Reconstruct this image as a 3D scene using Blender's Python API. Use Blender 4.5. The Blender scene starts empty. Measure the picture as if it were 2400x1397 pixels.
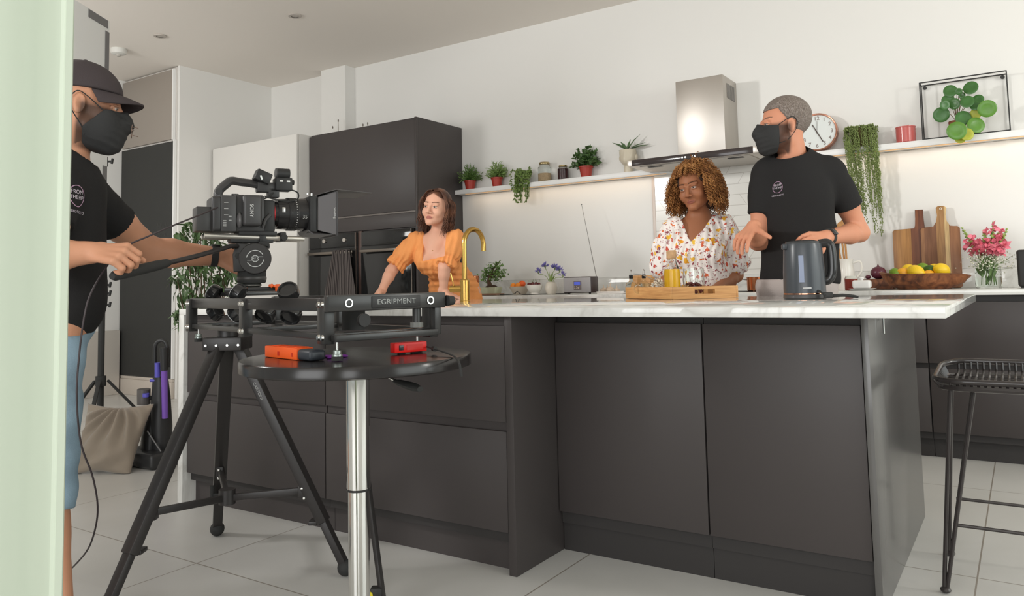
import bpy, bmesh, math, random
import numpy as np
from mathutils import Vector, Matrix, Euler
from mathutils.bvhtree import BVHTree
PI = math.pi
random.seed(7)
V = Vector
SC = bpy.context.scene
COL = SC.collection

# ------------------------------------------------------------------ camera
FPX, PCY = 1812.1, 533.3                      # focal length and principal row for a 2400 x 1397 frame
CAM = V((1.4799, -2.2275, .9793))
_yaw, _pit, _rol = [math.radians(a) for a in (33.4125, 4.2293, 1.2896)]
FWD = V((-math.sin(_yaw)*math.cos(_pit), math.cos(_yaw)*math.cos(_pit), math.sin(_pit)))
_rt = V((math.cos(_yaw), math.sin(_yaw), 0)); _up = _rt.cross(FWD)
RGT = _rt*math.cos(_rol) - _up*math.sin(_rol)
UPV = _rt*math.sin(_rol) + _up*math.cos(_rol)
cd = bpy.data.cameras.new('camera'); co = bpy.data.objects.new('camera', cd); COL.objects.link(co)
cd.sensor_fit = 'HORIZONTAL'; cd.sensor_width = 36; cd.lens = FPX/2400*36
cd.shift_y = -(698.5-PCY)/2400
cd.clip_start = .05
m = Matrix((RGT, UPV, -FWD)).transposed().to_4x4(); m.translation = CAM
co.matrix_world = m
SC.camera = co

# ------------------------------------------------------------------ world, lights, exposure
w = bpy.data.worlds.new('world'); SC.world = w; w.use_nodes = True
bg = w.node_tree.nodes['Background']; bg.inputs[0].default_value = (.93, 1, .97, 1); bg.inputs[1].default_value = .5
def area(name, loc, tgt, size, sizey, power, col=(1, 1, 1), spread=180):
    l = bpy.data.lights.new(name, 'AREA'); l.shape = 'RECTANGLE'; l.size = size; l.size_y = sizey
    l.energy = power; l.color = col; l.spread = math.radians(spread)
    o = bpy.data.objects.new(name, l); COL.objects.link(o); o.location = loc
    o.rotation_euler = (V(tgt)-V(loc)).to_track_quat('-Z', 'Y').to_euler()
    return o
area('garden_glazing_light', (1.2, -5.2, 1.7), (-.6, 2.6, 1.35), 5.0, 2.2, 168, (.985, .99, 1))
area('side_glazing_light', (5.2, .6, 1.7), (0, 1.6, 1.3), 4.0, 2.0, 78, (.93, 1, .98))
area('film_light_right', (3.6, 1.0, 2.1), (-.3, 3.1, 1.5), .25, .25, 18, (1, .96, .9))
area('film_light_left', (-2.9, -2.2, 2.5), (0, 2.2, 1.3), .35, .35, 19, (1, .985, .96), 80)
area('fill_light_far_left', (-4.3, -1.6, 2.1), (-4.7, 2.8, 1.7), .9, .9, 24, (1, .99, .96), 120)  # unseen fill lamp, added to brighten the left back walls
vs = SC.view_settings
SC.display_settings.display_device = 'sRGB'
vs.view_transform = 'Standard'; vs.look = 'None'; vs.gamma = 1; vs.use_curve_mapping = False
vs.exposure = 0.0

# ------------------------------------------------------------------ measuring helpers
def ray(x, y): return FWD + RGT*((x-1200)/FPX) - UPV*((y-PCY)/FPX)
def at(x, y, X=None, Y=None, Z=None, D=None):
    """point of the room seen along a measured direction, on the plane X, Y, Z = const or at depth D"""
    d = ray(x, y)
    t = D if D is not None else (X-CAM.x)/d.x if X is not None else (Y-CAM.y)/d.y if Y is not None else (Z-CAM.z)/d.z
    return CAM + d*t
def on(px, Y, Z):
    """point at depth row Y and height Z in the measured direction px"""
    k = (px-1200)/FPX; n = RGT*FPX - FWD*(px-1200)
    # (P-C).n = 0
    X = CAM.x - ((Y-CAM.y)*n.y + (Z-CAM.z)*n.z)/n.x
    return V((X, Y, Z))
def depth(P): return (V(P)-CAM).dot(FWD)
def mpp(P): return depth(P)/FPX                # metres per measured unit at P

# ------------------------------------------------------------------ materials
def lin(c): return tuple((x/255/12.92 if x/255 <= .04045 else ((x/255+.055)/1.055)**2.4) for x in c)
MATS = {}
def mat(name, c, rough=.5, metal=0, spec=.5, trans=0, ior=1.45, emit=0, alpha=1, coat=0, bump=None, noise=None, sheen=0, lin_c=False):
    """c: sRGB 0-255. noise=(scale, amount) varies the colour; bump=(scale, strength)"""
    if name in MATS: return MATS[name]
    m = bpy.data.materials.new(name); m.use_nodes = True; nt = m.node_tree
    b = nt.nodes['Principled BSDF']; cc = (*lin(c), 1)
    b.inputs['Base Color'].default_value = cc
    b.inputs['Roughness'].default_value = rough; b.inputs['Metallic'].default_value = metal
    b.inputs['Specular IOR Level'].default_value = spec
    b.inputs['Transmission Weight'].default_value = trans; b.inputs['IOR'].default_value = ior
    b.inputs['Coat Weight'].default_value = coat
    b.inputs['Sheen Weight'].default_value = sheen
    b.inputs['Alpha'].default_value = alpha
    if emit:
        b.inputs['Emission Color'].default_value = cc; b.inputs['Emission Strength'].default_value = emit
    if noise or bump:
        tc = nt.nodes.new('ShaderNodeTexCoord')
    if noise:
        n = nt.nodes.new('ShaderNodeTexNoise'); n.inputs['Scale'].default_value = noise[0]; n.inputs['Detail'].default_value = 4
        nt.links.new(tc.outputs['Object'], n.inputs['Vector'])
        mx = nt.nodes.new('ShaderNodeMix'); mx.data_type = 'RGBA'
        a = noise[1]
        mx.inputs['A'].default_value = (*[x*(1-a) for x in cc[:3]], 1); mx.inputs['B'].default_value = (*[min(1, x*(1+a)) for x in cc[:3]], 1)
        nt.links.new(n.outputs['Fac'], mx.inputs['Factor']); nt.links.new(mx.outputs['Result'], b.inputs['Base Color'])
    if bump:
        n = nt.nodes.new('ShaderNodeTexNoise'); n.inputs['Scale'].default_value = bump[0]; n.inputs['Detail'].default_value = 3
        nt.links.new(tc.outputs['Object'], n.inputs['Vector'])
        bp = nt.nodes.new('ShaderNodeBump'); bp.inputs['Strength'].default_value = bump[1]; bp.inputs['Distance'].default_value = .01
        nt.links.new(n.outputs['Fac'], bp.inputs['Height']); nt.links.new(bp.outputs['Normal'], b.inputs['Normal'])
    MATS[name] = m
    return m
def nodes(m):
    nt = m.node_tree; b = nt.nodes['Principled BSDF']
    def N(t, **k):
        n = nt.nodes.new(t)
        for a, v in k.items():
            if hasattr(n, a): setattr(n, a, v)
            else: n.inputs[a].default_value = v
        return n
    return nt, b, N, nt.links.new
def ramp(N, stops, interp='LINEAR'):
    r = N('ShaderNodeValToRGB'); cr = r.color_ramp; cr.interpolation = interp
    while len(cr.elements) < len(stops): cr.elements.new(.5)
    for e, (p, c) in zip(cr.elements, stops): e.position = p; e.color = (*lin(c), 1)
    return r

# ------------------------------------------------------------------ mesh builder
def frame_from(d):
    d = V(d).normalized(); a = V((0, 0, 1)) if abs(d.z) < .95 else V((1, 0, 0))
    u = d.cross(a).normalized(); return u, u.cross(d).normalized(), d
class MB:
    def __init__(s): s.bm = bmesh.new()
    def box(s, c, size, rot=None, bev=0, seg=2):
        M = Matrix.Translation(V(c)) @ ((rot.to_4x4() if isinstance(rot, Matrix) else Euler(rot).to_matrix().to_4x4()) if rot is not None else Matrix()) @ Matrix.Diagonal((*size, 1))
        t = bmesh.new() if bev else s.bm
        vs = [t.verts.new(M @ V((x, y, z))) for z in (-.5, .5) for x, y in ((-.5, -.5), (.5, -.5), (.5, .5), (-.5, .5))]
        for f in ((3, 2, 1, 0), (4, 5, 6, 7), (0, 1, 5, 4), (1, 2, 6, 5), (2, 3, 7, 6), (3, 0, 4, 7)): t.faces.new([vs[i] for i in f])
        if bev:
            bmesh.ops.bevel(t, geom=t.edges[:], offset=bev, segments=seg, profile=.5, affect='EDGES', clamp_overlap=True); s.add(t)
        return s
    def add(s, t):
        """copies a second bmesh in and frees it"""
        mp = {v: s.bm.verts.new(v.co) for v in t.verts}
        for f in t.faces: s.bm.faces.new([mp[v] for v in f.verts])
        t.free(); return s
    def b2(s, lo, hi, bev=0, seg=2):
        lo = V(lo); hi = V(hi); return s.box((lo+hi)/2, hi-lo, None, bev, seg)
    def beam(s, a, b, w, h, bev=0, up=(0, 0, 1)):
        """rectangular bar from a to b"""
        a = V(a); b = V(b); d = (b-a).normalized(); x = d.cross(V(up))
        x = x.normalized() if x.length > 1e-5 else V((1, 0, 0)); z = x.cross(d)
        return s.box((a+b)/2, (w, (b-a).length, h), Matrix((x, d, z)).transposed(), bev)
    def ring(s, pts): return [s.bm.verts.new(p) for p in pts]
    def bridge(s, A, B):
        n = len(A)
        for i in range(n): s.bm.faces.new((A[i], A[(i+1) % n], B[(i+1) % n], B[i]))
    def cyl(s, a, b, r0, r1=None, seg=16, cap=True):
        r1 = r0 if r1 is None else r1; a = V(a); b = V(b); u, v, d = frame_from(b-a)
        f = lambda c, r: s.ring([c+u*r*math.cos(t)+v*r*math.sin(t) for t in [2*PI*i/seg for i in range(seg)]])
        A = f(a, r0); B = f(b, r1); s.bridge(A, B)
        if cap: s.bm.faces.new(A[::-1]); s.bm.faces.new(B)
        return s
    def tube(s, pts, r, seg=8, closed=False, cap=True, flat=1.0):
        pts = [V(p) for p in pts]; n = len(pts); rs = r if isinstance(r, (list, tuple)) else [r]*n
        rings = []; u = None
        for i, p in enumerate(pts):
            d = (pts[(i+1) % n]-pts[i-1]) if closed else (pts[min(i+1, n-1)]-pts[max(i-1, 0)])
            if d.length < 1e-9: d = V((0, 0, 1))
            d.normalize()
            if u is None: u, v, _ = frame_from(d)
            else:
                u = u - d*u.dot(d); u = u.normalized() if u.length > 1e-6 else frame_from(d)[0]
                v = u.cross(d)
            rings.append(s.ring([p+u*rs[i]*math.cos(t)+v*rs[i]*flat*math.sin(t) for t in [2*PI*k/seg for k in range(seg)]]))
        for i in range(n-1): s.bridge(rings[i], rings[i+1])
        if closed: s.bridge(rings[-1], rings[0])
        elif cap:
            s.bm.faces.new(rings[0][::-1]); s.bm.faces.new(rings[-1])
        return s
    def lathe(s, prof, o=(0, 0, 0), seg=24, axis=None, cap=True):
        """prof: (r, z) list"""
        o = V(o); u, v, d = (V((1, 0, 0)), V((0, 1, 0)), V((0, 0, 1))) if axis is None else frame_from(axis)
        rings = []
        for r, z in prof:
            if r < 1e-6: rings.append([s.bm.verts.new(o+d*z)])
            else: rings.append(s.ring([o+d*z+u*r*math.cos(2*PI*i/seg)+v*r*math.sin(2*PI*i/seg) for i in range(seg)]))
        for A, B in zip(rings, rings[1:]):
            if len(A) == 1 and len(B) == 1: continue
            if len(A) == 1:
                for i in range(seg): s.bm.faces.new((A[0], B[(i+1) % seg], B[i]))
            elif len(B) == 1:
                for i in range(seg): s.bm.faces.new((A[i], A[(i+1) % seg], B[0]))
            else: s.bridge(A, B)
        if cap:
            if len(rings[0]) > 1: s.bm.faces.new(rings[0][::-1])
            if len(rings[-1]) > 1: s.bm.faces.new(rings[-1])
        return s
    def ball(s, c, rad, rot=None, seg=16, rings=10, fn=None):
        rad = (rad,)*3 if isinstance(rad, (int, float)) else rad
        R = (rot if isinstance(rot, Matrix) else Euler(rot).to_matrix()) if rot is not None else Matrix.Identity(3)
        def q(x, y, z):
            p = V((x, y, z))
            if fn: p = fn(p)
            return s.bm.verts.new(V(c) + R @ V((p.x*rad[0], p.y*rad[1], p.z*rad[2])))
        rg = [[q(0, 0, -1)]]
        for i in range(1, rings):
            a = PI*i/rings; rg.append([q(math.sin(a)*math.cos(2*PI*k/seg), math.sin(a)*math.sin(2*PI*k/seg), -math.cos(a)) for k in range(seg)])
        rg.append([q(0, 0, 1)])
        for i in range(seg):
            j = (i+1) % seg; s.bm.faces.new((rg[0][0], rg[1][j], rg[1][i])); s.bm.faces.new((rg[-1][0], rg[-2][i], rg[-2][j]))
        for A, B in zip(rg[1:-1], rg[2:-1]): s.bridge(A, B)
        return s
    def prism(s, poly, o, u, v, th, bev=0):
        """2-D outline in the plane (o,u,v), thickened by th along u x v"""
        o = V(o); u = V(u).normalized(); v = V(v).normalized(); n = u.cross(v)
        k = MB() if bev else s
        A = k.ring([o+u*x+v*y for x, y in poly]); B = k.ring([o+u*x+v*y+n*th for x, y in poly])
        k.bridge(A, B); f1 = k.bm.faces.new(A[::-1]); f2 = k.bm.faces.new(B)
        if bev:
            bmesh.ops.bevel(k.bm, geom=list({e for f in (f1, f2) for e in f.edges}), offset=bev, segments=2, profile=.5, affect='EDGES', clamp_overlap=True); s.add(k.bm)
        return s
    def grid(s, fn, nu, nv, closed_u=False):
        P = [[s.bm.verts.new(fn(i/(nu if closed_u else nu-1), j/(nv-1))) for j in range(nv)] for i in range(nu)]
        for i in range(nu if closed_u else nu-1):
            for j in range(nv-1):
                s.bm.faces.new((P[i][j], P[(i+1) % nu][j], P[(i+1) % nu][j+1], P[i][j+1]))
        return s
    def leaf(s, base, d, n, L, W, bend=.2, fold=.15):
        """pointed leaf: 3 cross-sections of 3 vertices"""
        base = V(base); d = V(d).normalized(); n = V(n); n = (n-d*n.dot(d))
        n = n.normalized() if n.length > 1e-5 else frame_from(d)[0]
        x = d.cross(n); rows = []
        for t, wd in ((0, .12), (.3, .9), (.6, .85), (1, .02)):
            c = base+d*L*t - n*bend*L*t*t
            rows.append([s.bm.verts.new(c-x*W*wd/2+n*fold*W*wd), s.bm.verts.new(c), s.bm.verts.new(c+x*W*wd/2+n*fold*W*wd)])
        for A, B in zip(rows, rows[1:]):
            for i in range(2): s.bm.faces.new((A[i], A[i+1], B[i+1], B[i]))
        return s
    def build(s, name, m, parent=None, sharp=38, kind=None, label=None, recalc=True):
        if recalc: bmesh.ops.recalc_face_normals(s.bm, faces=s.bm.faces)
        me = bpy.data.meshes.new(name); 
        org = V((0, 0, 0)); q = parent
        while q is not None: org += q.location; q = q.parent
        if parent is not None: bmesh.ops.translate(s.bm, verts=s.bm.verts, vec=-org)
        s.bm.to_mesh(me); s.bm.free()
        return link(name, me, m, parent, sharp, kind, label)
def link(name, me, m, parent=None, sharp=38, kind=None, label=None):
    me.shade_smooth()
    if sharp: me.set_sharp_from_angle(angle=math.radians(sharp))
    for x in (m if isinstance(m, (list, tuple)) else [m]): me.materials.append(x)
    o = bpy.data.objects.new(name, me); COL.objects.link(o)
    if parent is not None: o.parent = parent
    if kind: o['kind'] = kind
    if label: o['label'] = label
    return o
def thing(name, label, cat, loc=(0, 0, 0), group=None):
    o = bpy.data.objects.new(name, None); o.empty_display_size = .05; COL.objects.link(o); o.location = loc
    return tag(o, label, cat, group)
def tag(o, label, cat, group=None):
    o['label'] = label; o['category'] = cat
    if group: o['group'] = group
    return o
def recenter(o):
    """mesh origin to the middle of its footprint"""
    me = o.data; n = len(me.vertices); a = np.empty(n*3); me.vertices.foreach_get('co', a); a = a.reshape(-1, 3)
    c = np.array([(a[:, 0].min()+a[:, 0].max())/2, (a[:, 1].min()+a[:, 1].max())/2, a[:, 2].min()])
    me.vertices.foreach_set('co', (a-c).ravel()); o.location = V(c); return o
def copy_tree(o, parent=None):
    c = o.copy(); COL.objects.link(c)
    if parent is not None: c.parent = parent
    for ch in list(o.children): copy_tree(ch, c)
    return c
def text(s, size, o, u, v, m, name, parent=None, ext=.0004, align='CENTER', squash=1.0, weight=0, onto=None, kind=None, label=None):
    """lettering as a thin mesh in the plane (o,u,v); onto = BVH it is wrapped to"""
    cu = bpy.data.curves.new(name, 'FONT'); cu.body = s; cu.size = size; cu.align_x = align; cu.align_y = 'CENTER'; cu.offset = weight
    cu.resolution_u = 3; cu.fill_mode = 'FRONT'
    t = bpy.data.objects.new('tmp', cu); COL.objects.link(t)
    me = bpy.data.meshes.new_from_object(t.evaluated_get(bpy.context.evaluated_depsgraph_get())); bpy.data.objects.remove(t)
    b = MB(); b.bm.from_mesh(me)
    return decal(b, o, u, v, m, name, parent, ext, squash, onto, label)
def decal(b, o, u, v, m, name, parent, ext=.0004, squash=1.0, onto=None, label=None):
    o = V(o); u = V(u).normalized(); v = V(v).normalized(); n = u.cross(v)
    if onto is not None:
        bmesh.ops.triangulate(b.bm, faces=b.bm.faces)
    if ext: 
        r = bmesh.ops.extrude_face_region(b.bm, geom=b.bm.faces[:])
        for x in r['geom']:
            if isinstance(x, bmesh.types.BMVert): x.co.z += ext
    for x in b.bm.verts:
        h = x.co.z; p = o+u*x.co.x*squash+v*x.co.y
        if onto is not None:
            hit = onto.ray_cast(p+n*.15, -n, .4)
            if hit[0] is not None: p = hit[0]+n*.0012
        x.co = p+n*h
    return b.build(name, m, parent, sharp=0, label=label)
def ring_decal(b, r0, r1, seg=40, a0=0, a1=2*PI, sx=1, sy=1):
    A = [b.bm.verts.new((r0*sx*math.cos(a0+(a1-a0)*i/seg), r0*sy*math.sin(a0+(a1-a0)*i/seg), 0)) for i in range(seg+1)]
    B = [b.bm.verts.new((r1*sx*math.cos(a0+(a1-a0)*i/seg), r1*sy*math.sin(a0+(a1-a0)*i/seg), 0)) for i in range(seg+1)]
    for i in range(seg): b.bm.faces.new((A[i], A[i+1], B[i+1], B[i]))
    return b
def spline(pts, n=24):
    """Catmull-Rom through pts"""
    P = [V(p) for p in pts]; P = [P[0]*2-P[1]]+P+[P[-1]*2-P[-2]]; out = []
    k = len(P)-3
    for i in range(n+1):
        t = i/n*k; j = min(int(t), k-1); t -= j; a, b, c, d = P[j:j+4]
        out.append(.5*((2*b)+(c-a)*t+(2*a-5*b+4*c-d)*t*t+(3*b-3*c+d-a)*t**3))
    return out

# ================================================================== the room
wall_m = mat('wall_paint', (228, 226, 222), .55, bump=(60, .02))
ceil_m = mat('ceiling_paint', (238, 231, 223), .8)
black_m = mat('black_matt', (44, 43, 42), .55)
blackg_m = mat('black_gloss', (40, 39, 39), .15)
rubber_m = mat('black_rubber', (46, 46, 45), .75)
white_m = mat('white_satin', (236, 235, 233), .35)
chrome_m = mat('chrome', (225, 225, 222), .06, 1)
steel_m = mat('brushed_steel', (190, 184, 177), .42, 1)
dsteel_m = mat('bright_screw', (215, 214, 210), .25, 1)
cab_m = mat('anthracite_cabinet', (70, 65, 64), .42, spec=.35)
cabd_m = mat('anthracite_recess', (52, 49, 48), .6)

def marble(name, base, vein, rough):
    m = mat(name, base, rough, spec=.6); nt, b, N, L = nodes(m)
    tc = N('ShaderNodeTexCoord'); n = N('ShaderNodeTexNoise', Scale=1.3, Detail=6.0, Roughness=.6, Distortion=1.6)
    L(tc.outputs['Object'], n.inputs['Vector'])
    mt = N('ShaderNodeMath', operation='SUBTRACT'); mt.inputs[1].default_value = .5; L(n.outputs['Fac'], mt.inputs[0])
    ab = N('ShaderNodeMath', operation='ABSOLUTE'); L(mt.outputs[0], ab.inputs[0])
    r = ramp(N, [(0, vein), (.018, [(x+y)/2 for x, y in zip(base, vein)]), (.05, base), (1, base)]); L(ab.outputs[0], r.inputs[0])
    L(r.outputs[0], b.inputs['Base Color']); return m
marble_m = marble('white_marble', (220, 219, 215), (200, 198, 193), .02)

floor_m = mat('floor_tile', (206, 202, 195), .3, spec=.5); nt, b, N, L = nodes(floor_m)
tc = N('ShaderNodeTexCoord'); sp = N('ShaderNodeSeparateXYZ'); L(tc.outputs['Object'], sp.inputs[0])
def joint(sock, off, per):
    a = N('ShaderNodeMath', operation='ADD'); a.inputs[1].default_value = off; L(sock, a.inputs[0])
    q = N('ShaderNodeMath', operation='PINGPONG'); q.inputs[1].default_value = per/2; L(a.outputs[0], q.inputs[0])
    c = N('ShaderNodeMath', operation='LESS_THAN'); c.inputs[1].default_value = .0026; L(q.outputs[0], c.inputs[0]); return c
jx = joint(sp.outputs['X'], 1.08+12*1.187, 1.187); jy = joint(sp.outputs['Y'], .47+12*1.21, 1.21)
mx_ = N('ShaderNodeMath', operation='MAXIMUM'); L(jx.outputs[0], mx_.inputs[0]); L(jy.outputs[0], mx_.inputs[1])
n1 = N('ShaderNodeTexNoise', Scale=2.2, Detail=5.0); L(tc.outputs['Object'], n1.inputs['Vector'])
r1 = ramp(N, [(.3, (200, 198, 193)), (.7, (212, 210, 206))]); L(n1.outputs['Fac'], r1.inputs[0])
mm = N('ShaderNodeMix', data_type='RGBA'); mm.inputs['B'].default_value = (*lin((150, 142, 132)), 1)
L(mx_.outputs[0], mm.inputs['Factor']); L(r1.outputs[0], mm.inputs['A']); L(mm.outputs['Result'], b.inputs['Base Color'])

MB().b2((-7.2, -6.2, -.1), (6.2, 3.4, 0)).build('floor', floor_m, kind='structure')
MB().b2((-7.2, -6.2, 3.13), (6.2, 3.4, 3.25)).build('ceiling', ceil_m, kind='structure')
MB().b2((-7.2, 3.148, 0), (6.2, 3.3, 3.13)).build('wall_back', wall_m, kind='structure')
MB().b2((-6.2, -4.2, 0), (-6.03, 2.1, 3.13)).build('wall_left', wall_m, kind='structure')
closet_wall = MB(); closet_wall.b2((-5.13, 2.075, 0), (-5.10, 3.148, 3.13)).b2((-5.26, 2.30, 0), (-5.13, 3.148, 3.13))
closet_wall.build('wall_closet', wall_m, kind='structure')
MB().b2((-4.2, 3.02, 0), (-3.87, 3.148, 3.13)).build('wall_chase', wall_m, kind='structure')
MB().b2((-6.03, -4.2, 0), (-5.96, 2.02, .62), .006).build('trim_dado', mat('dado_paint', (206, 199, 190), .6), kind='structure')
# near door jamb with a stepped, rounded lining
jm = mat('jamb_paint', (178, 187, 170), .5)
P = at(161, 700, D=.8); nv = ray(120, 700); nv.z = 0; nv.normalize(); dv = V((nv.y, -nv.x, 0))
b = MB()
prof = [(0, .004), (.0012, 0), (.007, 0), (.0085, .004), (.0085, .016)]
pts = [(0, .25), (0, .004), (-.001, .001), (-.0075, .001), (-.0085, .003), (-.0085, .012), (-.012, .015), (-.02, .0165), (-.035, .015), (-.05, .010), (-.065, .008), (-.12, .006), (-.3, .006), (-.3, .25)]
O = V((P.x, P.y, 0))
b.prism([(x, y) for x, y in pts][::-1], O, dv, nv, 3.13)
b.build('trim_doorway', jm, kind='structure', sharp=25)

# chalkboard cupboard in the left recess
t = thing('tall_cupboard', 'built-in tall cupboard with black chalkboard door and grey door above, left of white wall', 'cupboard', (-5.57, 2.05, 0))
MB().b2((-6.03, 2.07, 0), (-5.13, 2.29, 3.12)).build('carcass', mat('cupboard_white', (205, 200, 194), .5), t)
chalk_m = mat('chalkboard', (52, 52, 50), .8, noise=(9, .08))
MB().b2((-6.02, 2.045, .184), (-5.15, 2.068, 2.405), .002).build('door', chalk_m, t, label='black chalkboard door with faint writing')
MB().b2((-6.02, 2.045, 2.425), (-5.17, 2.068, 3.10), .002).build('door', mat('taupe_door', (148, 139, 130), .45), t, label='upper grey door')
MB().b2((-5.168, 2.04, 2.42), (-5.150, 2.068, 3.1)).b2((-5.146, 2.042, .18), (-5.128, 2.068, 2.42)).build('edge_strip', white_m, t)
MB().b2((-6.03, 2.035, 0), (-5.13, 2.068, .15), .004).b2((-6.03, 2.045, .15), (-5.13, 2.068, .178), .004).build('plinth', mat('plinth_beige', (196, 186, 175), .6), t)
b = MB()
for k in range(5):
    z = 1.62-.09*k; x0 = -5.40+.02*(k % 2); pts = []
    for i in range(13): pts.append((x0+.014*i, 2.0435, z+.022*math.sin(i*2.1+k)))
    b.tube(pts, .0012, 4)
b.build('chalk_writing', mat('chalk', (92, 92, 90), .9), t)

# tall white cabinet between the white wall and the oven tower
t = thing('tall_white_cabinet', 'tall white cabinet with blank door, left of the dark oven tower', 'cabinet', (-4.4, 2.8, 0))
MB().b2((-5.09, 2.43, 0), (-3.84, 3.01, 2.365), .003).build('carcass', mat('white_carcass', (214, 211, 206), .4), t)
MB().b2((-5.03, 2.40, .12), (-3.845, 2.428, 2.362), .003).build('door', mat('white_door', (222, 219, 214), .3), t)

# oven tower
t = thing('oven_tower', 'tall anthracite oven tower with two black built-in ovens', 'kitchen unit', (-3.2, 2.84, 0))
b = MB(); b.b2((-3.83, 2.556, .0), (-2.572, 3.146, 2.362), .002); b.build('carcass', cab_m, t)
MB().b2((-3.828, 2.533, 1.60), (-2.592, 2.554, 2.345), .002).build('door', cab_m, t, label='wide lift-up door')
MB().b2((-3.828, 2.535, 1.585), (-2.592, 2.553, 1.598)).build('handle_channel', mat('channel_grey', (120, 114, 110), .3, .6), t)
MB().b2((-3.828, 2.533, 1.465), (-2.592, 2.554, 1.583), .002).build('filler_panel', cab_m, t)
MB().b2((-2.592, 2.533, .0), (-2.572, 2.556, 2.362), .001).build('side_panel', cab_m, t)
MB().b2((-3.23, 2.531, .1), (-3.19, 2.554, 1.462), .002).build('divider', mat('divider_brown', (84, 66, 60), .4), t)
glass_m = mat('oven_glass', (34, 34, 34), .08, spec=.6)
for k, (x0, x1) in enumerate(((-3.822, -3.235), (-3.185, -2.612))):
    ov = thing('built_in_oven', ('black built-in oven with striped towel, left one of the tower', 'black built-in oven behind the woman in orange')[k], 'oven', ((x0+x1)/2, 2.54, .55), 'black ovens in the tower')
    MB().b2((x0, 2.53, .36), (x1, 2.553, 1.455), .003).build('housing', mat('oven_black', (42, 41, 41), .3), ov)
    MB().b2((x0+.004, 2.518, 1.335), (x1-.004, 2.529, 1.452), .002).build('control_panel', glass_m, ov)
    dr = MB().b2((x0+.004, 2.512, .74), (x1-.004, 2.529, 1.325), .003).build('door', glass_m, ov)
    MB().b2((x0+.004, 2.512, .37), (x1-.004, 2.529, .73), .003).build('warming_drawer', glass_m, ov)
    hb = MB(); hb.b2((x0+.02, 2.478, 1.275), (x1-.02, 2.49, 1.30), .004)
    for xx in (x0+.05, x1-.05): hb.cyl((xx, 2.49, 1.288), (xx, 2.514, 1.288), .007)
    hb.build('handle', mat('oven_handle', (128, 120, 112), .3, .9), dr)
    for xx in (x0+.2, x1-.14):
        MB().cyl((xx, 2.5185, 1.395), (xx, 2.505, 1.395), .02, .018, 20).build('knob', steel_m, ov) if k == 0 else None
    MB().b2((x1-.012, 2.508, .37), (x1-.003, 2.5195, 1.452)).build('edge_trim', mat('trim_steel', (140, 132, 126), .25, .9), ov)

# ------------------------------------------------------------------ back run
def base_unit(x0, x1, label):
    t = thing('base_cabinet', label, 'cabinet', ((x0+x1)/2, 2.84, 0), 'anthracite base cabinets along the back wall')
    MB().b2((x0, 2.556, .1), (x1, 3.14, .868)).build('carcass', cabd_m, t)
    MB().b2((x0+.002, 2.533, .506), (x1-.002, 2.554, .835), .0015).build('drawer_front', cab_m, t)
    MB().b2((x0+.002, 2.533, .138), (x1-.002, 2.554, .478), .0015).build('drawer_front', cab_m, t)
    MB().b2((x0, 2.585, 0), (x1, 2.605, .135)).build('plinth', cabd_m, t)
for x0, x1, l in ((1.02, 1.92, 'wide anthracite drawer cabinet behind the bar stool'), (.42, 1.018, 'anthracite drawer cabinet under the butter dish, half hidden by island end'),
                  (-.4, .418, 'anthracite drawer cabinet under the induction hob, hidden behind island'), (-1.5, -.402, 'anthracite drawer cabinet under the small radio'), (-2.57, -1.502, 'anthracite drawer cabinet under the bonsai, next to oven tower')):
    base_unit(x0, x1, l)
t = thing('back_worktop', 'long white marble worktop along the back wall with low upstand', 'worktop', (-.3, 2.82, .87))
MB().b2((-2.57, 2.505, .87), (2.6, 3.146, .9), .003).build('slab', marble_m, t)
MB().b2((-2.57, 3.126, .9), (2.6, 3.1465, 1.015), .002).build('upstand', marble_m, t)
sp_m = mat('splash_panel', (232, 230, 226), .4)
t = tag(MB().b2((-2.57, 3.138, 1.016), (-.80, 3.1475, 1.76), .001).build('splashback_panel', sp_m), 'plain white splashback panel behind the radio', 'splashback')
recenter(t)
t = tag(MB().b2((.40, 3.138, 1.016), (2.6, 3.1475, 1.76), .001).build('splashback_panel', sp_m), 'plain white splashback panel behind the chopping boards', 'splashback')
recenter(t)
tile_m = mat('chevron_tile', (224, 221, 215), .2); nt, b, N, L = nodes(tile_m)
tc = N('ShaderNodeTexCoord'); sp = N('ShaderNodeSeparateXYZ'); L(tc.outputs['Object'], sp.inputs[0])
def M2(op, a, c):
    q = N('ShaderNodeMath', operation=op)
    for i, x in enumerate((a, c)):
        if isinstance(x, (int, float)): q.inputs[i].default_value = x
        elif x is not None: L(x, q.inputs[i])
    return q.outputs[0]
row = M2('DIVIDE', sp.outputs['Z'], .075); fr = M2('FLOOR', row, 0)
hz = M2('LESS_THAN', M2('PINGPONG', sp.outputs['Z'], .0375), .0016)
sgn = M2('SUBTRACT', M2('MULTIPLY', M2('MODULO', fr, 2), 2), 1)
dx = M2('ADD', M2('ADD', sp.outputs['X'], 5), M2('MULTIPLY', M2('PINGPONG', sp.outputs['Z'], .15), .65))
dg = M2('LESS_THAN', M2('PINGPONG', M2('ADD', dx, M2('MULTIPLY', fr, .13)), .15), .0016)
jn = M2('MAXIMUM', hz, dg)
mm = N('ShaderNodeMix', data_type='RGBA'); mm.inputs['A'].default_value = (*lin((226, 223, 217)), 1); mm.inputs['B'].default_value = (*lin((188, 182, 174)), 1)
L(jn, mm.inputs['Factor']); L(mm.outputs['Result'], b.inputs['Base Color'])
bp = N('ShaderNodeBump'); bp.inputs['Strength'].default_value = .3; bp.inputs['Distance'].default_value = .003; bp.invert = True
L(jn, bp.inputs['Height']); L(bp.outputs[0], b.inputs['Normal'])
MB().b2((-.777, 3.136, 1.016), (.40, 3.1475, 1.80)).build('trim_tiles', tile_m, kind='structure')
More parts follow.
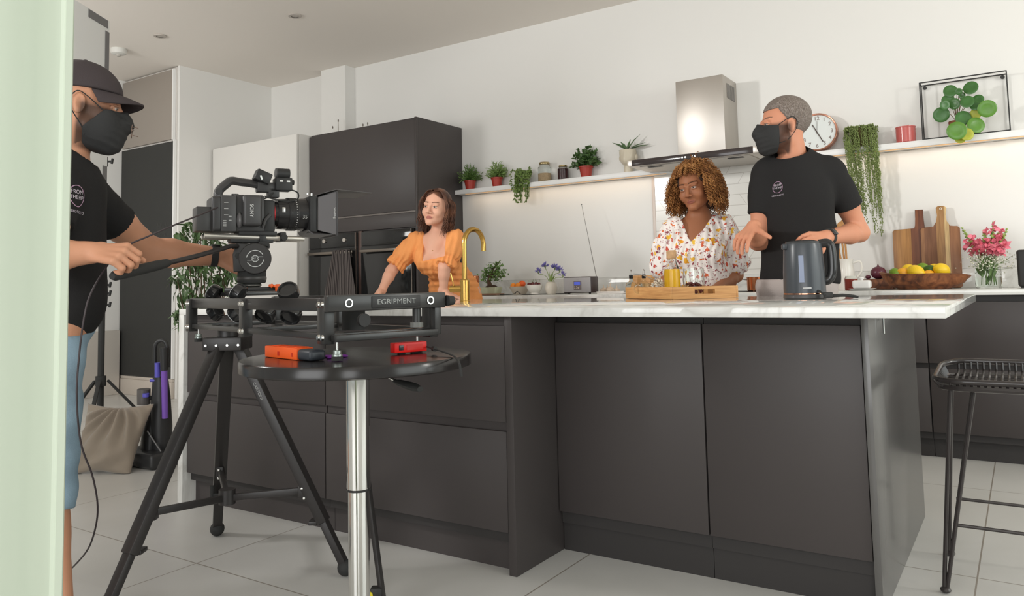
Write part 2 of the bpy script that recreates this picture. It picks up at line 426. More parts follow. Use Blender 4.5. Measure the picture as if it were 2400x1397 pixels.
MB().b2((-.80, 3.134, 1.016), (-.778, 3.1475, 1.76), .001).build('trim_splashback', mat('edge_trim_pale', (214, 200, 190), .35), kind='structure')
# floating shelves with led strips
led_m = mat('led_strip', (255, 205, 150), .5, emit=.1)
for x0, x1, l in ((-2.569, -.62, 'left white floating shelf holding herb pots and jars'), (.25, 2.6, 'right white floating shelf holding clock and hanging plant')):
    t = thing('wall_shelf', l, 'shelf', ((x0+x1)/2, 3.09, 1.76))
    MB().b2((x0, 3.03, 1.762), (x1, 3.147, 1.80), .002).build('board', white_m, t)
    MB().b2((x0+.1, 3.044, 1.7575), (x1-.03, 3.056, 1.7619)).build('led_strip', led_m, t)
    l_ = bpy.data.lights.new('shelf_led_light', 'AREA'); l_.shape = 'RECTANGLE'; l_.size = x1-x0-.2; l_.size_y = .012; l_.energy = .6*(x1-x0)/2; l_.color = (1, .76, .52)
    lo = bpy.data.objects.new('shelf_led_light', l_); COL.objects.link(lo); lo.location = ((x0+x1)/2, 3.050, 1.756); lo.rotation_euler = (math.radians(24), 0, 0)

# ------------------------------------------------------------------ island
t = thing('island_worktop', 'long white marble island worktop with waterfall end panel', 'worktop', (-.29, .69, 0))
MB().b2((-1.885, -.02, .871), (1.311, 1.395, .9), .0025).build('slab', marble_m, t)
MB().b2((-1.885, -.02, 0), (-1.847, 1.395, .8705), .002).build('waterfall_panel', marble_m, t)
for x0, x1, l in ((-1.845, -.917, 'anthracite island drawer cabinet at the waterfall end, behind the tripod'), (-.915, -.031, 'anthracite island drawer cabinet behind the chrome table column')):
    t = thing('island_drawer_cabinet', l, 'cabinet', ((x0+x1)/2, .3, 0), 'anthracite island drawer cabinets')
    MB().b2((x0, .024, .1), (x1, .6, .868)).build('carcass', cabd_m, t)
    MB().b2((x0+.0015, 0, .508), (x1-.0015, .022, .838), .0015).build('drawer_front', cab_m, t)
    MB().b2((x0+.0015, 0, .138), (x1-.0015, .022, .477), .0015).build('drawer_front', cab_m, t)
    MB().b2((x0+.0015, .012, .4775), (x1-.0015, .0235, .5075)).build('handle_channel', cab_m, t)
    MB().b2((x0+.0015, .012, .8385), (x1-.0015, .0235, .868)).build('handle_channel', cab_m, t)
    MB().b2((x0, .05, 0), (x1, .07, .134)).build('plinth', cab_m, t)
tag(recenter(MB().b2((-.03, -.002, 0), (0, .62, .87), .0012).build('end_panel', cab_m)), 'anthracite panel edge between the drawers and the recessed bar doors', 'panel')
tag(recenter(MB().b2((1.064, .275, 0), (1.084, 1.38, .87), .0012).build('end_panel', mat('anthracite_gloss_lit', (92, 90, 88), .22, spec=.55))), 'glossy anthracite end panel at right end of the island', 'panel')  # glossy finish; base paler than the cabinets, side light put into the colour
for x0, x1, l in ((.002, .569, 'plain anthracite bar cupboard left of the door seam'), (.571, 1.062, 'plain anthracite bar cupboard beside the glossy end panel')):
    t = thing('bar_cupboard', l, 'cupboard', ((x0+x1)/2, .6, 0), 'plain anthracite cupboards under the breakfast bar')
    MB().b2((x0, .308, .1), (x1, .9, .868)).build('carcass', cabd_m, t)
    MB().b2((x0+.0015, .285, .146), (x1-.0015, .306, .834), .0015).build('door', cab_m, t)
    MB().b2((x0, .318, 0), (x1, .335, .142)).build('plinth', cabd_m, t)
P = at(2066, 752, X=1.095)
t = thing('hanging_rod', 'thin metal rod with small hook hanging under the worktop corner', 'hook', (1.1, P.y, .76))
b = MB(); b.cyl((1.1, P.y, .869), (1.1, P.y, .80), .003, seg=8); b.build('rod', chrome_m, t)
q = on(2076, P.y+.06, .86); b = MB(); b.tube([(q.x, q.y, .869), (q.x+.004, q.y, .862), (q.x, q.y, .85), (q.x-.005, q.y, .842), (q.x+.005, q.y, .842), (q.x, q.y, .85)], .0014, 6); b.build('hook', chrome_m, t)

# ------------------------------------------------------------------ cooker hood
t = thing('cooker_hood', 'stainless steel chimney cooker hood with black glass front', 'hood', (-.32, 2.9, 1.775))
b = MB(); b.b2((-.77, 2.67, 1.776), (.13, 3.146, 1.818), .003); b.build('canopy', steel_m, t)
MB().b2((-.735, 2.652, 1.776), (.095, 2.669, 1.818), .001).build('glass_front', mat('hood_glass', (58, 50, 49), .1), t)
MB().b2((-.77, 2.652, 1.776), (-.736, 2.669, 1.818), .001).build('end_cap', steel_m, t); MB().b2((.096, 2.652, 1.776), (.13, 2.669, 1.818), .001).build('end_cap', steel_m, t)
hb = MB(); hb.prism([(-.70, 2.70), (.06, 2.70), (.06, 3.10), (-.70, 3.10)], (0, 0, 1.7705), (1, 0, 0), (0, 1, 0), .005); hb.build('filter_panel', mat('filter_grey', (178, 172, 165), .4, .8), t)
for xx in (-.6, -.04): MB().b2((xx-.05, 2.72, 1.768), (xx+.05, 2.76, 1.7702)).build('vent_slot', cabd_m, t)
for k, px in enumerate((1599, 1606, 1622, 1629)):
    q = on(px, 2.652, 1.797); MB().cyl((q.x, 2.6522, 1.797), (q.x, 2.6505, 1.797), .006, seg=14).build('button', mat('lit_button', (250, 248, 245), .4, emit=.6), t)
MB().b2((-.475, 2.85, 1.819), (-.141, 3.146, 2.365), .002).build('chimney', steel_m, t)
b = MB()
for j in range(7): b.b2((-.1405, 2.93+.025*j, 2.22), (-.1385, 2.945+.025*j, 2.32))
b.build('vent_grille', mat('vent_grey', (128, 124, 120), .5), t)
tag(recenter(MB().b2((-.74, 2.6, .9005), (.12, 3.08, .906), .002).build('induction_hob', blackg_m)), 'flat black glass induction hob on the back worktop', 'hob')

# ------------------------------------------------------------------ ceiling fittings
for (px, py), l in (((375, 83), 'small recessed ceiling downlight nearer the left wall'), ((691, 36), 'small recessed ceiling downlight above the camera')):
    p = at(px, py, Z=3.13); t = thing('downlight', l, 'ceiling light', (p.x, p.y, 3.12), 'recessed downlights')
    MB().lathe([(.03, 0), (.05, 0), (.052, .004), (.05, .0099)], (p.x, p.y, 3.12), 24, cap=False).build('bezel', mat('bezel_grey', (186, 178, 170), .4), t)
    MB().lathe([(0, .004), (.031, .004), (.031, .0098)], (p.x, p.y, 3.12), 24, cap=False).build('lamp', mat('lamp_face', (196, 190, 182), .2), t)
p = at(278, 120, Z=3.11); t = thing('smoke_detector', 'round white smoke detector on the ceiling near left wall', 'smoke detector', (p.x, p.y, 3.075))
MB().lathe([(0, .004), (.035, .0), (.062, .012), (.066, .03), (.066, .0545)], (p.x, p.y, 3.075), 28).build('housing', mat('detector_white', (214, 212, 206), .4), t)
MB().lathe([(0, -.014), (.014, -.012), (.02, .002)], (p.x, p.y, 3.075), 16).build('sensor', mat('detector_grey', (180, 174, 166), .4), t)

# ================================================================== plants and props on the shelves
leafm = mat('leaf_green', (92, 122, 58), .5, noise=(30, .35)); leafd = mat('leaf_dark', (74, 102, 54), .45, noise=(25, .3))
leafl = mat('leaf_light', (124, 150, 82), .5, noise=(25, .3)); stemm = mat('stem_green', (104, 124, 70), .6)
redpot = mat('red_pot', (166, 54, 42), .4); soil_m = mat('soil', (70, 52, 40), .95, noise=(60, .3)); wood_m = None
def rdir(up=.3):
    a = random.uniform(0, 2*PI); z = random.uniform(up, 1); r = math.sqrt(max(0, 1-z*z)); return V((r*math.cos(a), r*math.sin(a), z))
def lathe_thing(t, name, prof, m, seg=28, cap=True, label=None): return MB().lathe(prof, t.location, seg, cap=cap).build(name, m, t, label=label)
SH = 1.80
def pot_plant(px, label, potm, pr, ph, R, H, n, L, W, lm, group=None, style='bush', lean=0):
    q = on(px, 3.082, SH); t = thing('potted_plant', label, 'plant', (q.x, q.y, SH), group)
    lathe_thing(t, 'pot', [(pr*.72, 0), (pr*.95, ph*.86), (pr*1.05, ph*.87), (pr*1.05, ph), (pr*.95, ph), (pr*.9, ph*.9), (0, ph*.9)], potm)
    b = MB(); c = V((q.x, q.y, SH+ph*.9))
    for k in range(n):
        d = rdir(-.05); r = random.uniform(.25, 1)
        e = c+V((d.x*R*r, d.y*R*r*.75, max(-.02, d.z*H*r+.015)))
        e.y = min(e.y, 3.13)
        if style == 'grass':
            for s_ in range(3):
                f = e-(e-c)*.22*s_; dd = (d+rdir(-.3)*.8); b.leaf(f, dd, rdir(0), L*random.uniform(.7, 1.2), W, .3)
        else:
            for s_ in range(4): b.leaf(e+rdir(-1)*.008, d*.5+rdir(-.2), rdir(.2), L*random.uniform(.7, 1.15), W, .25)
        if k % 5 == 0: b.tube([c, c*.5+e*.5+V((0, 0, .005)), e], .0012, 4)
    for v in b.bm.verts:
        v.co.x = max(v.co.x, -2.562)
        if v.co.y > 3.144: v.co.y = 3.144-(v.co.y-3.144)*.1
        if v.co.z < SH+.012 and v.co.y > 3.02: v.co.z = SH+.012
    b.build('foliage', lm, t, sharp=0); return t
pot_plant(1102, 'bushy rosemary-like plant in red pot, leftmost on the left shelf', redpot, .05, .078, .115, .135, 250, .034, .007, leafm, 'green plants in small red pots', 'grass')
pot_plant(1165, 'paler green fine-leaved plant in red pot, second on left shelf', redpot, .05, .078, .105, .13, 250, .032, .008, leafl, 'green plants in small red pots', 'grass')
pot_plant(1374, 'broad-leaved herb in red pot right of the dark jam jar', redpot, .055, .085, .115, .15, 150, .034, .021, leafd, 'green plants in small red pots')
# small trailing plant
q = on(1226, 3.07, SH); t = thing('trailing_plant', 'small trailing plant hanging over the left shelf edge', 'plant', (q.x, q.y, SH))
lathe_thing(t, 'pot', [(.035, 0), (.045, .06), (.04, .062), (0, .055)], mat('dark_pot', (88, 84, 70), .5))
b = MB()
for k in range(46):
    a = random.uniform(0, 2*PI); r = random.uniform(.02, .085); p0 = V((q.x, q.y, SH+.06)); x = q.x+r*math.cos(a)*1.05
    front = math.sin(a) < .2
    if front: pts = spline([p0, (x, q.y-.03, SH+.12*random.uniform(.5, 1)), (x, 3.018, SH+.03), (x+random.uniform(-.02, .02), 3.012, SH-random.uniform(.0, .17))], 14)
    else: pts = spline([p0, (x, q.y+.01, SH+.1*random.uniform(.6, 1.1)), (x*1., q.y, SH+.05)], 10)
    b.tube(pts, .0012, 4)
    for i, p in enumerate(pts[1:]):
        for s_ in range(3): b.leaf(p, rdir(-.6), V((0, -1, .4)), random.uniform(.014, .022), .013, .2)
for v in b.bm.verts:
    if v.co.z > SH-.05: v.co.y = min(v.co.y, 3.14)
    if v.co.y > 3.026 and v.co.z < SH+.004: v.co.z = SH+.004
b.build('foliage', mat('trailing_green', (104, 126, 62), .5, noise=(30, .35)), t, sharp=0)
# glass jars
glass = mat('clear_glass', (244, 248, 246), .02, trans=1, ior=1.15); brass = mat('brass_lid', (176, 158, 118), .3, .9)
def jar(px, label, r, h, fill, fm, group):
    q = on(px, 3.085, SH); t = thing('storage_jar', label, 'jar', (q.x, q.y, SH), group)
    lathe_thing(t, 'glass', [(r*.9, .001), (r, .008), (r, h*.74), (r*.72, h*.84), (r*.72, h*.89)], glass, cap=False)
    lathe_thing(t, 'contents', [(0, .004), (r*.9, .004), (r*.93, .01), (r*.93, h*fill), (r*.5, h*fill+.004), (0, h*fill+.002)], fm)
    lathe_thing(t, 'lid', [(r*.78, h*.885), (r*.8, h*.9), (r*.8, h*.975), (r*.75, h), (0, h)], brass)
jar(1277, 'tall glass jar of oats with metal lid on left shelf', .054, .158, .42, mat('oats', (186, 160, 128), .9, noise=(120, .35)), 'glass jars on the left shelf')
jar(1320, 'short glass jar of dark jam with metal lid on left shelf', .043, .115, .74, mat('jam', (66, 32, 34), .3, noise=(40, .3)), 'glass jars on the left shelf')
# head-shaped planter
q = on(1473, 3.078, SH); t = thing('head_planter', 'cream face-shaped planter with long-leaved plant beside the cooker hood', 'planter', (q.x, q.y, SH))
b = MB(); cream = mat('cream_ceramic', (206, 196, 176), .35)
rings = []
for z, rx, ry, oy in ((0, .034, .034, .0), (.02, .034, .034, 0), (.05, .03, .034, .004), (.062, .036, .044, -.004), (.075, .048, .055, -.006), (.1, .058, .06, -.004), (.13, .064, .06, 0), (.16, .066, .06, 0), (.172, .062, .056, 0), (.165, .056, .05, 0), (.13, .05, .05, 0)):
    R_ = []
    for i in range(36):
        a = 2*PI*i/36; x = rx*math.cos(a); y = ry*math.sin(a)+oy; fx = x; fr = max(0, -math.sin(a))
        g = lambda cz, cx, sz, sx: math.exp(-((z-cz)/sz)**2-((fx-cx)/sx)**2)*fr
        if z < .171: y -= .016*g(.115, 0, .02, .009)+.006*g(.09, 0, .006, .018)+.006*g(.075, 0, .008, .02) - .006*g(.132, .022, .01, .014)-.006*g(.132, -.022, .01, .014)
        R_.append((q.x+x, min(3.14, q.y+y), SH+z))
    rings.append(b.ring(R_))
for A, B in zip(rings, rings[1:]): b.bridge(A, B)
b.bm.faces.new(rings[0][::-1]); b.bm.faces.new(rings[-1])
for s_ in (-1, 1): b.ball((q.x+s_*.064, q.y+.008, SH+.115), (.012, .016, .024))
b.build('head_pot', cream, t, sharp=60)
b = MB()
for dx, dz, L in ((-.11, .10, .15), (-.07, .075, .10), (-.06, .02, .07), (-.04, -.01, .06), (.07, .11, .15), (.09, .06, .14), (.12, .05, .17), (.03, .04, .07), (-.03, .06, .09), (.05, -.005, .06), (.01, .09, .09), (-.09, .04, .08)):
    d = V((dx, random.uniform(-.05, .03), dz)); b.leaf((q.x, q.y, SH+.165), d, (0, -.6, .8), L*1.05, .024, .28)
b.build('leaves', mat('leaf_grey_green', (76, 100, 64), .4, noise=(40, .4)), t, sharp=0)

# clock on the right shelf
q = on(1917, 3.075, SH+.128); t = thing('wall_clock', 'round copper-rimmed clock with white face leaning on the right shelf', 'clock', (q.x, 3.08, SH))
tilt = Matrix.Rotation(math.radians(-6), 3, 'X'); nC = tilt @ V((0, -1, 0)); uC = V((1, 0, 0)); vC = tilt @ V((0, 0, 1)); cC = V((q.x, 3.066, SH+.1265))
r_ = .126; axis = nC
def lathe_ax(prof, seg=48):
    b = MB(); rings = []
    for r, z in prof: rings.append(b.ring([cC+nC*z+uC*r*math.cos(2*PI*i/seg)+vC*r*math.sin(2*PI*i/seg) for i in range(seg)]))
    for A, B in zip(rings, rings[1:]): b.bridge(A, B)
    b.bm.faces.new(rings[0][::-1]); b.bm.faces.new(rings[-1]); return b
lathe_ax([(.118, -.024), (r_, -.02), (r_, .024), (r_-.003, .027), (r_-.009, .025), (r_-.011, .016)]).build('rim', mat('copper_rim', (196, 140, 118), .25, .9), t)
lathe_ax([(r_-.0115, .0165), (r_-.0115, .0175)]).build('face', mat('clock_face', (222, 226, 224), .4), t)
ink = mat('clock_ink', (140, 126, 120), .5)
for n in range(1, 13):
    a = PI/2-n*PI/6; p = cC+nC*.0185+(uC*math.cos(a)+vC*math.sin(a))*.092
    text(str(n), .036, p, uC, vC, ink, 'numeral', t)
for nm, a, L, wd in (('hour_hand', 118, .06, .003), ('minute_hand', -62, .078, .003), ('second_hand', 88, .075, .0008)):
    a = math.radians(a); d = uC*math.cos(a)+vC*math.sin(a); MB().beam(cC+nC*.021-d*.015, cC+nC*.021+d*L, wd*2, .0012, up=tuple(nC)).build(nm, mat('hand_grey', (88, 76, 72), .4), t)

# string of pearls
q = on(2020, 3.085, SH); t = thing('hanging_plant', 'long string-of-beads plant hanging from the right shelf', 'plant', (q.x, q.y, SH))
lathe_thing(t, 'pot', [(.05, 0), (.066, .115), (.06, .12), (0, .112)], mat('moss_pot', (96, 88, 50), .9, bump=(80, .6)))
b = MB(); mossm = mat('bead_green', (116, 130, 74), .5, noise=(40, .45))
def bead(p, r):
    b.ball(p, r, seg=5, rings=4)
for k in range(120):
    a = random.uniform(PI*.95, PI*2.05) if k < 84 else random.uniform(0, 2*PI); rr = .078+random.uniform(-.006, .012)
    x0 = q.x+rr*1.12*math.cos(a); y0 = max(3.0, q.y+rr*math.sin(a)); z = SH+.118+random.uniform(-.01, .012)
    if k >= 84:
        for j in range(16):
            x0 = q.x+random.uniform(-.085, .085); y0 = min(3.135, q.y+random.uniform(-.075, .05)); bead((x0, y0, SH+.115+random.uniform(-.006, .02)), .0045)
        continue
    dr = abs(math.cos(a)); bot = SH-random.choice((.10, .2, .3, .4, .45, .5, .56))*random.uniform(.75, 1.08); x1 = x0*.82+q.x*.18+.028
    z0 = z; y1 = min(y0, 3.018)-random.uniform(0, .012)
    while z > bot:
        f = (z0-z)/(z0-bot); zz = z
        y = y0+(y1-y0)*min(1, max(0, (z0-z)/.09)); x = x0+(x1-x0)*f+.004*math.sin(z*60+k)
        bead((x+random.uniform(-.004, .004), y+random.uniform(-.003, .003), z), random.uniform(.0033, .0047)); z -= random.uniform(.007, .0115)
b.build('strands', mossm, t, sharp=0)
# pink pot
q = on(2124, 3.085, SH); t = thing('pink_pot', 'small glossy pink pot with succulent on the right shelf', 'plant pot', (q.x, q.y, SH))
lathe_thing(t, 'pot', [(.05, 0), (.055, .004), (.056, .092), (.058, .094), (.058, .1), (.052, .1), (.05, .085), (0, .085)], mat('pink_glaze', (192, 98, 94), .18))
b = MB()
for k in range(16): b.leaf((q.x+random.uniform(-.02, .03), q.y+random.uniform(-.015, .02), SH+.082), rdir(.2), rdir(.3), .035, .016, .1)
b.build('succulent', mat('succulent_green', (74, 92, 66), .5), t, sharp=0)
# wire frame + pilea
fx0 = on(2163, 3.035, SH).x; fx1 = on(2368, 3.035, SH).x; fz = SH+.352
t = thing('wire_frame', 'black wire box frame standing on the right shelf around round-leaved plant', 'frame', ((fx0+fx1)/2, 3.08, SH))
b = MB(); wr = .004
for y in (3.038, 3.128):
    for a, c in (((fx0, SH+wr), (fx1, SH+wr)), ((fx1, SH+wr), (fx1, fz)), ((fx1, fz), (fx0, fz)), ((fx0, fz), (fx0, SH+wr))):
        b.beam((a[0], y, a[1]), (c[0], y, c[1]), wr*1.6, wr*1.6, up=(0, 1, 0))
for x in (fx0, fx1):
    for z in (SH+wr, fz): b.beam((x, 3.038, z), (x, 3.128, z), wr*1.6, wr*1.6)
b.build('frame', black_m, t)
for x in (fx0+.02, fx1-.02): MB().cyl((x, 3.12, fz-.016), (x, 3.132, fz-.016), .011, seg=14).build('hanging_tab', black_m, t)
q = on(2246, 3.085, SH); t = thing('round_leaved_plant', 'plant with big round coin-like leaves inside the wire frame', 'plant', (q.x, q.y, SH))
lathe_thing(t, 'pot', [(.034, 0), (.048, .095), (.046, .1), (0, .09)], mat('terracotta', (140, 84, 58), .7))
disc = [(1317, 185, 50, 0), (1483, 158, 55, 0), (1385, 190, 27, 0), (1300, 262, 48, 0), (1350, 290, 45, 0), (1455, 272, 50, 0), (1545, 255, 42, 0), (1520, 305, 38, 0), (1620, 330, 68, 1), (1245, 380, 60, 0), (1425, 405, 58, 0), (1370, 510, 72, 1), (1530, 465, 65, 1), (1525, 372, 42, 2), (1455, 540, 50, 2), (1412, 222, 26, 0), (1400, 570, 42, 2), (1275, 300, 38, 0)]
pm = [mat('coin_leaf', (62, 106, 50), .35, noise=(30, .25)), mat('coin_leaf_bright', (88, 134, 48), .35, noise=(30, .25)), mat('coin_leaf_yellow', (168, 172, 52), .4, noise=(30, .25))]
sb = MB()
for i, (cx, cy, r, k) in enumerate(disc):
    px, py = 1850+cx*.2863, 160+cy*.2863; Y = 3.0-.03*(i % 3)-(.03 if cy > 440 else 0)+(.02 if k == 2 else 0)
    p = at(px, py, Y=Y); rr = r*.2863*mpp(p)*1.04
    n = (CAM-p).normalized()*.9+V((random.uniform(-.35, .35), 0, random.uniform(.0, .45))); u, v, d = frame_from(n)
    b = MB(); ctr = b.bm.verts.new(p-d*rr*.12); prev = [ctr]; rings = []
    for t_ in (.5, .85, 1): rings.append(b.ring([p+d*(-.12+.14*t_*t_-.12*(t_ == 1))*rr+(u*math.cos(a)+v*math.sin(a))*rr*t_ for a in [2*PI*j/22 for j in range(22)]]))
    for j in range(22): b.bm.faces.new((ctr, rings[0][j], rings[0][(j+1) % 22]))
    b.bridge(rings[0], rings[1]); b.bridge(rings[1], rings[2])
    b.build('leaf', pm[k], t, sharp=0)
    sb.tube(spline([(q.x, q.y, SH+.09), ((q.x+p.x)/2, (q.y+p.y)/2, max(SH+.1, p.z+.01)), p-d*rr*.14], 8), .0018, 5)
sb.build('stems', mat('petiole', (120, 96, 62), .6), t, sharp=0)

# ================================================================== back worktop
WZ = .901
copper = mat('copper', (206, 132, 92), .18, 1); white_g = mat('white_glaze', (230, 226, 218), .2)
q = on(1108, 2.62, WZ); t = thing('copper_canister', 'shiny copper canister on the back worktop behind the brass tap', 'canister', (q.x, q.y, WZ))
lathe_thing(t, 'body', [(.05, 0), (.053, .004), (.053, .15), (.055, .152), (.052, .154), (.049, .148), (.049, .02), (0, .02)], copper)
tag(recenter(MB().box((0, 0, 0), (.17, .12, .012), bev=.003).build('coaster', mat('coaster_brown', (150, 112, 92), .6))), 'brown rectangular board under the small bonsai tree', 'board')
co_ = bpy.data.objects['coaster']; q = on(1152, 2.84, WZ); co_.location = (q.x, q.y, WZ)
z0 = WZ+.0125; t = thing('bonsai_tree', 'small leafy bonsai tree in pale green square dish', 'plant', (q.x, q.y, z0))
b = MB(); b.prism([(-.062, -.045), (.062, -.045), (.062, .045), (-.062, .045)], (q.x, q.y, z0+.0), (1, 0, 0), (0, 1, 0), .05)
for v in b.bm.verts:
    if v.co.z > z0+.02: v.co.x = q.x+(v.co.x-q.x)*1.14; v.co.y = q.y+(v.co.y-q.y)*1.14
b.build('dish', mat('celadon', (196, 200, 172), .3), t)
MB().lathe([(.055, .0), (.04, .012), (.02, .02), (0, .022)], (q.x, q.y, z0+.049), 14, cap=False).build('soil', soil_m, t)
b = MB(); b.tube(spline([(q.x-.005, q.y, z0+.05), (q.x-.022, q.y, z0+.09), (q.x-.018, q.y, z0+.125), (q.x+.0, q.y, z0+.16)], 10), [.02, .019, .018, .016, .015, .014, .012, .01, .009, .008, .007], 8)
ends = []
for d in ((-.10, .18), (-.07, .13), (0, .2), (.06, .16), (.09, .22), (.13, .13), (.02, .13), (-.03, .16), (.1, .17), (.045, .245), (.07, .255)):
    e = V((q.x+d[0], q.y+random.uniform(-.05, .05), z0+d[1])); ends.append(e); b.tube(spline([(q.x-.01, q.y, z0+.12), ((q.x+e.x)/2, q.y, (z0+.14+e.z)/2), e], 6), .0022, 5)
b.build('trunk', mat('bark', (84, 62, 46), .85), t)
b = MB()
for e in ends:
    n = 16 if abs(e.x-q.x) > .09 or e.z > z0+.21 else 95
    for k in range(n):
        p = e+V((random.gauss(0, .026), random.gauss(0, .03), random.gauss(0, .02))) if n > 20 else e+(V((q.x, q.y, z0+.15))-e)*random.uniform(0, .5)+rdir(-1)*.006
        b.leaf(p, rdir(-.4), rdir(.3), random.uniform(.016, .026), .014, .2)
b.build('foliage', mat('bonsai_green', (104, 138, 72), .5, noise=(30, .35)), t, sharp=0)

def bowl(t, prof, m, name='bowl'): return lathe_thing(t, name, prof, m, 32)
q = on(1218, 2.84, WZ); t = thing('fruit_bowl', 'flared beige bowl holding oranges', 'bowl', (q.x, q.y, WZ))
bowl(t, [(.045, 0), (.05, .004), (.082, .06), (.085, .064), (.08, .064), (.045, .01), (0, .008)], mat('beige_bowl', (206, 194, 178), .4))
orange_m = mat('orange_peel', (238, 140, 36), .4, bump=(220, .1)); red_or = mat('apricot_skin', (228, 96, 40), .4)
for (dx, dy, dz, r), m_, l in zip(((-.044, -.02, .068, .024), (.004, -.022, .07, .025), (.026, .0, .084, .027), (.0, .035, .07, .025)), (orange_m, orange_m, red_or, orange_m), ('orange at left end of the beige bowl', 'yellowish orange in the middle of the beige bowl', 'red-orange fruit topmost in the beige bowl', 'orange at the back of the beige bowl')):
    tag(recenter(MB().ball((q.x+dx, q.y+dy, WZ+dz), (r, r, r*.96)).build('orange', m_)), l, 'fruit', 'fruit in the beige bowl')
q = on(1253, 2.79, WZ); t = thing('cherry_bowl', 'white footed bowl heaped with dark cherries', 'bowl', (q.x, q.y, WZ))
bowl(t, [(.032, 0), (.032, .008), (.028, .014), (.048, .028), (.06, .055), (.062, .075), (.058, .075), (.05, .05), (.02, .03), (0, .028)], white_g)
cher = mat('cherry_skin', (98, 36, 38), .2)
for k, (dx, dy) in enumerate(((-.042, -.015), (-.022, -.033), (.004, -.036), (.028, -.025), (.043, -.002), (-.01, -.008), (.015, .0), (-.033, .016), (.022, .028), (-.004, .03))):
    z = WZ+.078+(.006 if abs(dx)+abs(dy) < .03 else 0); c = thing('cherry', 'dark red cherry in the white footed bowl', 'cherry', (q.x+dx, q.y+dy, z-.01), 'cherries in the white bowl')
    MB().ball((q.x+dx, q.y+dy, z), .0115, seg=12, rings=8).build('flesh', cher, c)
    MB().tube([(q.x+dx, q.y+dy, z+.009), (q.x+dx+.004, q.y+dy, z+.022), (q.x+dx+.002+.008*(k % 3-1), q.y+dy, z+.034)], .0009, 4).build('stalk', stemm, c)
q = on(1292, 2.82, WZ); t = thing('flower_vase', 'round cream vase of blue agapanthus flowers beside radio', 'vase', (q.x, q.y, WZ))
lathe_thing(t, 'vase', [(.028, 0), (.034, .003), (.045, .03), (.046, .055), (.038, .08), (.03, .088), (.033, .094), (.028, .094), (.028, .06), (0, .06)], mat('cream_glaze', (222, 214, 200), .3))
sb = MB(); fb = MB()
for px, py, n in ((1262, 637, 16), (1278, 623, 22), (1300, 627, 26), (1312, 633, 18), (1319, 645, 14)):
    p = at(px, py, Y=2.82+random.uniform(-.03, .03)); sb.tube(spline([(q.x, q.y, WZ+.06), ((q.x*1.2+p.x*.8)/2, q.y, (WZ+.1+p.z)/2), p-V((0, 0, .018))], 8), .0022, 5)
    for k in range(n):
        d = rdir(-.25); sb.tube([p-V((0, 0, .018)), p+d*.012], .0008, 3); fb.leaf(p+d*.008, d, rdir(0), .03, .009, -.15); fb.leaf(p+d*.01, d+rdir(-1)*.4, rdir(0), .026, .009, -.2)
for k in range(14): sb.leaf((q.x, q.y, WZ+.085), V((random.uniform(-.3, .6), random.uniform(-.3, .3), 1)), (0, -1, .2), random.uniform(.05, .1), .009, .2)
sb.build('stems', mat('flower_stem', (126, 148, 78), .6), t, sharp=0); fb.build('blossom', mat('agapanthus_blue', (126, 118, 186), .5, noise=(40, .25)), t, sharp=0)
# radio
q = on(1353, 2.72, WZ); x0 = on(1320.5, 2.72, WZ).x; x1 = on(1387, 2.72, WZ).x; hh = 38*mpp(q)
t = thing('table_radio', 'small silver table radio with blue display and long aerial', 'radio', (q.x, 2.77, WZ))
dk = mat('radio_case', (66, 54, 54), .35)
MB().b2((x0, 2.722, WZ+.008), (x1, 2.83, WZ+.008+hh), .006).build('case', dk, t)
MB().b2((x0+.006, 2.716, WZ+.014), (x1-.006, 2.7215, WZ+.002+hh), .002).build('front_panel', mat('radio_silver', (176, 174, 176), .4, .5, bump=(400, .2)), t)
cx = (x0+x1)/2+.005; MB().b2((cx-.03, 2.711, WZ+.03), (cx+.03, 2.7155, WZ+.094), .002).build('control_plate', mat('radio_plate', (120, 110, 110), .35), t)
MB().b2((cx-.024, 2.7085, WZ+.065), (cx+.024, 2.7108, WZ+.088)).build('display', mat('radio_blue', (84, 100, 200), .2, emit=.35), t)
for dx, dz, r in ((-.018, .042, .005), (-.006, .042, .004), (.012, .045, .008), (-.018, .054, .004), (-.004, .054, .004)): MB().cyl((cx+dx, 2.7105, WZ+dz), (cx+dx, 2.7065, WZ+dz), r, seg=12).build('button', steel_m, t)
for dx in (x0+.03, x1-.03): MB().cyl((dx, 2.75, WZ), (dx, 2.75, WZ+.01), .008, seg=12).build('foot', rubber_m, t)
a = V((x1-.012, 2.825, WZ+hh)); e = at(1363, 479, Y=2.9)
MB().tube([a, a*.55+e*.45, e], [.0028, .0022, .0014], 6).build('aerial', mat('aerial_steel', (150, 146, 144), .3, .9), t); MB().ball(e, .004, seg=8, rings=6).build('aerial_tip', black_m, t)
b = MB(); b.tube(spline([(x0+.02, 2.84, WZ+.02), (x0-.06, 2.9, WZ+.004), (q.x-.35, 2.74, WZ+.003), (q.x-.46, 2.70, WZ+.003), (q.x-.52, 2.72, WZ+.026), (q.x-.56, 2.73, WZ+.006), (q.x-.68, 2.72, WZ+.003)], 40), .003, 6)
tag(b.build('power_cable', rubber_m), 'thin black cable lying along the worktop behind the bowls', 'cable')
garm = mat('garlic_skin', (212, 190, 168), .5, noise=(60, .2))
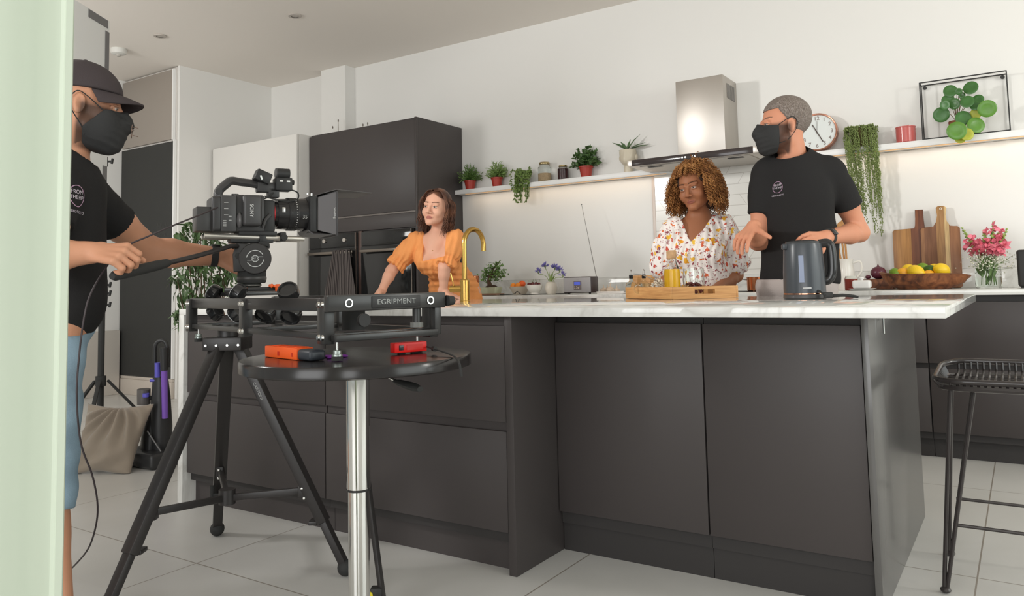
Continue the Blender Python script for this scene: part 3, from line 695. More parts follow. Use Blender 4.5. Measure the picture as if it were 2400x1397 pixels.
for px, Y, r, l in ((1415, 2.80, .026, 'garlic bulb nearest the radio'), (1431, 2.77, .03, 'largest garlic bulb in the middle of the group'), (1446, 2.80, .024, 'garlic bulb nearest the wooden bottle stand'), (1424, 2.86, .026, 'garlic bulb at back of the group')):
    q = on(px, Y, WZ); b = MB()
    def gf(p): k = 1+.08*math.cos(6*math.atan2(p.y, p.x))*(1-p.z*p.z); return V((p.x*k, p.y*k, p.z))
    b.ball((q.x, q.y, WZ+r*.8), (r, r, r*.8), fn=gf, seg=24); b.lathe([(r*.4, 0), (r*.14, r*.5), (r*.1, r*1.1), (0, r*1.15)], (q.x, q.y, WZ+r*1.35), 8)
    tag(recenter(b.build('garlic_bulb', garm)), l, 'garlic', 'garlic bulbs on the back worktop')
q = on(1432, 2.62, WZ); b = MB()
for k in range(3): b.tube([(q.x-.1, q.y-.01*k, WZ+.004+.005*k), (q.x+.09, q.y-.01*k, WZ+.004+.005*k), (q.x+.1, q.y-.01*k+.01, WZ+.005+.005*k)], .005, 8, flat=.8); 
b.b2((q.x-.1, q.y-.02, WZ), (q.x+.1, q.y+.06, WZ+.010), .004)
tag(recenter(b.build('folded_cloth', mat('linen', (222, 216, 210), .9, bump=(200, .2)))), 'folded pale cloth lying in front of the garlic', 'cloth')
# oil and vinegar stand
oak = mat('oak', (206, 156, 96), .5); nt, b_, N, L = nodes(oak)
tc = N('ShaderNodeTexCoord'); mp = N('ShaderNodeMapping'); mp.inputs['Scale'].default_value = (4, 4, 60); n = N('ShaderNodeTexNoise', Scale=2.2, Detail=4.0, Distortion=.4)
L(tc.outputs['Object'], mp.inputs[0]); L(mp.outputs[0], n.inputs['Vector']); r = ramp(N, [(.3, (186, 132, 78)), (.55, (204, 152, 94)), (.75, (216, 168, 110))]); L(n.outputs['Fac'], r.inputs[0]); L(r.outputs[0], b_.inputs['Base Color'])
q = on(1497, 2.5+.22, WZ); t = thing('bottle_stand', 'wooden stand with two round holes holding oil bottles', 'stand', (q.x, q.y, WZ))
wz = .5/100; b = MB(); b.prism([(-.095, 0), (.095, 0), (.085, .115), (-.07, .115)], (q.x, q.y+.075, WZ+.008), (1, 0, 0), (0, .12, 1), .014, .002); b.build('back_board', oak, t)
MB().b2((q.x-.1, q.y-.05, WZ), (q.x+.1, q.y+.08, WZ+.008), .002).build('base', oak, t)
for px, c, l in ((1480, (172, 168, 60), 'round oil bottle with steel pourer, left in the wooden stand'), (1510, (150, 96, 60), 'round vinegar bottle with steel pourer, right in the wooden stand')):
    p = on(px, q.y+.0, WZ+.009); t2 = thing('oil_bottle', l, 'bottle', (p.x, p.y, WZ+.009), 'bottles in the wooden stand')
    lathe_thing(t2, 'glass', [(.02, .0), (.038, .014), (.042, .035), (.034, .06), (.014, .075), (.011, .095)], glass, cap=False)
    lathe_thing(t2, 'liquid', [(0, .002), (.02, .002), (.036, .015), (.039, .026), (0, .026)], mat('liquid_%d' % c[0], c, .1))
    lathe_thing(t2, 'stopper', [(.012, .092), (.014, .096), (.014, .118), (.009, .12), (0, .12)], blackg_m, 14)
    b = MB(); z = p.z
    for s_ in (-1, 1): b.tube([(p.x+s_*.007, p.y, z+.118), (p.x+s_*.006, p.y, z+.142), (p.x+.002, p.y, z+.156)], .0018, 6)
    b.build('pourer', chrome_m, t2)
# copper pan on the hob
q = on(1752, 2.66, WZ); t = thing('copper_pan', 'small copper saucepan on the hob beside the black T-shirt', 'pan', (q.x, 2.7, .907))
MB().lathe([(.07, 0), (.076, .004), (.078, .085), (.081, .087), (.076, .087), (.072, .01), (0, .008)], (q.x+.06, 2.72, .9065), 32).build('body', copper, t)
MB().tube([(q.x-.012, 2.71, .975), (q.x-.06, 2.69, .985), (q.x-.15, 2.66, 1.0), (q.x-.17, 2.655, 1.0)], [.006, .005, .006, .004], 8, flat=.5).build('handle', steel_m, t)
# utensils + carafe right of the man
q = on(1985, 2.86, WZ); t = thing('utensil_jug', 'white jug of wooden spoons behind the man with the kettle', 'jug', (q.x, q.y, WZ))
lathe_thing(t, 'jug', [(.045, 0), (.05, .01), (.048, .12), (.04, .17), (.047, .19), (.043, .19), (.036, .17), (.04, .02), (0, .02)], white_g)
MB().tube(spline([(q.x+.043, q.y, WZ+.165), (q.x+.085, q.y, WZ+.17), (q.x+.088, q.y, WZ+.11), (q.x+.046, q.y, WZ+.06)], 12), .006, 8).build('handle', white_g, t)
spoonw = mat('spoon_wood', (186, 134, 78), .55)
for dx, dz, l in ((-.05, .34, 'flat wooden spatula leaning left in the white jug'), (.0, .37, 'wooden spoon leaning right in the white jug'), (-.02, .35, 'wooden spoon with narrow bowl at the back of the white jug')):
    s_ = thing('wooden_spoon', l, 'spoon', (q.x, q.y, WZ+.03), 'wooden spoons in the white jug')
    e = V((q.x+dx, q.y+.02, WZ+dz)); MB().tube([(q.x+dx*.35+.012, q.y-.3*dx-.008, WZ+.03), e], .006, 8).build('handle', spoonw, s_)
    MB().ball(e+V((dx*.12, 0, .03)), (.022, .008, .042)).build('bowl', spoonw, s_)
q = on(1996, 2.68, WZ); t = thing('jam_jar', 'glass jar of red sauce beside the white butter dish', 'jar', (q.x, q.y, WZ))
lathe_thing(t, 'glass', [(.032, .0), (.036, .004), (.036, .07), (.03, .08), (.03, .085)], glass, cap=False)
lathe_thing(t, 'contents', [(0, .002), (.032, .002), (.034, .006), (.034, .066), (0, .066)], mat('red_sauce', (150, 52, 38), .3))
q = on(2021, 2.6, WZ); t = thing('butter_dish', 'white butter dish with knobbed lid on a flared base', 'dish', (q.x, q.y, WZ))
b = MB(); ring0 = [(-.04, -.03), (.04, -.03), (.04, .03), (-.04, .03)]
b.prism([(x*1.0, y) for x, y in ring0], (q.x, q.y, WZ), (1, 0, 0), (0, 1, 0), .012); 
for v in b.bm.verts:
    if v.co.z > WZ+.006: v.co.x = q.x+(v.co.x-q.x)*1.75; v.co.y = q.y+(v.co.y-q.y)*1.7
b.build('base', white_m, t)
MB().box((q.x, q.y, WZ+.036), (.096, .07, .046), bev=.012, seg=3).build('lid', white_m, t); MB().lathe([(.006, 0), (.008, .004), (.014, .012), (.01, .018), (0, .02)], (q.x, q.y, WZ+.058), 16).build('knob', white_m, t)
# crate bowl and onion
walnut = mat('walnut', (110, 66, 40), .45); nt, b_, N, L = nodes(walnut)
tc = N('ShaderNodeTexCoord'); n = N('ShaderNodeTexNoise', Scale=14.0, Detail=5.0, Distortion=2.0); L(tc.outputs['Object'], n.inputs['Vector']); r = ramp(N, [(.32, (66, 36, 24)), (.5, (116, 68, 40)), (.7, (150, 94, 56))]); L(n.outputs['Fac'], r.inputs[0]); L(r.outputs[0], b_.inputs['Base Color'])
q = on(2066, 2.93, WZ); t = thing('wooden_block', 'square dark wooden dish holding a purple onion', 'dish', (q.x, q.y, WZ))
b = MB(); b.prism([(-.075, -.06), (.075, -.06), (.075, .06), (-.075, .06)], (q.x, q.y, WZ), (1, 0, 0), (0, 1, 0), .062, .004)
for v in b.bm.verts:
    f = (v.co.z-WZ)/.062; v.co.x = q.x+(v.co.x-q.x)*(.92+.3*f)
b.build('body', walnut, t); MB().b2((q.x-.07, q.y-.045, WZ+.0625), (q.x+.07, q.y+.045, WZ+.064)).build('inside', soil_m, t)
onm = mat('purple_onion', (92, 40, 54), .3, noise=(20, .25))
b = MB(); b.ball((q.x-.012, q.y, WZ+.064+.037), (.045, .045, .0385), seg=20, rings=14); b.lathe([(.008, 0), (.003, .012), (0, .02)], (q.x-.012, q.y, WZ+.064+.074), 8)
tag(recenter(b.build('purple_onion', onm)), 'large purple onion on the square wooden dish', 'onion')
b = MB(); b.ball((q.x-.068, q.y-.02, WZ+.064+.012), (.016, .016, .0125), seg=14); tag(recenter(b.build('shallot', onm)), 'tiny purple shallot left of the large onion', 'onion')
# long wooden bowl and citrus
qa = on(2168, 2.76, WZ); Lb = .235; t = thing('long_wooden_bowl', 'long dark wooden dough bowl full of lemons and limes', 'bowl', (qa.x, qa.y, WZ))
b = MB()
def bw(u, v):
    a = 2*PI*u; outer = [(.0, .0), (.55, .0), (.85, .035), (1, .088), (.955, .09), (.8, .05), (.5, .03), (0, .03)]
    k = v*(len(outer)-1); i = min(int(k), len(outer)-2); f = k-i; r = outer[i][0]*(1-f)+outer[i+1][0]*f; z = outer[i][1]*(1-f)+outer[i+1][1]*f
    return V((qa.x+Lb*r*math.cos(a), qa.y+.105*r*math.sin(a), WZ+z*(1+.15*abs(math.cos(a))**3*math.cos(a)*-1 if z > .06 else 1)))
b.grid(bw, 40, 22, closed_u=True); bmesh.ops.remove_doubles(b.bm, verts=b.bm.verts, dist=.0005); b.build('bowl', walnut, t)
lem = mat('lemon_peel', (246, 204, 40), .4, bump=(160, .12)); lim = mat('lime_peel', (116, 150, 38), .35, bump=(160, .1), noise=(14, .3)); limd = mat('dark_lime_peel', (62, 98, 36), .35, bump=(160, .1)); yor = mat('ripe_lemon_peel', (240, 172, 46), .4, bump=(160, .12))
for px, py, r, m_, l, dy in ((2099, 641, 12, lim, 'bright lime at left end of the long wooden bowl', -.03), (2117, 640, 12, yor, 'orange-yellow lemon beside the bright lime', -.03), (2129, 632, 13, lem, 'pointed lemon at the back left of the heap', .02), (2146, 638, 17, lem, 'biggest lemon in front of the heap', -.04), (2162, 627, 11, lim, 'lime topmost in the heap', .045), (2179, 632, 11, limd, 'dark green lime in the middle of the heap', .0), (2191, 630, 12, lem, 'lemon half hidden behind dark lime', .04), (2207, 633, 16, lem, 'large lemon at the right of the heap', -.01), (2176, 645, 12, yor, 'lemon low in the bowl beneath the dark lime', -.03)):
    p = at(px, py, Y=qa.y+dy); R = r*mpp(p)*1.08
    def lf(v): s_ = abs(v.x); return V((v.x*(1.12+.12*max(0, s_-.85)/.15), v.y*(1-.1*s_**6), v.z*(1-.1*s_**6)))
    tag(recenter(MB().ball(p, (R, R*.92, R*.92), (0, random.uniform(-.5, .5), random.uniform(-.7, .7)), fn=lf, seg=20, rings=14).build('lime' if m_ in (lim, limd) else 'lemon', m_)), l, 'fruit', 'citrus in the long wooden bowl')
# chopping boards
def board_mat(name, stops, sc):
    m = mat(name, (150, 100, 60), .45); nt, b_, N, L = nodes(m); tc = N('ShaderNodeTexCoord'); sp = N('ShaderNodeSeparateXYZ'); L(tc.outputs['Object'], sp.inputs[0])
    mp = N('ShaderNodeMapping'); mp.inputs['Scale'].default_value = (40, 10, 3); n = N('ShaderNodeTexNoise', Scale=1.5, Detail=5.0, Distortion=.5); L(tc.outputs['Object'], mp.inputs[0]); L(mp.outputs[0], n.inputs['Vector'])
    mr = N('ShaderNodeMapRange'); mr.inputs['From Min'].default_value = -sc; mr.inputs['From Max'].default_value = sc; L(sp.outputs['X'], mr.inputs['Value'])
    r = ramp(N, stops, 'CONSTANT'); L(mr.outputs[0], r.inputs[0])
    mx = N('ShaderNodeMix', data_type='RGBA', blend_type='MULTIPLY'); mx.inputs['Factor'].default_value = .8
    r2 = ramp(N, [(.25, (170, 160, 150)), (.7, (255, 255, 255))]); L(n.outputs['Fac'], r2.inputs[0]); L(r.outputs[0], mx.inputs['A']); L(r2.outputs[0], mx.inputs['B']); L(mx.outputs['Result'], b_.inputs['Base Color']); return m
def board(px0, px1, pyt, pyb, hx0, hx1, hyt, label, m, Y, flare, th=.018):
    A = on(px0, Y, WZ); B = on(px1, Y, WZ); w_ = B.x-A.x; cx = (A.x+B.x)/2; s = mpp(on((px0+px1)/2, Y, 1.0))
    h = (pyb-pyt)*s; hw0 = on(hx0, Y, 1.3).x-cx; hw1 = on(hx1, Y, 1.3).x-cx; ht = h+(pyt-hyt)*s; c = (hw0+hw1)/2; hw = (hw1-hw0)/2; r = .012
    if flare: neck = [(c+hw*1.6, h), (c+hw*.95, h+.03), (c+hw*.7, h+.07), (c+hw*.95, ht-.025), (c+hw, ht-.01), (c+hw*.6, ht), (c-hw*.6, ht), (c-hw, ht-.01), (c-hw*.95, ht-.025), (c-hw*.7, h+.07), (c-hw*.95, h+.03), (c-hw*1.6, h)]
    else: neck = [(c+hw*1.25, h), (c+hw, h+.02), (c+hw, ht), (c-hw, ht), (c-hw, h+.02), (c-hw*1.25, h)]
    poly = [(-w_/2+r, 0), (w_/2-r, 0), (w_/2, r), (w_/2, h-r), (w_/2-r, h)]+neck+[(-w_/2+r, h), (-w_/2, h-r), (-w_/2, r)]
    t = thing('chopping_board', label, 'chopping board', (cx, Y+th, WZ), 'wooden chopping boards against the wall')
    b = MB(); lean = (3.118-Y-th)/ht*.85; b.prism(poly, (cx, Y+th, WZ), (1, 0, 0), V((0, lean, 1)), th, .003); o = b.build('board', m, t)
    if flare:
        p = V((cx+c, Y+th+(ht-.022)*lean, WZ+ht-.022)); MB().lathe([(.003, 0), (.0075, 0), (.0075, .0195), (.003, .0195)], p+V((0, .0005, 0)), 16, axis=(0, -1, 0), cap=False).build('hanging_hole', mat('hole_pale', (232, 222, 208), .6), t)
board(2098, 2167, 532, 672, 2144, 2163, 487, 'square-handled brown chopping board, left of the two', board_mat('acacia_a', [(0, (170, 118, 62)), (.18, (186, 134, 74)), (.62, (132, 80, 52)), (.85, (112, 66, 46))], .09), 3.055, False)
board(2163, 2257, 527, 674, 2192, 2216, 476, 'flared-handled chopping board with pale stripe, right of the two', board_mat('acacia_b', [(0, (168, 120, 82)), (.15, (140, 96, 68)), (.42, (178, 134, 86)), (.6, (222, 190, 136)), (.70, (158, 108, 72))], .12), 3.0, True)
# glass vase with pink flowers
q = on(2318, 2.82, WZ); s = mpp(q); t = thing('glass_vase', 'clear glass vase of pink snapdragons and white sprigs', 'vase', (q.x, q.y, WZ))
r_ = 27*s; h_ = 48*s
lathe_thing(t, 'glass', [(r_*.93, .001), (r_, .008), (r_, h_*.8), (r_*.96, h_), ], glass, cap=False)
lathe_thing(t, 'water', [(0, .01), (r_*.9, .01), (r_*.94, .014), (r_*.94, h_*.55), (0, h_*.55)], mat('water', (236, 240, 234), .02, trans=1, ior=1.1))
sb = MB(); pk = MB(); wh = MB(); bd = MB()
for px, py, L_ in ((2255, 535, 0), (2306, 540, 0), (2328, 522, 0), (2360, 537, 0), (2340, 548, 0), (2285, 570, 1)):
    p = at(px, py, Y=q.y+random.uniform(-.04, .04)); a0 = V((q.x+random.uniform(-.03, .03), q.y, WZ+.02)); m1 = V(((q.x*1.3+p.x*.7)/2, q.y, WZ+.17)); pts = spline([a0, m1, p], 20); sb.tube(pts, .002, 5)
    for i in range(14, 21):
        for k in range(7):
            d = rdir(-.3); bd.ball(pts[i]+d*(.013-.0016*(i-14)), (.0065-.0004*(i-14)), seg=6, rings=5)
for k in range(150):
    px, py, rx, ry = random.choice(((2282, 577, 22, 22), (2305, 585, 24, 18), (2330, 565, 20, 38), (2345, 580, 12, 20), (2322, 588, 18, 14)))
    p = at(px+random.gauss(0, rx*.45), py+random.gauss(0, ry*.45), Y=q.y+random.uniform(-.06, .05))
    for j in range(3): pk.leaf(p, rdir(-.4)+V((0, -.6, 0)), rdir(-.2), random.uniform(.022, .034), .026, .4, .2)
for k in range(420):
    p = at(2320+random.gauss(0, 24), 612+random.gauss(0, 13), Y=q.y+random.uniform(-.06, .06)); wh.ball(p, random.uniform(.0025, .0045), seg=6, rings=4)
    if k % 4 == 0: sb.tube([(q.x+random.uniform(-.03, .03), q.y, WZ+.1), p], .0009, 4)
for k in range(26): sb.leaf((q.x+random.uniform(-.035, .035), q.y+random.uniform(-.03, .03), WZ+random.uniform(.02, .12)), V((random.uniform(-.4, .4), random.uniform(-.3, .1), 1)), (0, -1, 0), random.uniform(.05, .09), .014, .2)
sb.build('stems', mat('bouquet_stem', (112, 140, 84), .6), t, sharp=0); bd.build('buds', mat('bud_green', (152, 176, 92), .5), t, sharp=0)
pk.build('pink_petals', mat('snapdragon_pink', (236, 122, 140), .5, noise=(30, .3)), t, sharp=0); wh.build('white_sprigs', mat('sprig_white', (226, 226, 206), .6), t, sharp=0, kind='stuff')
q = on(2416, 2.8, WZ); t = thing('black_speaker', 'black rounded speaker at the right edge of the worktop', 'speaker', (q.x, q.y, WZ))
MB().box((q.x, q.y, WZ+.105), (.11, .1, .2), bev=.014, seg=3).build('cabinet', black_m, t); MB().box((q.x, q.y, WZ+.003), (.09, .08, .006), bev=.002).build('foot', rubber_m, t)

# items on top of the tower
q = on(722, 2.75, 2.365); t = tag(recenter(MB().lathe([(.013, 0), (.017, .05), (0, .05)], (q.x, q.y, 2.3655), 16).build('cork', mat('cork', (190, 152, 112), .8, noise=(60, .3)))), 'cork standing on top of the tall white cabinet', 'cork')
for px, h in ((780, .10), (793, .155), (851, .07), (862, .075)):
    q = on(px, 2.95, 2.362); t = thing('dried_stem', {780: 'short dried stem with white base, leftmost on oven tower', 793: 'tallest thin dried stem on oven tower', 851: 'dried stem nearer the wall column corner on oven tower', 862: 'rightmost tiny dried stem on oven tower'}[px], 'stem', (q.x, q.y, 2.3625), 'dried stems on top of the tower')
    h += .06; MB().cyl((q.x, q.y, 2.3625), (q.x, q.y, 2.3625+h), .003 if px != 780 else .008, .003, 8).build('stalk', mat('dried_stalk', (160, 150, 140), .7) if px != 780 else white_m, t)
    MB().ball((q.x, q.y, 2.3625+h), (.006, .006, .014), seg=8).build('seed_head', mat('seed_head', (120, 112, 104), .8), t)

# ================================================================== on the island
IZ = .9005
gold = mat('brushed_brass', (190, 152, 82), .24, 1)
q = on(1090, .86, IZ); t = thing('kitchen_tap', 'brushed brass tap with swan-neck spout beside the woman in orange', 'tap', (q.x, q.y, IZ))
s = mpp(q)
lathe_thing(t, 'body', [(.026, 0), (.026, .004), (11.5*s, .006), (11.5*s, 50*s), (9*s, 53*s), (0, 53*s)], gold, 24)
top = 172*s; r_ = 6*s
pts = [V((q.x, q.y, IZ+50*s)), V((q.x, q.y, IZ+100*s)), V((q.x, q.y, IZ+top-.075))]
for k in range(1, 11): a = PI*k/10; pts.append(V((q.x+.012*k/10, q.y+.075-.075*math.cos(a), IZ+top-.075+.075*math.sin(a))))
pts += [V((q.x+.012, q.y+.15, IZ+top-.11))]
MB().tube(pts, r_, 14).build('spout', gold, t)
b = MB(); b.cyl((q.x-.008, q.y-.004, IZ+30*s), (q.x-35*s, q.y-.02, IZ+30*s), 8*s, seg=20); b.build('mixer', gold, t)
b = MB(); b.cyl((q.x-26*s, q.y-.016, IZ+36*s), (q.x-31*s, q.y-.03, IZ+68*s), .0035, seg=8); b.build('lever', gold, t)

lat = V((math.cos(_yaw), math.sin(_yaw), 0)); fw = V((-math.sin(_yaw), math.cos(_yaw), 0))
# wooden tray
P0 = on(1572, .93, IZ); th = math.radians(17); ax = lat*math.cos(th)+fw*math.sin(th); ay = fw*math.cos(th)-lat*math.sin(th)
wT, lT, hT, tk = .335, .45, .053, .012
t = thing('wooden_tray', 'wooden serving tray with cut-out handles holding bottle and glasses', 'tray', P0+ax*wT/2+ay*lT/2)
Rt = Matrix((ax, ay, V((0, 0, 1)))).transposed()
def tp(x, y, z): return P0+ax*x+ay*y+V((0, 0, z))
MB().box(tp(wT/2, lT/2, .005), (wT-.02, lT-.02, .01), Rt).build('base', oak, t)
for x in (tk/2, wT-tk/2): MB().box(tp(x, lT/2, hT/2), (tk, lT, hT), Rt, .002).build('side', oak, t)
for y in (0, lT-tk):
    b = MB(); c0, c1, z0, z1 = wT/2-.05, wT/2+.05, .021, .04
    for lo, hi in (((tk, 0), (c0, hT)), ((c1, 0), (wT-tk, hT)), ((c0, 0), (c1, z0)), ((c0, z1), (c1, hT))):
        b.box(tp((lo[0]+hi[0])/2, y+tk/2, (lo[1]+hi[1])/2), (hi[0]-lo[0], tk, hi[1]-lo[1]), Rt)
    b.build('handle_end', oak, t)
TZ = IZ+.0105
p = tp(.115, .19, .0105); sB = mpp(p)
t = thing('juice_bottle', 'glass bottle of orange juice with cork stopper on the tray', 'bottle', p)
lathe_thing(t, 'glass', [(.034, .0), (.037, .004), (.037, .105), (.034, .125), (.022, .15), (.02, .178)], glass, cap=False)
lathe_thing(t, 'juice', [(0, .003), (.033, .003), (.0355, .006), (.0355, .104), (.033, .122), (0, .122)], mat('orange_juice', (248, 190, 18), .25), 28)
lathe_thing(t, 'cork', [(.019, .168), (.023, .18), (.023, .205), (.02, .209), (0, .209)], mat('cork', (190, 152, 112), .8), 20)
def tumbler(x, y, r, h, label, berries):
    p = tp(x, y, .0105); t = thing('glass_tumbler', label, 'glass', p, 'glasses on the tray')
    lathe_thing(t, 'glass', [(r*.72, .001), (r*.86, .004), (r, h*.55), (r*.94, h), (r*.91, h), (r*.965, h*.55), (r*.83, .008), (r*.6, .006)], mat('thick_glass', (246, 250, 248), .02, trans=1, ior=1.4), cap=False)
    if berries:
        b = MB()
        for k in range(48): a = random.uniform(0, 6.28); rr = r*.7*math.sqrt(random.random()); b.ball(p+V((rr*math.cos(a), rr*math.sin(a), .016+random.uniform(0, .042))), random.uniform(.006, .009), seg=7, rings=5)
        b.build('dried_berries', mat('dried_berry', (112, 44, 52), .5, noise=(30, .4)), t, kind='stuff')
tumbler(.225, .19, .05, .125, 'large glass tumbler with dark berries, right of juice bottle', True)
tumbler(.20, .36, .036, .085, 'clear glass tumbler behind the juice bottle', False)
p = tp(.05, .31, .0105); t = thing('glass_cup', 'small clear glass cup with ring handle left of juice bottle', 'cup', p, None)
lathe_thing(t, 'cup', [(.024, .001), (.03, .004), (.034, .06), (.032, .06), (.028, .008)], glass, cap=False)
MB().tube([p+ax*-.0+V((0, 0, .036))+(ax*math.cos(a)*-.02-ax*.05+V((0, 0, math.sin(a)*.02))) for a in [2*PI*k/20 for k in range(20)]], .0035, 8, closed=True).build('ring_handle', glass, t)
e0 = at(1486, 642, D=depth(tp(.03, .40, .06))); e1 = at(1536, 657, D=depth(tp(.04, .28, .05)))
t = thing('steel_spoon', 'slim steel spoon propped on the tray edge beside white sprig', 'spoon', tp(.03, .3, .0105))
MB().tube(spline([e0, e0*.6+e1*.4+V((0, 0, .006)), e1], 10), [.0045]*3+[.003]*8, 8, flat=.6).build('handle', steel_m, t)
MB().ball(e1+(e1-e0).normalized()*.02, (.022, .013, .005), Rt).build('bowl', steel_m, t)
p = at(1545, 664, D=depth(tp(.05, .24, .04))); b = MB(); random.seed(3)
for k in range(60): b.ball(p+V((random.gauss(0, .016), random.gauss(0, .016), random.gauss(0, .010))), random.uniform(.0035, .0055), seg=6, rings=5)
for k in range(16): b.tube([p, p+V((random.gauss(0, .018), random.gauss(0, .018), random.gauss(0, .012)))], .0012, 4)
for v in b.bm.verts: v.co.z = max(v.co.z, TZ+.001)
b.tube([p, tp(.06, .22, .012)], .002, 5)
tag(recenter(b.build('white_sprig', mat('sprig_cream', (214, 202, 182), .6))), 'cluster of tiny white buds on a sprig in the tray', 'sprig')

# kettle
q = on(1887, .90, IZ); s = mpp(q); t = thing('electric_kettle', 'dark slate electric kettle with black handle on the island', 'kettle', (q.x, q.y, IZ))
kb = mat('kettle_slate', (62, 66, 71), .3, spec=.5); H = 137*s
lathe_thing(t, 'base', [(46*s, 0), (48*s, .003), (48*s, 9*s), (47*s, 10*s), (0, 10*s)], mat('kettle_base', (74, 72, 72), .4), 40)
lathe_thing(t, 'copper_band', [(47*s, 10*s), (47.6*s, 10.4*s), (47.6*s, 13*s), (47*s, 13.4*s)], mat('copper_band', (208, 150, 120), .15, 1), 40, cap=False)
lathe_thing(t, 'body', [(0, 12*s), (47*s, 13*s), (46.5*s, 60*s), (43*s, 120*s), (41*s, 128*s), (0, 129*s)], kb, 40)
lathe_thing(t, 'lid', [(40*s, 127*s), (38*s, 133*s), (26*s, 136*s), (0, 137*s)], mat('kettle_lid', (58, 60, 62), .25), 32)
c = V((q.x, q.y, IZ)); hr = lat*.97+fw*-.22; hr.normalize()
b = MB(); pts = spline([c+hr*36*s+V((0, 0, 127*s)), c+hr*56*s+V((0, 0, 128*s)), c+hr*63*s+V((0, 0, 112*s)), c+hr*63*s+V((0, 0, 62*s)), c+hr*54*s+V((0, 0, 43*s)), c+hr*42*s+V((0, 0, 40*s))], 24)
b.tube(pts, [8*s]*25, 12, flat=1.3); b.build('handle', blackg_m, t)
b = MB(); d = (-fw*.9-lat*.45).normalized(); sd = V((-d.y, d.x, 0))
pr_ = []
for k in range(9): f = k/8; z = (38+62*f)*s; r = (46.5-3.5*max(0, (z/s-60)/60))*s; pr_.append((z, r))
for dd, nm, m_ in ((d, 'water_window', mat('window_blue', (110, 122, 148), .15)),):
    b = MB(); L_ = []; R_ = []
    for z, r in pr_:
        wv = 5.5*s; L_.append(b.bm.verts.new(c+dd*(r+.0008)-sd*wv+V((0, 0, z)))); R_.append(b.bm.verts.new(c+dd*(r+.0008)+sd*wv+V((0, 0, z))))
    for i in range(8): b.bm.faces.new((L_[i], R_[i], R_[i+1], L_[i+1]))
    r = bmesh.ops.extrude_face_region(b.bm, geom=b.bm.faces[:])
    for x in r['geom']:
        if isinstance(x, bmesh.types.BMVert): x.co += dd*.0012
    b.build(nm, m_, t)
b = MB(); b.box(c-lat*44*s-fw*6*s+V((0, 0, 122*s)), (14*s, 16*s, 14*s), Matrix((lat, fw, V((0, 0, 1)))).transposed(), 4*s); b.build('spout', kb, t)
text('SWAN', 6.4*s, c+d*47.2*s+V((0, 0, 25*s)), sd*-1 if False else V((-d.y, d.x, 0)), (0, 0, 1), mat('logo_silver', (200, 200, 200), .3), 'logo', t) if False else None
b = MB(); b.box((0, 0, 0), (19*s, 3.2*s, .0006)); dl = (-fw*.97-lat*.24).normalized(); decal(b, c+dl*46.9*s+V((0, 0, 25*s)), V((-dl.y, dl.x, 0)), (0, 0, 1), mat('logo_silver', (196, 196, 196), .3), 'logo_mark', t, 0)
k0 = on(1928, q.y-.06, IZ+.008)
t = thing('kettle_plug', 'black power cord with plug lying beside the kettle', 'plug', (k0.x, k0.y, IZ))
ps = [on(px, q.y-.05+dy, IZ+z) for px, dy, z in ((1905, .03, .026), (1918, .0, .03), (1935, -.02, .012))]
MB().tube(spline(ps, 10), .004, 8).build('cord', rubber_m, t)
a = on(1930, q.y-.06, IZ+.013); e = on(1952, q.y-.05, IZ+.013); MB().beam(a, e, .026, .024, .005).build('plug', black_m, t)
a2 = on(1950, q.y-.05, IZ+.010); MB().tube(spline([a2, on(1975, q.y-.04, IZ+.012), on(2000, q.y-.03, IZ+.008), on(2012, q.y-.03, IZ+.004)], 12), [.006]*5+[.0055]*4+[.005, .005, .004, .003], 8).build('strain_relief', rubber_m, t)

# ================================================================== bar stool
st_m = mat('stool_black', (52, 47, 46), .22, spec=.6)
F1 = at(2217, 1390, Z=0); F2 = at(2228, 1303, Z=0); SX = (F1.x+F2.x)/2; SYc = (F1.y+F2.y)/2
t = thing('bar_stool', 'black wire bar stool with hairpin legs at right edge of the photo', 'stool', (SX+.22, SYc, 0))
def hair(foot, inn):
    b = MB(); sgn = 1 if inn > 0 else -1; topz = .62
    a0 = V((foot.x+sgn*.042, foot.y+(.05 if foot.y < SYc else -.05), topz)); a1 = V((foot.x+sgn*.108, a0.y, topz))
    b.tube([a0, foot+V((-.004*sgn, 0, .012)), foot+V((.004*sgn, 0, .012)), a1], .0062, 8); b.ball(foot+V((0, 0, .01)), (.016, .016, .01), seg=10, rings=6); return b
G1 = V((F1.x+.40, F1.y, 0)); G2 = V((F2.x+.40, F2.y, 0))
for f_, s_ in ((F1, 1), (F2, 1), (G1, -1), (G2, -1)): hair(V((f_.x, f_.y, 0)), s_).build('leg', st_m, t)
for f_, g_, z in ((F1, G1, .205), (F2, G2, .205)): MB().cyl((f_.x+.03, f_.y+(.02 if f_ is F1 else -.02), z), (g_.x-.03, g_.y+(.02 if g_ is G1 else -.02), z), .0055, seg=8).build('footrest', st_m, t)
x0, x1, y0, y1 = SX+.005, SX+.46, SYc-.2, SYc+.19
def rr(x0, x1, y0, y1, r, z, n=7):
    o = []
    for cx, cy, a0 in ((x1-r, y1-r, 0), (x0+r, y1-r, PI/2), (x0+r, y0+r, PI), (x1-r, y0+r, 1.5*PI)):
        for k in range(n): a = a0+PI/2*k/(n-1); o.append(V((cx+r*math.cos(a), cy+r*math.sin(a), z(cy+r*math.sin(a)) if callable(z) else z)))
    return o
rim_z = lambda y: .65+.028*max(0, (y-SYc)/.19)
MB().tube(rr(x0, x1, y0, y1, .09, rim_z), .009, 10, closed=True).build('seat_rim', st_m, t)
MB().tube(rr(x0+.012, x1-.012, y0+.012, y1-.012, .08, .628), .010, 8, closed=True).build('seat_rim', st_m, t)
b = MB()
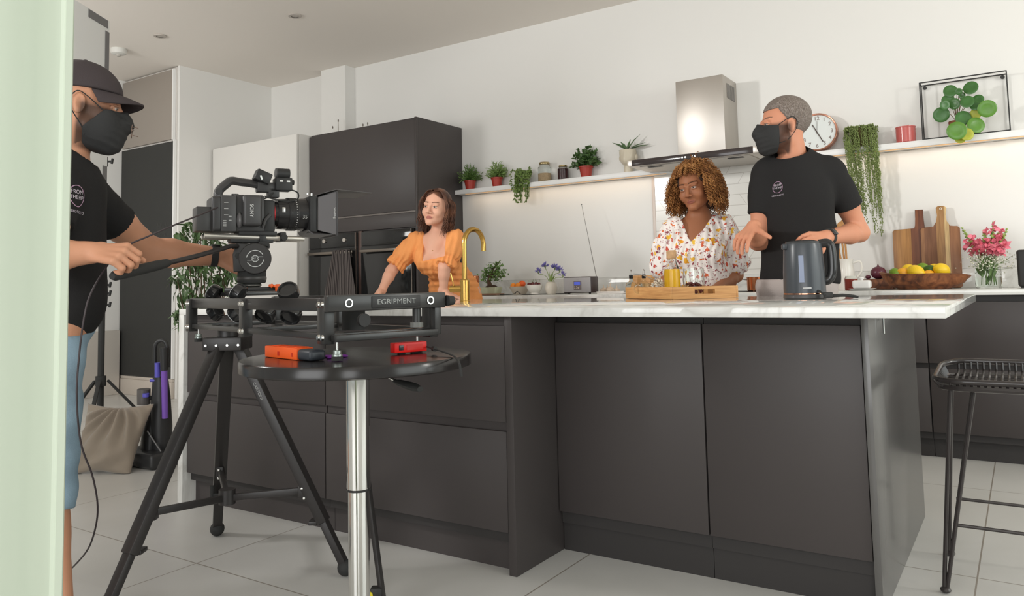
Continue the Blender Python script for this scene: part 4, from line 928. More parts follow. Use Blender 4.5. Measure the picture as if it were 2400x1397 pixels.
for k in range(20):
    x = x0+.05+(x1-x0-.1)*k/19
    b.tube(spline([(x, y1-.004, rim_z(y1)), (x, y1-.03, .638), (x, SYc, .627), (x, y0+.03, .634), (x, y0+.004, .65)], 12), .0045, 6)
for k in range(5):
    y = y0+.07+(y1-y0-.14)*k/4; b.tube([(x0+.03, y, .626), ((x0+x1)/2, y, .624), (x1-.03, y, .626)], .004, 6)
b.build('seat_mesh', st_m, t)
b = MB()
for k in range(14):
    y = y0+.03+(y1-y0-.06)*k/13; b.tube([(x0+.002, y, rim_z(y)), (x0+.02, y, .629)], .004, 5)
b.build('side_wires', st_m, t)

# ================================================================== round table
tC = at(838, 833, D=2.2); TBZ = tC.z; tab_m = mat('table_black', (40, 37, 36), .2, spec=.5, noise=(40, .12))
t = thing('round_table', 'round black bar table with chrome column under the slider', 'table', (tC.x, tC.y, 0))
TR = .322
lathe_thing(t, 'tabletop', [(TR-.01, TBZ-.034), (TR, TBZ-.030), (TR, TBZ-.004), (TR-.003, TBZ), (0, TBZ)], tab_m, 72)
lathe_thing(t, 'column', [(.033, .42), (.0335, .425), (.0335, TBZ-.036), (0, TBZ-.035)], chrome_m, 48)
lathe_thing(t, 'sleeve', [(.0295, .025), (.0295, .424), (.031, .4245)], chrome_m, 40, cap=False); lathe_thing(t, 'collar', [(.034, .414), (.0342, .4165), (.034, .419)], black_m, 40, cap=False)
lathe_thing(t, 'foot_disc', [(.19, 0), (.19, .006), (.12, .016), (.04, .026), (0, .026)], chrome_m, 56)
a = at(885, 871, D=2.2); e = at(936, 897, D=2.12); f_ = at(985, 912, D=2.05)
MB().tube([V((tC.x, tC.y, TBZ-.04)), a, e], .004, 8).build('lever', chrome_m, t)
MB().tube([e+(e-f_)*.25, e, e*.6+f_*.4, e*.3+f_*.7, f_], [.006, .012, .015, .016, .010], 12, flat=.7).build('lever_grip', rubber_m, t)

# things on the table
def tz(px, py): return at(px, py, Z=TBZ+.0005)
org = mat('tool_orange', (244, 96, 34), .45); redm = mat('tool_red', (232, 30, 24), .4)
p = tz(668, 846); d = (tz(733, 850)-tz(624, 838)); d.z = 0; L_ = d.length; d.normalize(); sd = V((-d.y, d.x, 0)); p = tz(624, 836)
t = thing('orange_level', 'orange tool with dark rounded end lying on the round table', 'tool', p+d*L_/2)
R_ = Matrix((d, sd, V((0, 0, 1)))).transposed(); hh = .032
MB().box(p+d*(L_*.36)+sd*.02+V((0, 0, hh/2)), (L_*.72, .05, hh), R_, .003).build('body', org, t)
MB().box(p+d*(L_*.85)+sd*.02+V((0, 0, hh/2-.001)), (L_*.28, .05, hh-.003), R_, .009, 3).build('rounded_end', mat('tool_dark', (52, 56, 62), .4), t)
for k, x in enumerate((.32, .62)): MB().box(p+d*(L_*x)-sd*.0055+V((0, 0, hh*.42)), (.010 if k == 0 else .005, .001, .011), R_).build('button', mat('tool_deep_red', (196, 44, 24), .5), t)
b = MB()
for x in (.2, .42, .6): b.box(p+d*(L_*x)+sd*.02+V((0, 0, hh+.0008)), (L_*.16, .036, .0016), R_, .0006)
b.build('top_ridges', mat('tool_orange_b', (232, 84, 30), .45), t)
p0 = tz(925, 832); p1 = tz(1001, 826); d = p1-p0; d.z = 0; L_ = d.length; d.normalize(); sd = V((-d.y, d.x, 0)); R_ = Matrix((d, sd, V((0, 0, 1)))).transposed(); hh = .029
t = thing('red_distance_meter', 'bright red device with black wrist strap at the back of the table', 'tool', p0+d*L_/2)
for x in (.3, .7): MB().box(p0+d*L_*x+sd*.02+V((0, 0, .002)), (.02, .012, .004), R_).build('foot', rubber_m, t)
MB().box(p0+d*L_/2+sd*.015+V((0, 0, .004+hh/2)), (L_, .03, hh), R_, .003).build('body', redm, t)
MB().box(p0+d*L_*.2-sd*.0006+V((0, 0, .004+hh*.5)), (.014, .0016, .014), R_, .0005).build('lens', blackg_m, t)
MB().box(p0+d*L_*.62-sd*.0004+V((0, 0, .004+hh*.5)), (L_*.5, .001, .016), R_).build('face_plate', mat('tool_red_b', (214, 40, 30), .35), t)
st = spline([p1+V((0, 0, .016)), tz(1025, 830)+V((0, 0, .012)), tz(1060, 836)+V((0, 0, .004)), at(1074, 846, D=depth(tz(1068, 846))), at(1079, 864, D=depth(tz(1068, 846))-.01), at(1082, 882, D=depth(tz(1068, 846))-.01)], 24)
MB().tube(st, .0035, 6, flat=.6).build('strap', rubber_m, t); MB().cyl(st[3], st[4], .007, seg=10).build('strap_clip', black_m, t)
b = MB(); p = tz(788, 838)
for k in range(9):
    a = k*.7; b.ball(p+V((.022*math.cos(a)*(k % 3)*.6, .02*math.sin(a)*(k % 2+.3), .003)), (random.uniform(.012, .02), random.uniform(.006, .012), .0045), (0, 0, a), seg=10, rings=6)
for v in b.bm.verts: v.co.z = max(v.co.z, TBZ+.0005)
tag(recenter(b.build('purple_putty', mat('putty_purple', (124, 44, 150), .6))), 'blob of purple putty under the slider foot on the table', 'putty')

# ================================================================== camera slider
A = at(775, 712, D=2.05); Lp = at(452, 712, D=2.9); SZ = (A.z+Lp.z)/2
ex = Lp-A; ex.z = 0; SL = ex.length; ex.normalize(); ey = V((ex.y, -ex.x, 0))
if ey.dot(fw) < 0: ey = -ey
ez = V((0, 0, 1)); SR = Matrix((ex, ey, ez)).transposed(); A0 = V((A.x, A.y, 0)); SWd = .324
def sp_(x, y, z): return A0+ex*x+ey*y+ez*z
def s_at(px, y=0, z=None):
    z = SZ if z is None else z; lo, hi = -.3, SL+.3
    for _ in range(40):
        m_ = (lo+hi)/2; d = sp_(m_, y, z)-CAM; u = 1200+FPX*d.dot(RGT)/d.dot(FWD)
        if u > px: lo = m_
        else: hi = m_
    return lo
alu = mat('slider_black', (50, 49, 48), .3, spec=.6); aluf = mat('slider_satin', (62, 60, 59), .28, .4)
t = thing('camera_slider', 'black camera slider track with lettered end plate spanning tripod and table', 'slider', sp_(SL/2, SWd/2, .84))
LZ = SZ-.085; sm_ = s_at(579)
for y in (0, SWd): 
    MB().box(sp_(SL/2, y, SZ), (SL, .022, .036), SR, .002).build('rail', aluf, t)
    MB().box(sp_(SL/2, y, LZ), (SL, .020, .017), SR, .002).build('lower_rail', alu, t)
for s_ in (0.02, sm_, SL):
    for y in (0, SWd):
        MB().box(sp_(s_, y-(.004 if y == 0 else -.004), (SZ+LZ)/2-.002), (.042, .03, SZ-LZ+.035), SR, .002).build('post', alu, t)
    MB().box(sp_(s_, SWd/2, LZ), (.03, SWd, .016), SR, .002).build('cross_bar', alu, t)
bo = MB
for s_ in (0.02, sm_, SL):
    for dz in (SZ, LZ-.002):
        for dx in (-.0105, .0105): MB().cyl(sp_(s_+dx, -.019, dz), sp_(s_+dx, -.0245, dz), .0088, .006, 14).build('bolt', dsteel_m, t)
# lettered end plate
MB().box(sp_(-.02, SWd/2, SZ+.003), (.026, SWd+.05, .044), SR, .004).build('end_plate', alu, t)
MB().box(sp_(-.0345, SWd*.56, SZ+.003), (.004, .155, .032), SR, .0015).build('name_plate', mat('name_plate', (44, 43, 43), .4), t)
text('EGRIPMENT', .0205, sp_(-.0368, SWd*.56, SZ+.003), ey, ez, mat('plate_letter', (172, 174, 172), .4), 'lettering', t, ext=.0006, squash=1.16, weight=0)
for y in (.035, SWd-.03):
    MB().lathe([(.008, 0), (.0118, 0), (.0118, .003), (.008, .003)], sp_(-.0332, y, SZ+.003), 24, axis=-ex, cap=False).build('ring', dsteel_m, t)
MB().cyl(sp_(-.03, SWd+.03, SZ), sp_(-.03, SWd+.052, SZ), .016, .013, 20).build('end_knob', rubber_m, t)
MB().box(sp_(-.015, SWd/2, LZ-.004), (.03, SWd, .018), SR, .002).build('end_bar', alu, t)
MB().box(sp_(-.012, SWd+.002, (SZ+LZ)/2), (.026, .022, SZ-LZ+.02), SR, .002).build('post', alu, t)
MB().cyl(sp_(-.0, SWd-.055, SZ-.02), sp_(-.0, SWd-.055, LZ+.016), .012, seg=14).build('spacer', alu, t); MB().cyl(sp_(0, SWd-.055, LZ+.026), sp_(0, SWd-.055, LZ+.012), .019, seg=18).build('lock_disc', mat('lock_grey', (112, 112, 108), .4), t)
MB().cyl(sp_(.06, .10, LZ+.012), sp_(.06, .10, SZ-.02), .032, seg=20).build('drive_drum', rubber_m, t)
MB().cyl(sp_(.0, .095, SZ-.045), sp_(-.012, .095, SZ-.045), .018, seg=20).build('drum_cap', black_m, t)
zb = LZ-.012
for (s_, y, z1) in ((-.012, .012, TBZ+.008), (.065, SWd-.012, TBZ+.008), (SL-.03, .012, LZ-.05)):
    MB().cyl(sp_(s_, y, zb), sp_(s_, y, z1+.02), .0036, seg=10).build('foot_screw', dsteel_m, t)
    MB().lathe([(.004, .022), (.011, .02), (.011, .012), (.014, .01), (.014, .004)], sp_(s_, y, z1), 16, cap=True).build('foot_nut', mat('zinc', (176, 184, 178), .35, .9), t)
    MB().cyl(sp_(s_, y, z1-.006 if z1 < LZ-.051 else z1-.008), sp_(s_, y, z1+.005), .015, seg=16).build('foot_pad', rubber_m, t)
# carriage
cm = s_at(600, .19, SZ+.03); 
car = MB().box(sp_(cm, SWd/2, SZ+.031), (.30, .20, .014), SR, .003).build('carriage', alu, t)
wh_m = mat('wheel_black', (40, 40, 40), .12, spec=.6); rim_w = mat('wheel_ring', (206, 206, 206), .4)
def wheel(px, py, y, tilt, rr_=.032):
    z = SZ + (.034 if py < 712 else -.034); s_ = s_at(px, y, z); c = sp_(s_, y, z)
    if c is None: return
    a = (ex*tilt[0]+ey*tilt[1]+ez*tilt[2]).normalized()
    w_ = MB().lathe([(.004, -.018), (rr_*.72, -.018), (rr_, -.012), (rr_, .012), (rr_*.93, .017), (rr_*.8, .018), (rr_*.76, .012), (.004, .012)], c, 28, axis=a).build('wheel', wh_m, car)
    MB().lathe([(rr_*.80, .0176), (rr_*.94, .0172), (rr_*.92, .0192), (rr_*.82, .0192)], c, 28, axis=a, cap=False).build('wheel_ring', rim_w, car) if tilt[3] else None
for px, py, y, tl in ((503, 681, .045, (.62, -.62, .55, 1)), (560, 681, .045, (.62, -.62, .55, 1)), (676, 677, .05, (-.55, -.5, .65, 0)), (506, 736, .045, (.62, -.5, -.6, 0)), (556, 736, .045, (.62, -.5, -.6, 1)), (622, 736, .06, (-.4, -.5, -.65, 0)), (682, 736, .06, (-.5, -.5, -.65, 0))):
    wheel(px, py, y, tl)
# orange brake lever
hb = sp_(s_at(640, .16, SZ+.045), .16, SZ+.04); sv = mpp(hb)

# ================================================================== tripod
TT = V((-.887, -.483, .80)); feet = [V((-1.286, -.235, 0)), V((-.515, -.284, 0)), V((-.86, -.93, 0))]
tri_m = mat('tripod_black', (46, 43, 42), .4); 
t = thing('tripod', 'black square-legged tripod holding up the left half of slider', 'tripod', (TT.x, TT.y, 0))
rl = lat; RM = Matrix((lat, fw, ez)).transposed()
MB().box(TT+V((0, 0, -.004)), (.135, .12, .046), RM, .004).build('head_block', tri_m, t)
MB().cyl(TT+V((0, 0, .02)), TT+V((0, 0, .062)), .036, .034, 20).build('column', tri_m, t)
for dx in (-.055, -.018, .02, .058): MB().cyl(TT+lat*dx-fw*.0605+V((0, 0, -.008)), TT+lat*dx-fw*.0635+V((0, 0, -.008)), .0045, seg=10).build('screw', dsteel_m, t)
hub = V((TT.x, TT.y, .26))
for k, f_ in enumerate(feet):
    o = (f_-V((TT.x, TT.y, 0))).normalized(); top = TT+o*.045+V((0, 0, -.02)); foot = f_+V((0, 0, .03)); mid = top*.2+foot*.8; up = (-o.x*.6, -o.y*.6, .8)
    lg = MB().beam(top, mid, .046, .034, .003, up=up).build('leg', tri_m, t)
    MB().beam(mid+(top-mid)*.05, foot, .036, .025, .003, up=up).build('lower_leg', tri_m, lg)
    MB().ball(f_+V((0, 0, .028)), (.028, .028, .028), seg=18, rings=12).build('rubber_foot', rubber_m, lg)
    a = top*.34+foot*.66; br = MB().beam(hub, a-o*.03, .018, .022, .002).build('spreader_arm', tri_m, t)
    for p_ in (a-o*.02+V((0, 0, .012)), a-o*.012+V((0, 0, -.02))): MB().ball(p_-fw*.02, .006, seg=10, rings=6).build('rivet', dsteel_m, t)
    MB().box(mid-o*.035, (.03, .045, .014), RM, .003).build('leg_lock', tri_m, lg)
    MB().box(a-o*.022, (.028, .03, .045), RM, .003).build('hinge_block', tri_m, lg)
MB().cyl(hub+V((0, 0, -.02)), hub+V((0, 0, .03)), .028, seg=18).build('spreader_hub', tri_m, t)
q = at(497, 1160, D=depth(feet[0])-.12)
b = MB(); b.cyl(q-V((0, 0, .035)), q+V((0, 0, .035)), .008, seg=10).cyl(q, q+lat*.05, .006, seg=8); b.build('locking_knob', rubber_m, t)
text('CARTONI', .026, at(630, 915, D=2.68)-fw*.02, (at(643, 940, D=2.66)-at(618, 890, D=2.7)), UPV, mat('leg_letter', (186, 186, 184), .5), 'leg_lettering', t) if False else None
# lettering runs down the right-hand leg
o = (feet[1]-V((TT.x, TT.y, 0))).normalized(); top = TT+o*.045+V((0, 0, -.02)); foot = feet[1]+V((0, 0, .03)); ld = (foot-top).normalized()
lx = ld.cross(V((-o.x*.6, -o.y*.6, .8))); lx = lx.normalized(); lz = lx.cross(ld)
if lx.dot(fw) > 0: lx = -lx
c = top+ld*.20+lx*.0235
v_ = lx.cross(ld)
d_ = ld; x_ = d_.cross(V((-o.x*.6, -o.y*.6, .8))).normalized(); z_ = x_.cross(d_); c = top+(foot-top)*.2; vw_ = (CAM-c).normalized()
nr, hw_ = max(((x_, .023), (-x_, .023), (z_, .017), (-z_, .017)), key=lambda q_: q_[0].dot(vw_))
text('CARTONI', .015, c+nr*(hw_+.0004), ld, nr.cross(ld), mat('leg_letter', (176, 176, 174), .5), 'lettering', t)
# strut behind the chrome column
f0 = at(900, 1440, D=2.34); f0.z = .012; f1 = at(838, 950, D=2.42)
t = thing('support_strut', 'thin black strut with yellow clamp detail standing behind the chrome column', 'strut', (f0.x, f0.y, 0))
MB().beam(f0, f1, .019, .014, .002).build('bar', tri_m, t); MB().cyl((f0.x, f0.y, 0), (f0.x, f0.y, .014), .018, seg=14).build('foot', rubber_m, t)
c = f0*.93+f1*.07; MB().box(c-lat*.016, (.036, .03, .04), RM, .005).build('clamp', black_m, t); MB().ball(c-lat*.035-fw*.012, .011, seg=10, rings=8).build('clamp_knob', mat('clamp_yellow', (226, 206, 40), .5), t)

# ================================================================== pan head
hc = sp_(s_at(590, .17, SZ+.06), .17, 0); hs = mpp(V((hc.x, hc.y, 1.05)))
def hp(px, py, off=0): return at(px, py, D=depth(V((hc.x, hc.y, 1.05)))-off)
def hz(py): return hp(590, py).z
t = thing('fluid_head', 'black fluid head with round white emblem carrying the film camera', 'tripod head', (hc.x, hc.y, SZ+.039))
zt = lambda py: hz(py)
z0 = SZ+.0385
lat2 = ray(590, 533); lat2.z = 0; lat2.normalize(); vf = lat2; lat2 = V((vf.y, -vf.x, 0)); HR = Matrix((lat2, vf, ez)).transposed()
def hl(prof, nm, m_, seg=36): return MB().lathe(prof, (hc.x, hc.y, 0), seg).build(nm, m_, t)
MB().box((hc.x, hc.y, z0+.008), (.19, .13, .016), HR, .003).build('bowl_plate', alu, t)
hl([(.028, z0+.016), (.036, z0+.022), (.034, zt(665)), (.03, zt(663))], 'bowl', mat('bowl_silver', (176, 176, 170), .3, .9))
hl([(.048, zt(664)), (.052, zt(660)), (.051, zt(638)), (.048, zt(636))], 'pan_ring', rubber_m)
hl([(.051, zt(658)), (.0535, zt(656)), (.0535, zt(650)), (.051, zt(648))], 'scale_ring', mat('scale_ring', (66, 64, 62), .4))
b = MB(); b.prism([(x*hs, y*hs) for x, y in ((-40, 0), (32, 0), (38, 30), (34, 62), (-34, 66), (-42, 40))], V((hc.x, hc.y, zt(637)))+vf*.045, lat2, ez, .09, .006); b.build('body', mat('head_black', (48, 47, 46), .45), t)
dc = hp(598, 606, .062); MB().lathe([(0, 0), (34*hs, .0), (36*hs, .004), (36*hs, .03)], dc, 40, axis=vf).build('side_drum', mat('drum_black', (52, 50, 49), .4), t)
em = mat('emblem_white', (206, 208, 206), .4)
b = MB(); ring_decal(b, 18*hs, 19.6*hs, 30, math.radians(25), math.radians(172)); ring_decal(b, 18*hs, 19.6*hs, 30, math.radians(205), math.radians(352))
for x0, y0, x1, y1 in ((-8, 3.2, 17.5, 4.6), (-17.5, -4.6, 8, -3.2)):
    b.bm.faces.new([b.bm.verts.new((x*hs, y*hs, 0)) for x, y in ((x0, y0), (x1, y0), (x1, y1), (x0, y1))])
ring_decal(b, 6.4*hs, 7.8*hs, 16, math.radians(10), math.radians(175)); ring_decal(b, 6.4*hs, 7.8*hs, 16, math.radians(185), math.radians(355))
decal(b, dc-vf*.0006, lat2, ez, em, 'emblem', t, .0005)
text('PRT A', 5.2*hs, dc-vf*.0006, lat2, ez, em, 'emblem_letters', t) ; text('SACHTLER', 3.4*hs, dc-vf*.0006+ez*24*hs, lat2, ez, em, 'emblem_letters', t) if False else None
MB().box(hp(588, 578), (84*hs, .075, 10*hs), HR, .003).build('quick_plate', mat('plate_black', (50, 48, 48), .35), t)
MB().box(hp(618, 573), (24*hs, .06, 12*hs), HR, .004).build('plate_nose', rubber_m, t)
MB().box(hp(545, 569), (22*hs, .03, 4*hs), HR, .001).build('plate_latch', dsteel_m, t)
# pan bar
b0 = hp(556, 577, .05); b1 = at(262, 648, D=2.26)
mids = [b0, b0*.93+b1*.07+V((0, 0, .006)), b0*.86+b1*.14+V((0, 0, .004))]
b = MB(); b.tube(spline(mids+[b0*.62+b1*.38, b0*.38+b1*.62], 14), .0085, 12); b.build('pan_bar', tri_m, t)
MB().tube([b0*.40+b1*.60, b0*.38+b1*.62, b0*.30+b1*.70, b0*.12+b1*.88, b0*.02+b1*.98, b1], [.010, .014, .0165, .0165, .0155, .010], 16).build('bar_grip', rubber_m, t)
b = MB(); p = hp(558, 600, .055); b.cyl(p, p-vf*.02, .011, seg=14); b.build('drag_knob', rubber_m, t)
lv = mat('lever_orange', (240, 100, 36), .45)
p = hp(640, 672, .055); t2 = MB(); t2.beam(p, hp(634, 668, .055), .012, .014, .003); t2.beam(hp(652, 690, .05), hp(651, 666, .05), .018, .013, .003).beam(hp(630, 669, .05), hp(656, 672, .05), .012, .010, .003); t2.build('orange_lever', lv, t)

# ================================================================== film camera
CD = depth(V((hc.x, hc.y, 1.15))); cs = CD/FPX
cx = (lat2*.978+vf*.208).normalized(); cy = V((-cx.y, cx.x, 0)); CR = Matrix((cx, cy, ez)).transposed()
cO = at(590, 555, D=CD)
def cp(px, py, off=0): return cO+cx*((px-590)*cs/.978)+ez*((555-py+(px-590)*.022*0)*cs)-cy*off
def cbox(b, x0, y0, x1, y1, o0, o1, bev=.003, seg=2): return b.box((cp(x0, y0, o0)+cp(x1, y1, o1))/2, (abs(x1-x0)*cs/.978, abs(o1-o0), abs(y1-y0)*cs), CR, bev, seg)
cam_m = mat('camera_body', (54, 53, 53), .42); camd = mat('camera_dark', (40, 40, 40), .5); camp = mat('camera_panel', (64, 63, 63), .4)
t = thing('film_camera', 'black cinema camera with lens and matte box on the fluid head', 'camera', cp(590, 570))
def cpart(nm, m_, *a, **k): return cbox(MB(), *a, **k).build(nm, m_, t)
cpart('battery', mat('battery_grey', (62, 61, 60), .4), 467, 490, 502, 545, -.05, .045, bev=.003)
cpart('rear_panel', cam_m, 497, 466, 520, 546, -.06, .062, bev=.010, seg=3)
cpart('control_panel', camp, 516, 464, 548, 546, -.058, .066, bev=.003)
b = MB()
for y_ in (480, 494, 508): cbox(b, 522, y_, 531, y_+1.2, .066, .0668, 0)
for y_ in (521, 525, 529, 533): cbox(b, 520, y_, 527, y_+1.2, .066, .0668, 0)
for y_ in (511, 520): cbox(b, 532, y_, 538, y_+1.5, .066, .0668, 0)
b.build('panel_marks', mat('panel_mark', (176, 176, 174), .5), t)
cpart('body', cam_m, 546, 460, 612, 546, -.06, .055, bev=.008)
g = cpart('grip_block', camp, 560, 462, 602, 534, .05, .09, bev=.012, seg=3)
text('SONY', 11.5*cs, cp(578, 499, .0906), -ez, cx, mat('camera_letter', (206, 206, 204), .4), 'lettering', t, ext=.0005)
MB().ball(cp(556, 520, .055), (.012, .022, .03), CR).build('side_bulge', mat('bulge_grey', (92, 90, 90), .3), t)
cpart('lens_mount_block', camd, 608, 470, 636, 546, -.045, .05, bev=.008)
b = MB(); b.tube([cp(606, 536, .056), cp(612, 518, .056), cp(624, 505, .052)], .007, 8); b.build('mount_lever', camp, t)
def barrel(nm, m_, x0, x1, r0, r1=None, yc=500, off=0): return MB().cyl(cp(x0, yc, off), cp(x1, yc, off), r0*cs, (r1 or r0)*cs, 40).build(nm, m_, t)
lensb = mat('lens_black', (40, 39, 39), .22)
barrel('adaptor', lensb, 630, 644, 27, 30); barrel('red_ring', mat('lens_red', (196, 30, 40), .3), 632.5, 637, 28.6)
barrel('lens_barrel', lensb, 644, 668, 36, 37); barrel('focus_ring', mat('ring_black', (46, 45, 45), .5), 668, 690, 39); barrel('aperture_ring', lensb, 690, 716, 38, 40)
for x_ in range(669, 690, 3): barrel('gear_ridge', lensb, x_, x_+1, 39.8)
mk = mat('lens_mark', (192, 190, 186), .5)
text('35', 12*cs, cp(702, 509, 39.3*cs), cx, ez, mk, 'lens_marking', t, ext=.0004)
b = MB()
for k in range(12): a = -.9+k*.16; cbox(b, 683, 500-0, 685, 501, 0, .0, 0) if False else b.box(cp(685, 500-40*math.sin(a), 39.6*cs*math.cos(a)), (.0035, .0014, .0022), CR)
b.build('distance_scale', mk, t)
MB().box(cp(654, 493, 36.4*cs), (.012, .002, .02), CR, .0008).build('lens_badge', mat('badge_silver', (190, 188, 184), .2, .8), t)
# matte box: open hood with flags
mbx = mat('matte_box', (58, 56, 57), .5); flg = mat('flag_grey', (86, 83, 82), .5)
cpart('matte_box_back', camd, 712, 458, 730, 546, -.075, .075, bev=.004)
for x_ in (705, 715): cbox(MB(), x_, 452, x_+3, 512 if x_ == 715 else 456, .06, .07, 0).build('clamp_rod', dsteel_m, t)
def cquad(nm, m_, P, th=.003):
    b = MB(); n = (P[1]-P[0]).cross(P[3]-P[0]).normalized()*th; A_ = b.ring(P); B_ = b.ring([p_+n for p_ in P]); b.bridge(A_, B_); b.bm.faces.new(A_[::-1]); b.bm.faces.new(B_); return b.build(nm, m_, t)
i0, i1 = (730, 463, 541), (768, 449, 552); w0, w1 = .08, .105
cquad('hood_side', mat('hood_lit', (92, 89, 90), .5), [cp(i0[0], i0[1], w0), cp(i0[0], i0[2], w0), cp(i1[0], i1[2], w1), cp(i1[0], i1[1], w1)])  # near side paler than its twin: light falling on it put into the colour
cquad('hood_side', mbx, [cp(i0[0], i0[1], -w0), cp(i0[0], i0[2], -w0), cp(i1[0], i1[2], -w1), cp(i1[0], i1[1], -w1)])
cquad('hood_top', mbx, [cp(i0[0], i0[1], w0), cp(i1[0], i1[1], w1), cp(i1[0], i1[1], -w1), cp(i0[0], i0[1], -w0)])
cquad('hood_bottom', mbx, [cp(i0[0], i0[2], w0), cp(i1[0], i1[2], w1), cp(i1[0], i1[2], -w1), cp(i0[0], i0[2], -w0)])
b = MB(); cbox(b, 767, 447, 772, 554, .099, .109, .001); cbox(b, 767, 447, 772, 554, -.109, -.099, .001); cbox(b, 767, 446, 772, 451, -.1, .1, .001); cbox(b, 767, 550, 772, 555, -.1, .1, .001); b.build('hood_frame', mbx, t)
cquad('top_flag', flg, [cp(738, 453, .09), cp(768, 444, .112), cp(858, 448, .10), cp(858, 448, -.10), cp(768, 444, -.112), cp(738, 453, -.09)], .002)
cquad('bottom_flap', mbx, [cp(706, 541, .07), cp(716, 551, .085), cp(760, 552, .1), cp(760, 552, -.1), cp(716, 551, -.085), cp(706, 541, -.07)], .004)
text('SmallRig', 8*cs, cp(764, 500, .1085), -ez, cx, mat('hood_letter', (214, 214, 212), .5), 'hood_lettering', t, ext=.0005)
# rods and base
for off in (.03, -.03):
    MB().cyl(cp(485, 555, off), cp(705, 560, off), 6.2*cs, seg=18).build('support_rod', mat('rod_steel', (214, 208, 198), .3, .75), t)
cpart('base_plate', camd, 556, 544, 640, 553, -.05, .05, bev=.002); cpart('rod_clamp', camd, 602, 546, 616, 572, -.05, .045, bev=.003); cpart('rod_clamp', camd, 648, 545, 662, 566, -.045, .045, bev=.004)
MB().cyl(cp(655, 558, .045), cp(655, 558, .062), .012, seg=14).build('clamp_knob', rubber_m, t)
cpart('tripod_shoe', camd, 540, 560, 634, 570, -.035, .035, bev=.002)
# top handle, monitor, eyepiece
b = MB(); b.tube(spline([cp(516, 466), cp(518, 450), cp(533, 434), cp(545, 425), cp(565, 427), cp(600, 431), cp(632, 444)], 22), [9*cs]*23, 10, flat=1.4); b.build('top_handle', cam_m, t)
b = MB(); b.cyl(cp(516, 452, .02), cp(516, 452, -.02), .012, seg=12); b.build('handle_pivot', cam_m, t)
MB().cyl(cp(553, 462), cp(553, 456), .013, seg=18).build('top_dial', camd, t)
cpart('handle_front', cam_m, 600, 426, 648, 450, -.02, .02, bev=.005)
b = MB(); b.box(cp(612, 414, .01), (36*cs, .055, 26*cs), CR @ Matrix.Rotation(math.radians(22), 3, 'Y'), .004); b.build('monitor', camd, t)
MB().box(cp(606, 417, .039), (4*cs, .002, 10*cs), CR @ Matrix.Rotation(math.radians(-22), 3, 'Y')).build('monitor_catch', dsteel_m, t)
MB().cyl(cp(643, 404, .02), cp(672, 404, .02), 12.5*cs, 12.5*cs, 28).build('eyepiece', camd, t); MB().cyl(cp(640.5, 404, .02), cp(644, 404, .02), 12*cs, 13*cs, 28).build('eyepiece_rim', camp, t)
cpart('finder_block', camd, 640, 414, 678, 445, -.025, .035, bev=.004); cpart('finder_arm', cam_m, 625, 438, 650, 462, -.02, .02, bev=.004)
for x_ in (648, 664): cbox(MB(), x_, 421, x_+8, 425, .035, .0362, .0008).build('finder_window', mat('finder_white', (226, 226, 222), .3), t)
MB().cyl(cp(676, 424, .02), cp(683, 424, .02), .010, seg=14).build('finder_knob', rubber_m, t)
b = MB(); b.tube(spline([cp(674, 442, .03), cp(688, 448, .035), cp(692, 458, .035), cp(684, 468, .04), cp(660, 472, .05), cp(632, 468, .05), cp(612, 462, .05)], 30), .0028, 7); b.build('finder_cable', rubber_m, t)
b = MB(); b.tube(spline([cp(606, 470, .05), cp(622, 462, .05), cp(634, 452, .03)], 10), .0035, 7); b.build('microphone_lead', rubber_m, t)

# monitor cable from the camera to the floor
pts = [cp(508, 493, .07), at(455, 509, D=2.52), at(400, 531, D=2.45), at(345, 555, D=2.42), at(300, 575, D=2.40), at(266, 604, D=2.36), at(240, 640, D=2.32), at(212, 690, D=2.28), at(198, 740, D=2.26), at(186, 830, D=2.26), at(180, 930, D=2.26), at(190, 1040, D=2.3), at(218, 1120, D=2.36), at(229, 1200, D=2.42), at(212, 1275, D=2.5), at(180, 1320, D=2.6), at(150, 1342, D=2.72), at(100, 1352, D=2.72)]
for p_ in pts: p_.z = max(p_.z, .004)
b = MB(); b.tube(spline(pts, 110), .0028, 7)
tag(b.build('camera_cable', mat('cable_black', (58, 50, 52), .5)), 'thin black cable looping from camera past the hand to floor', 'cable')

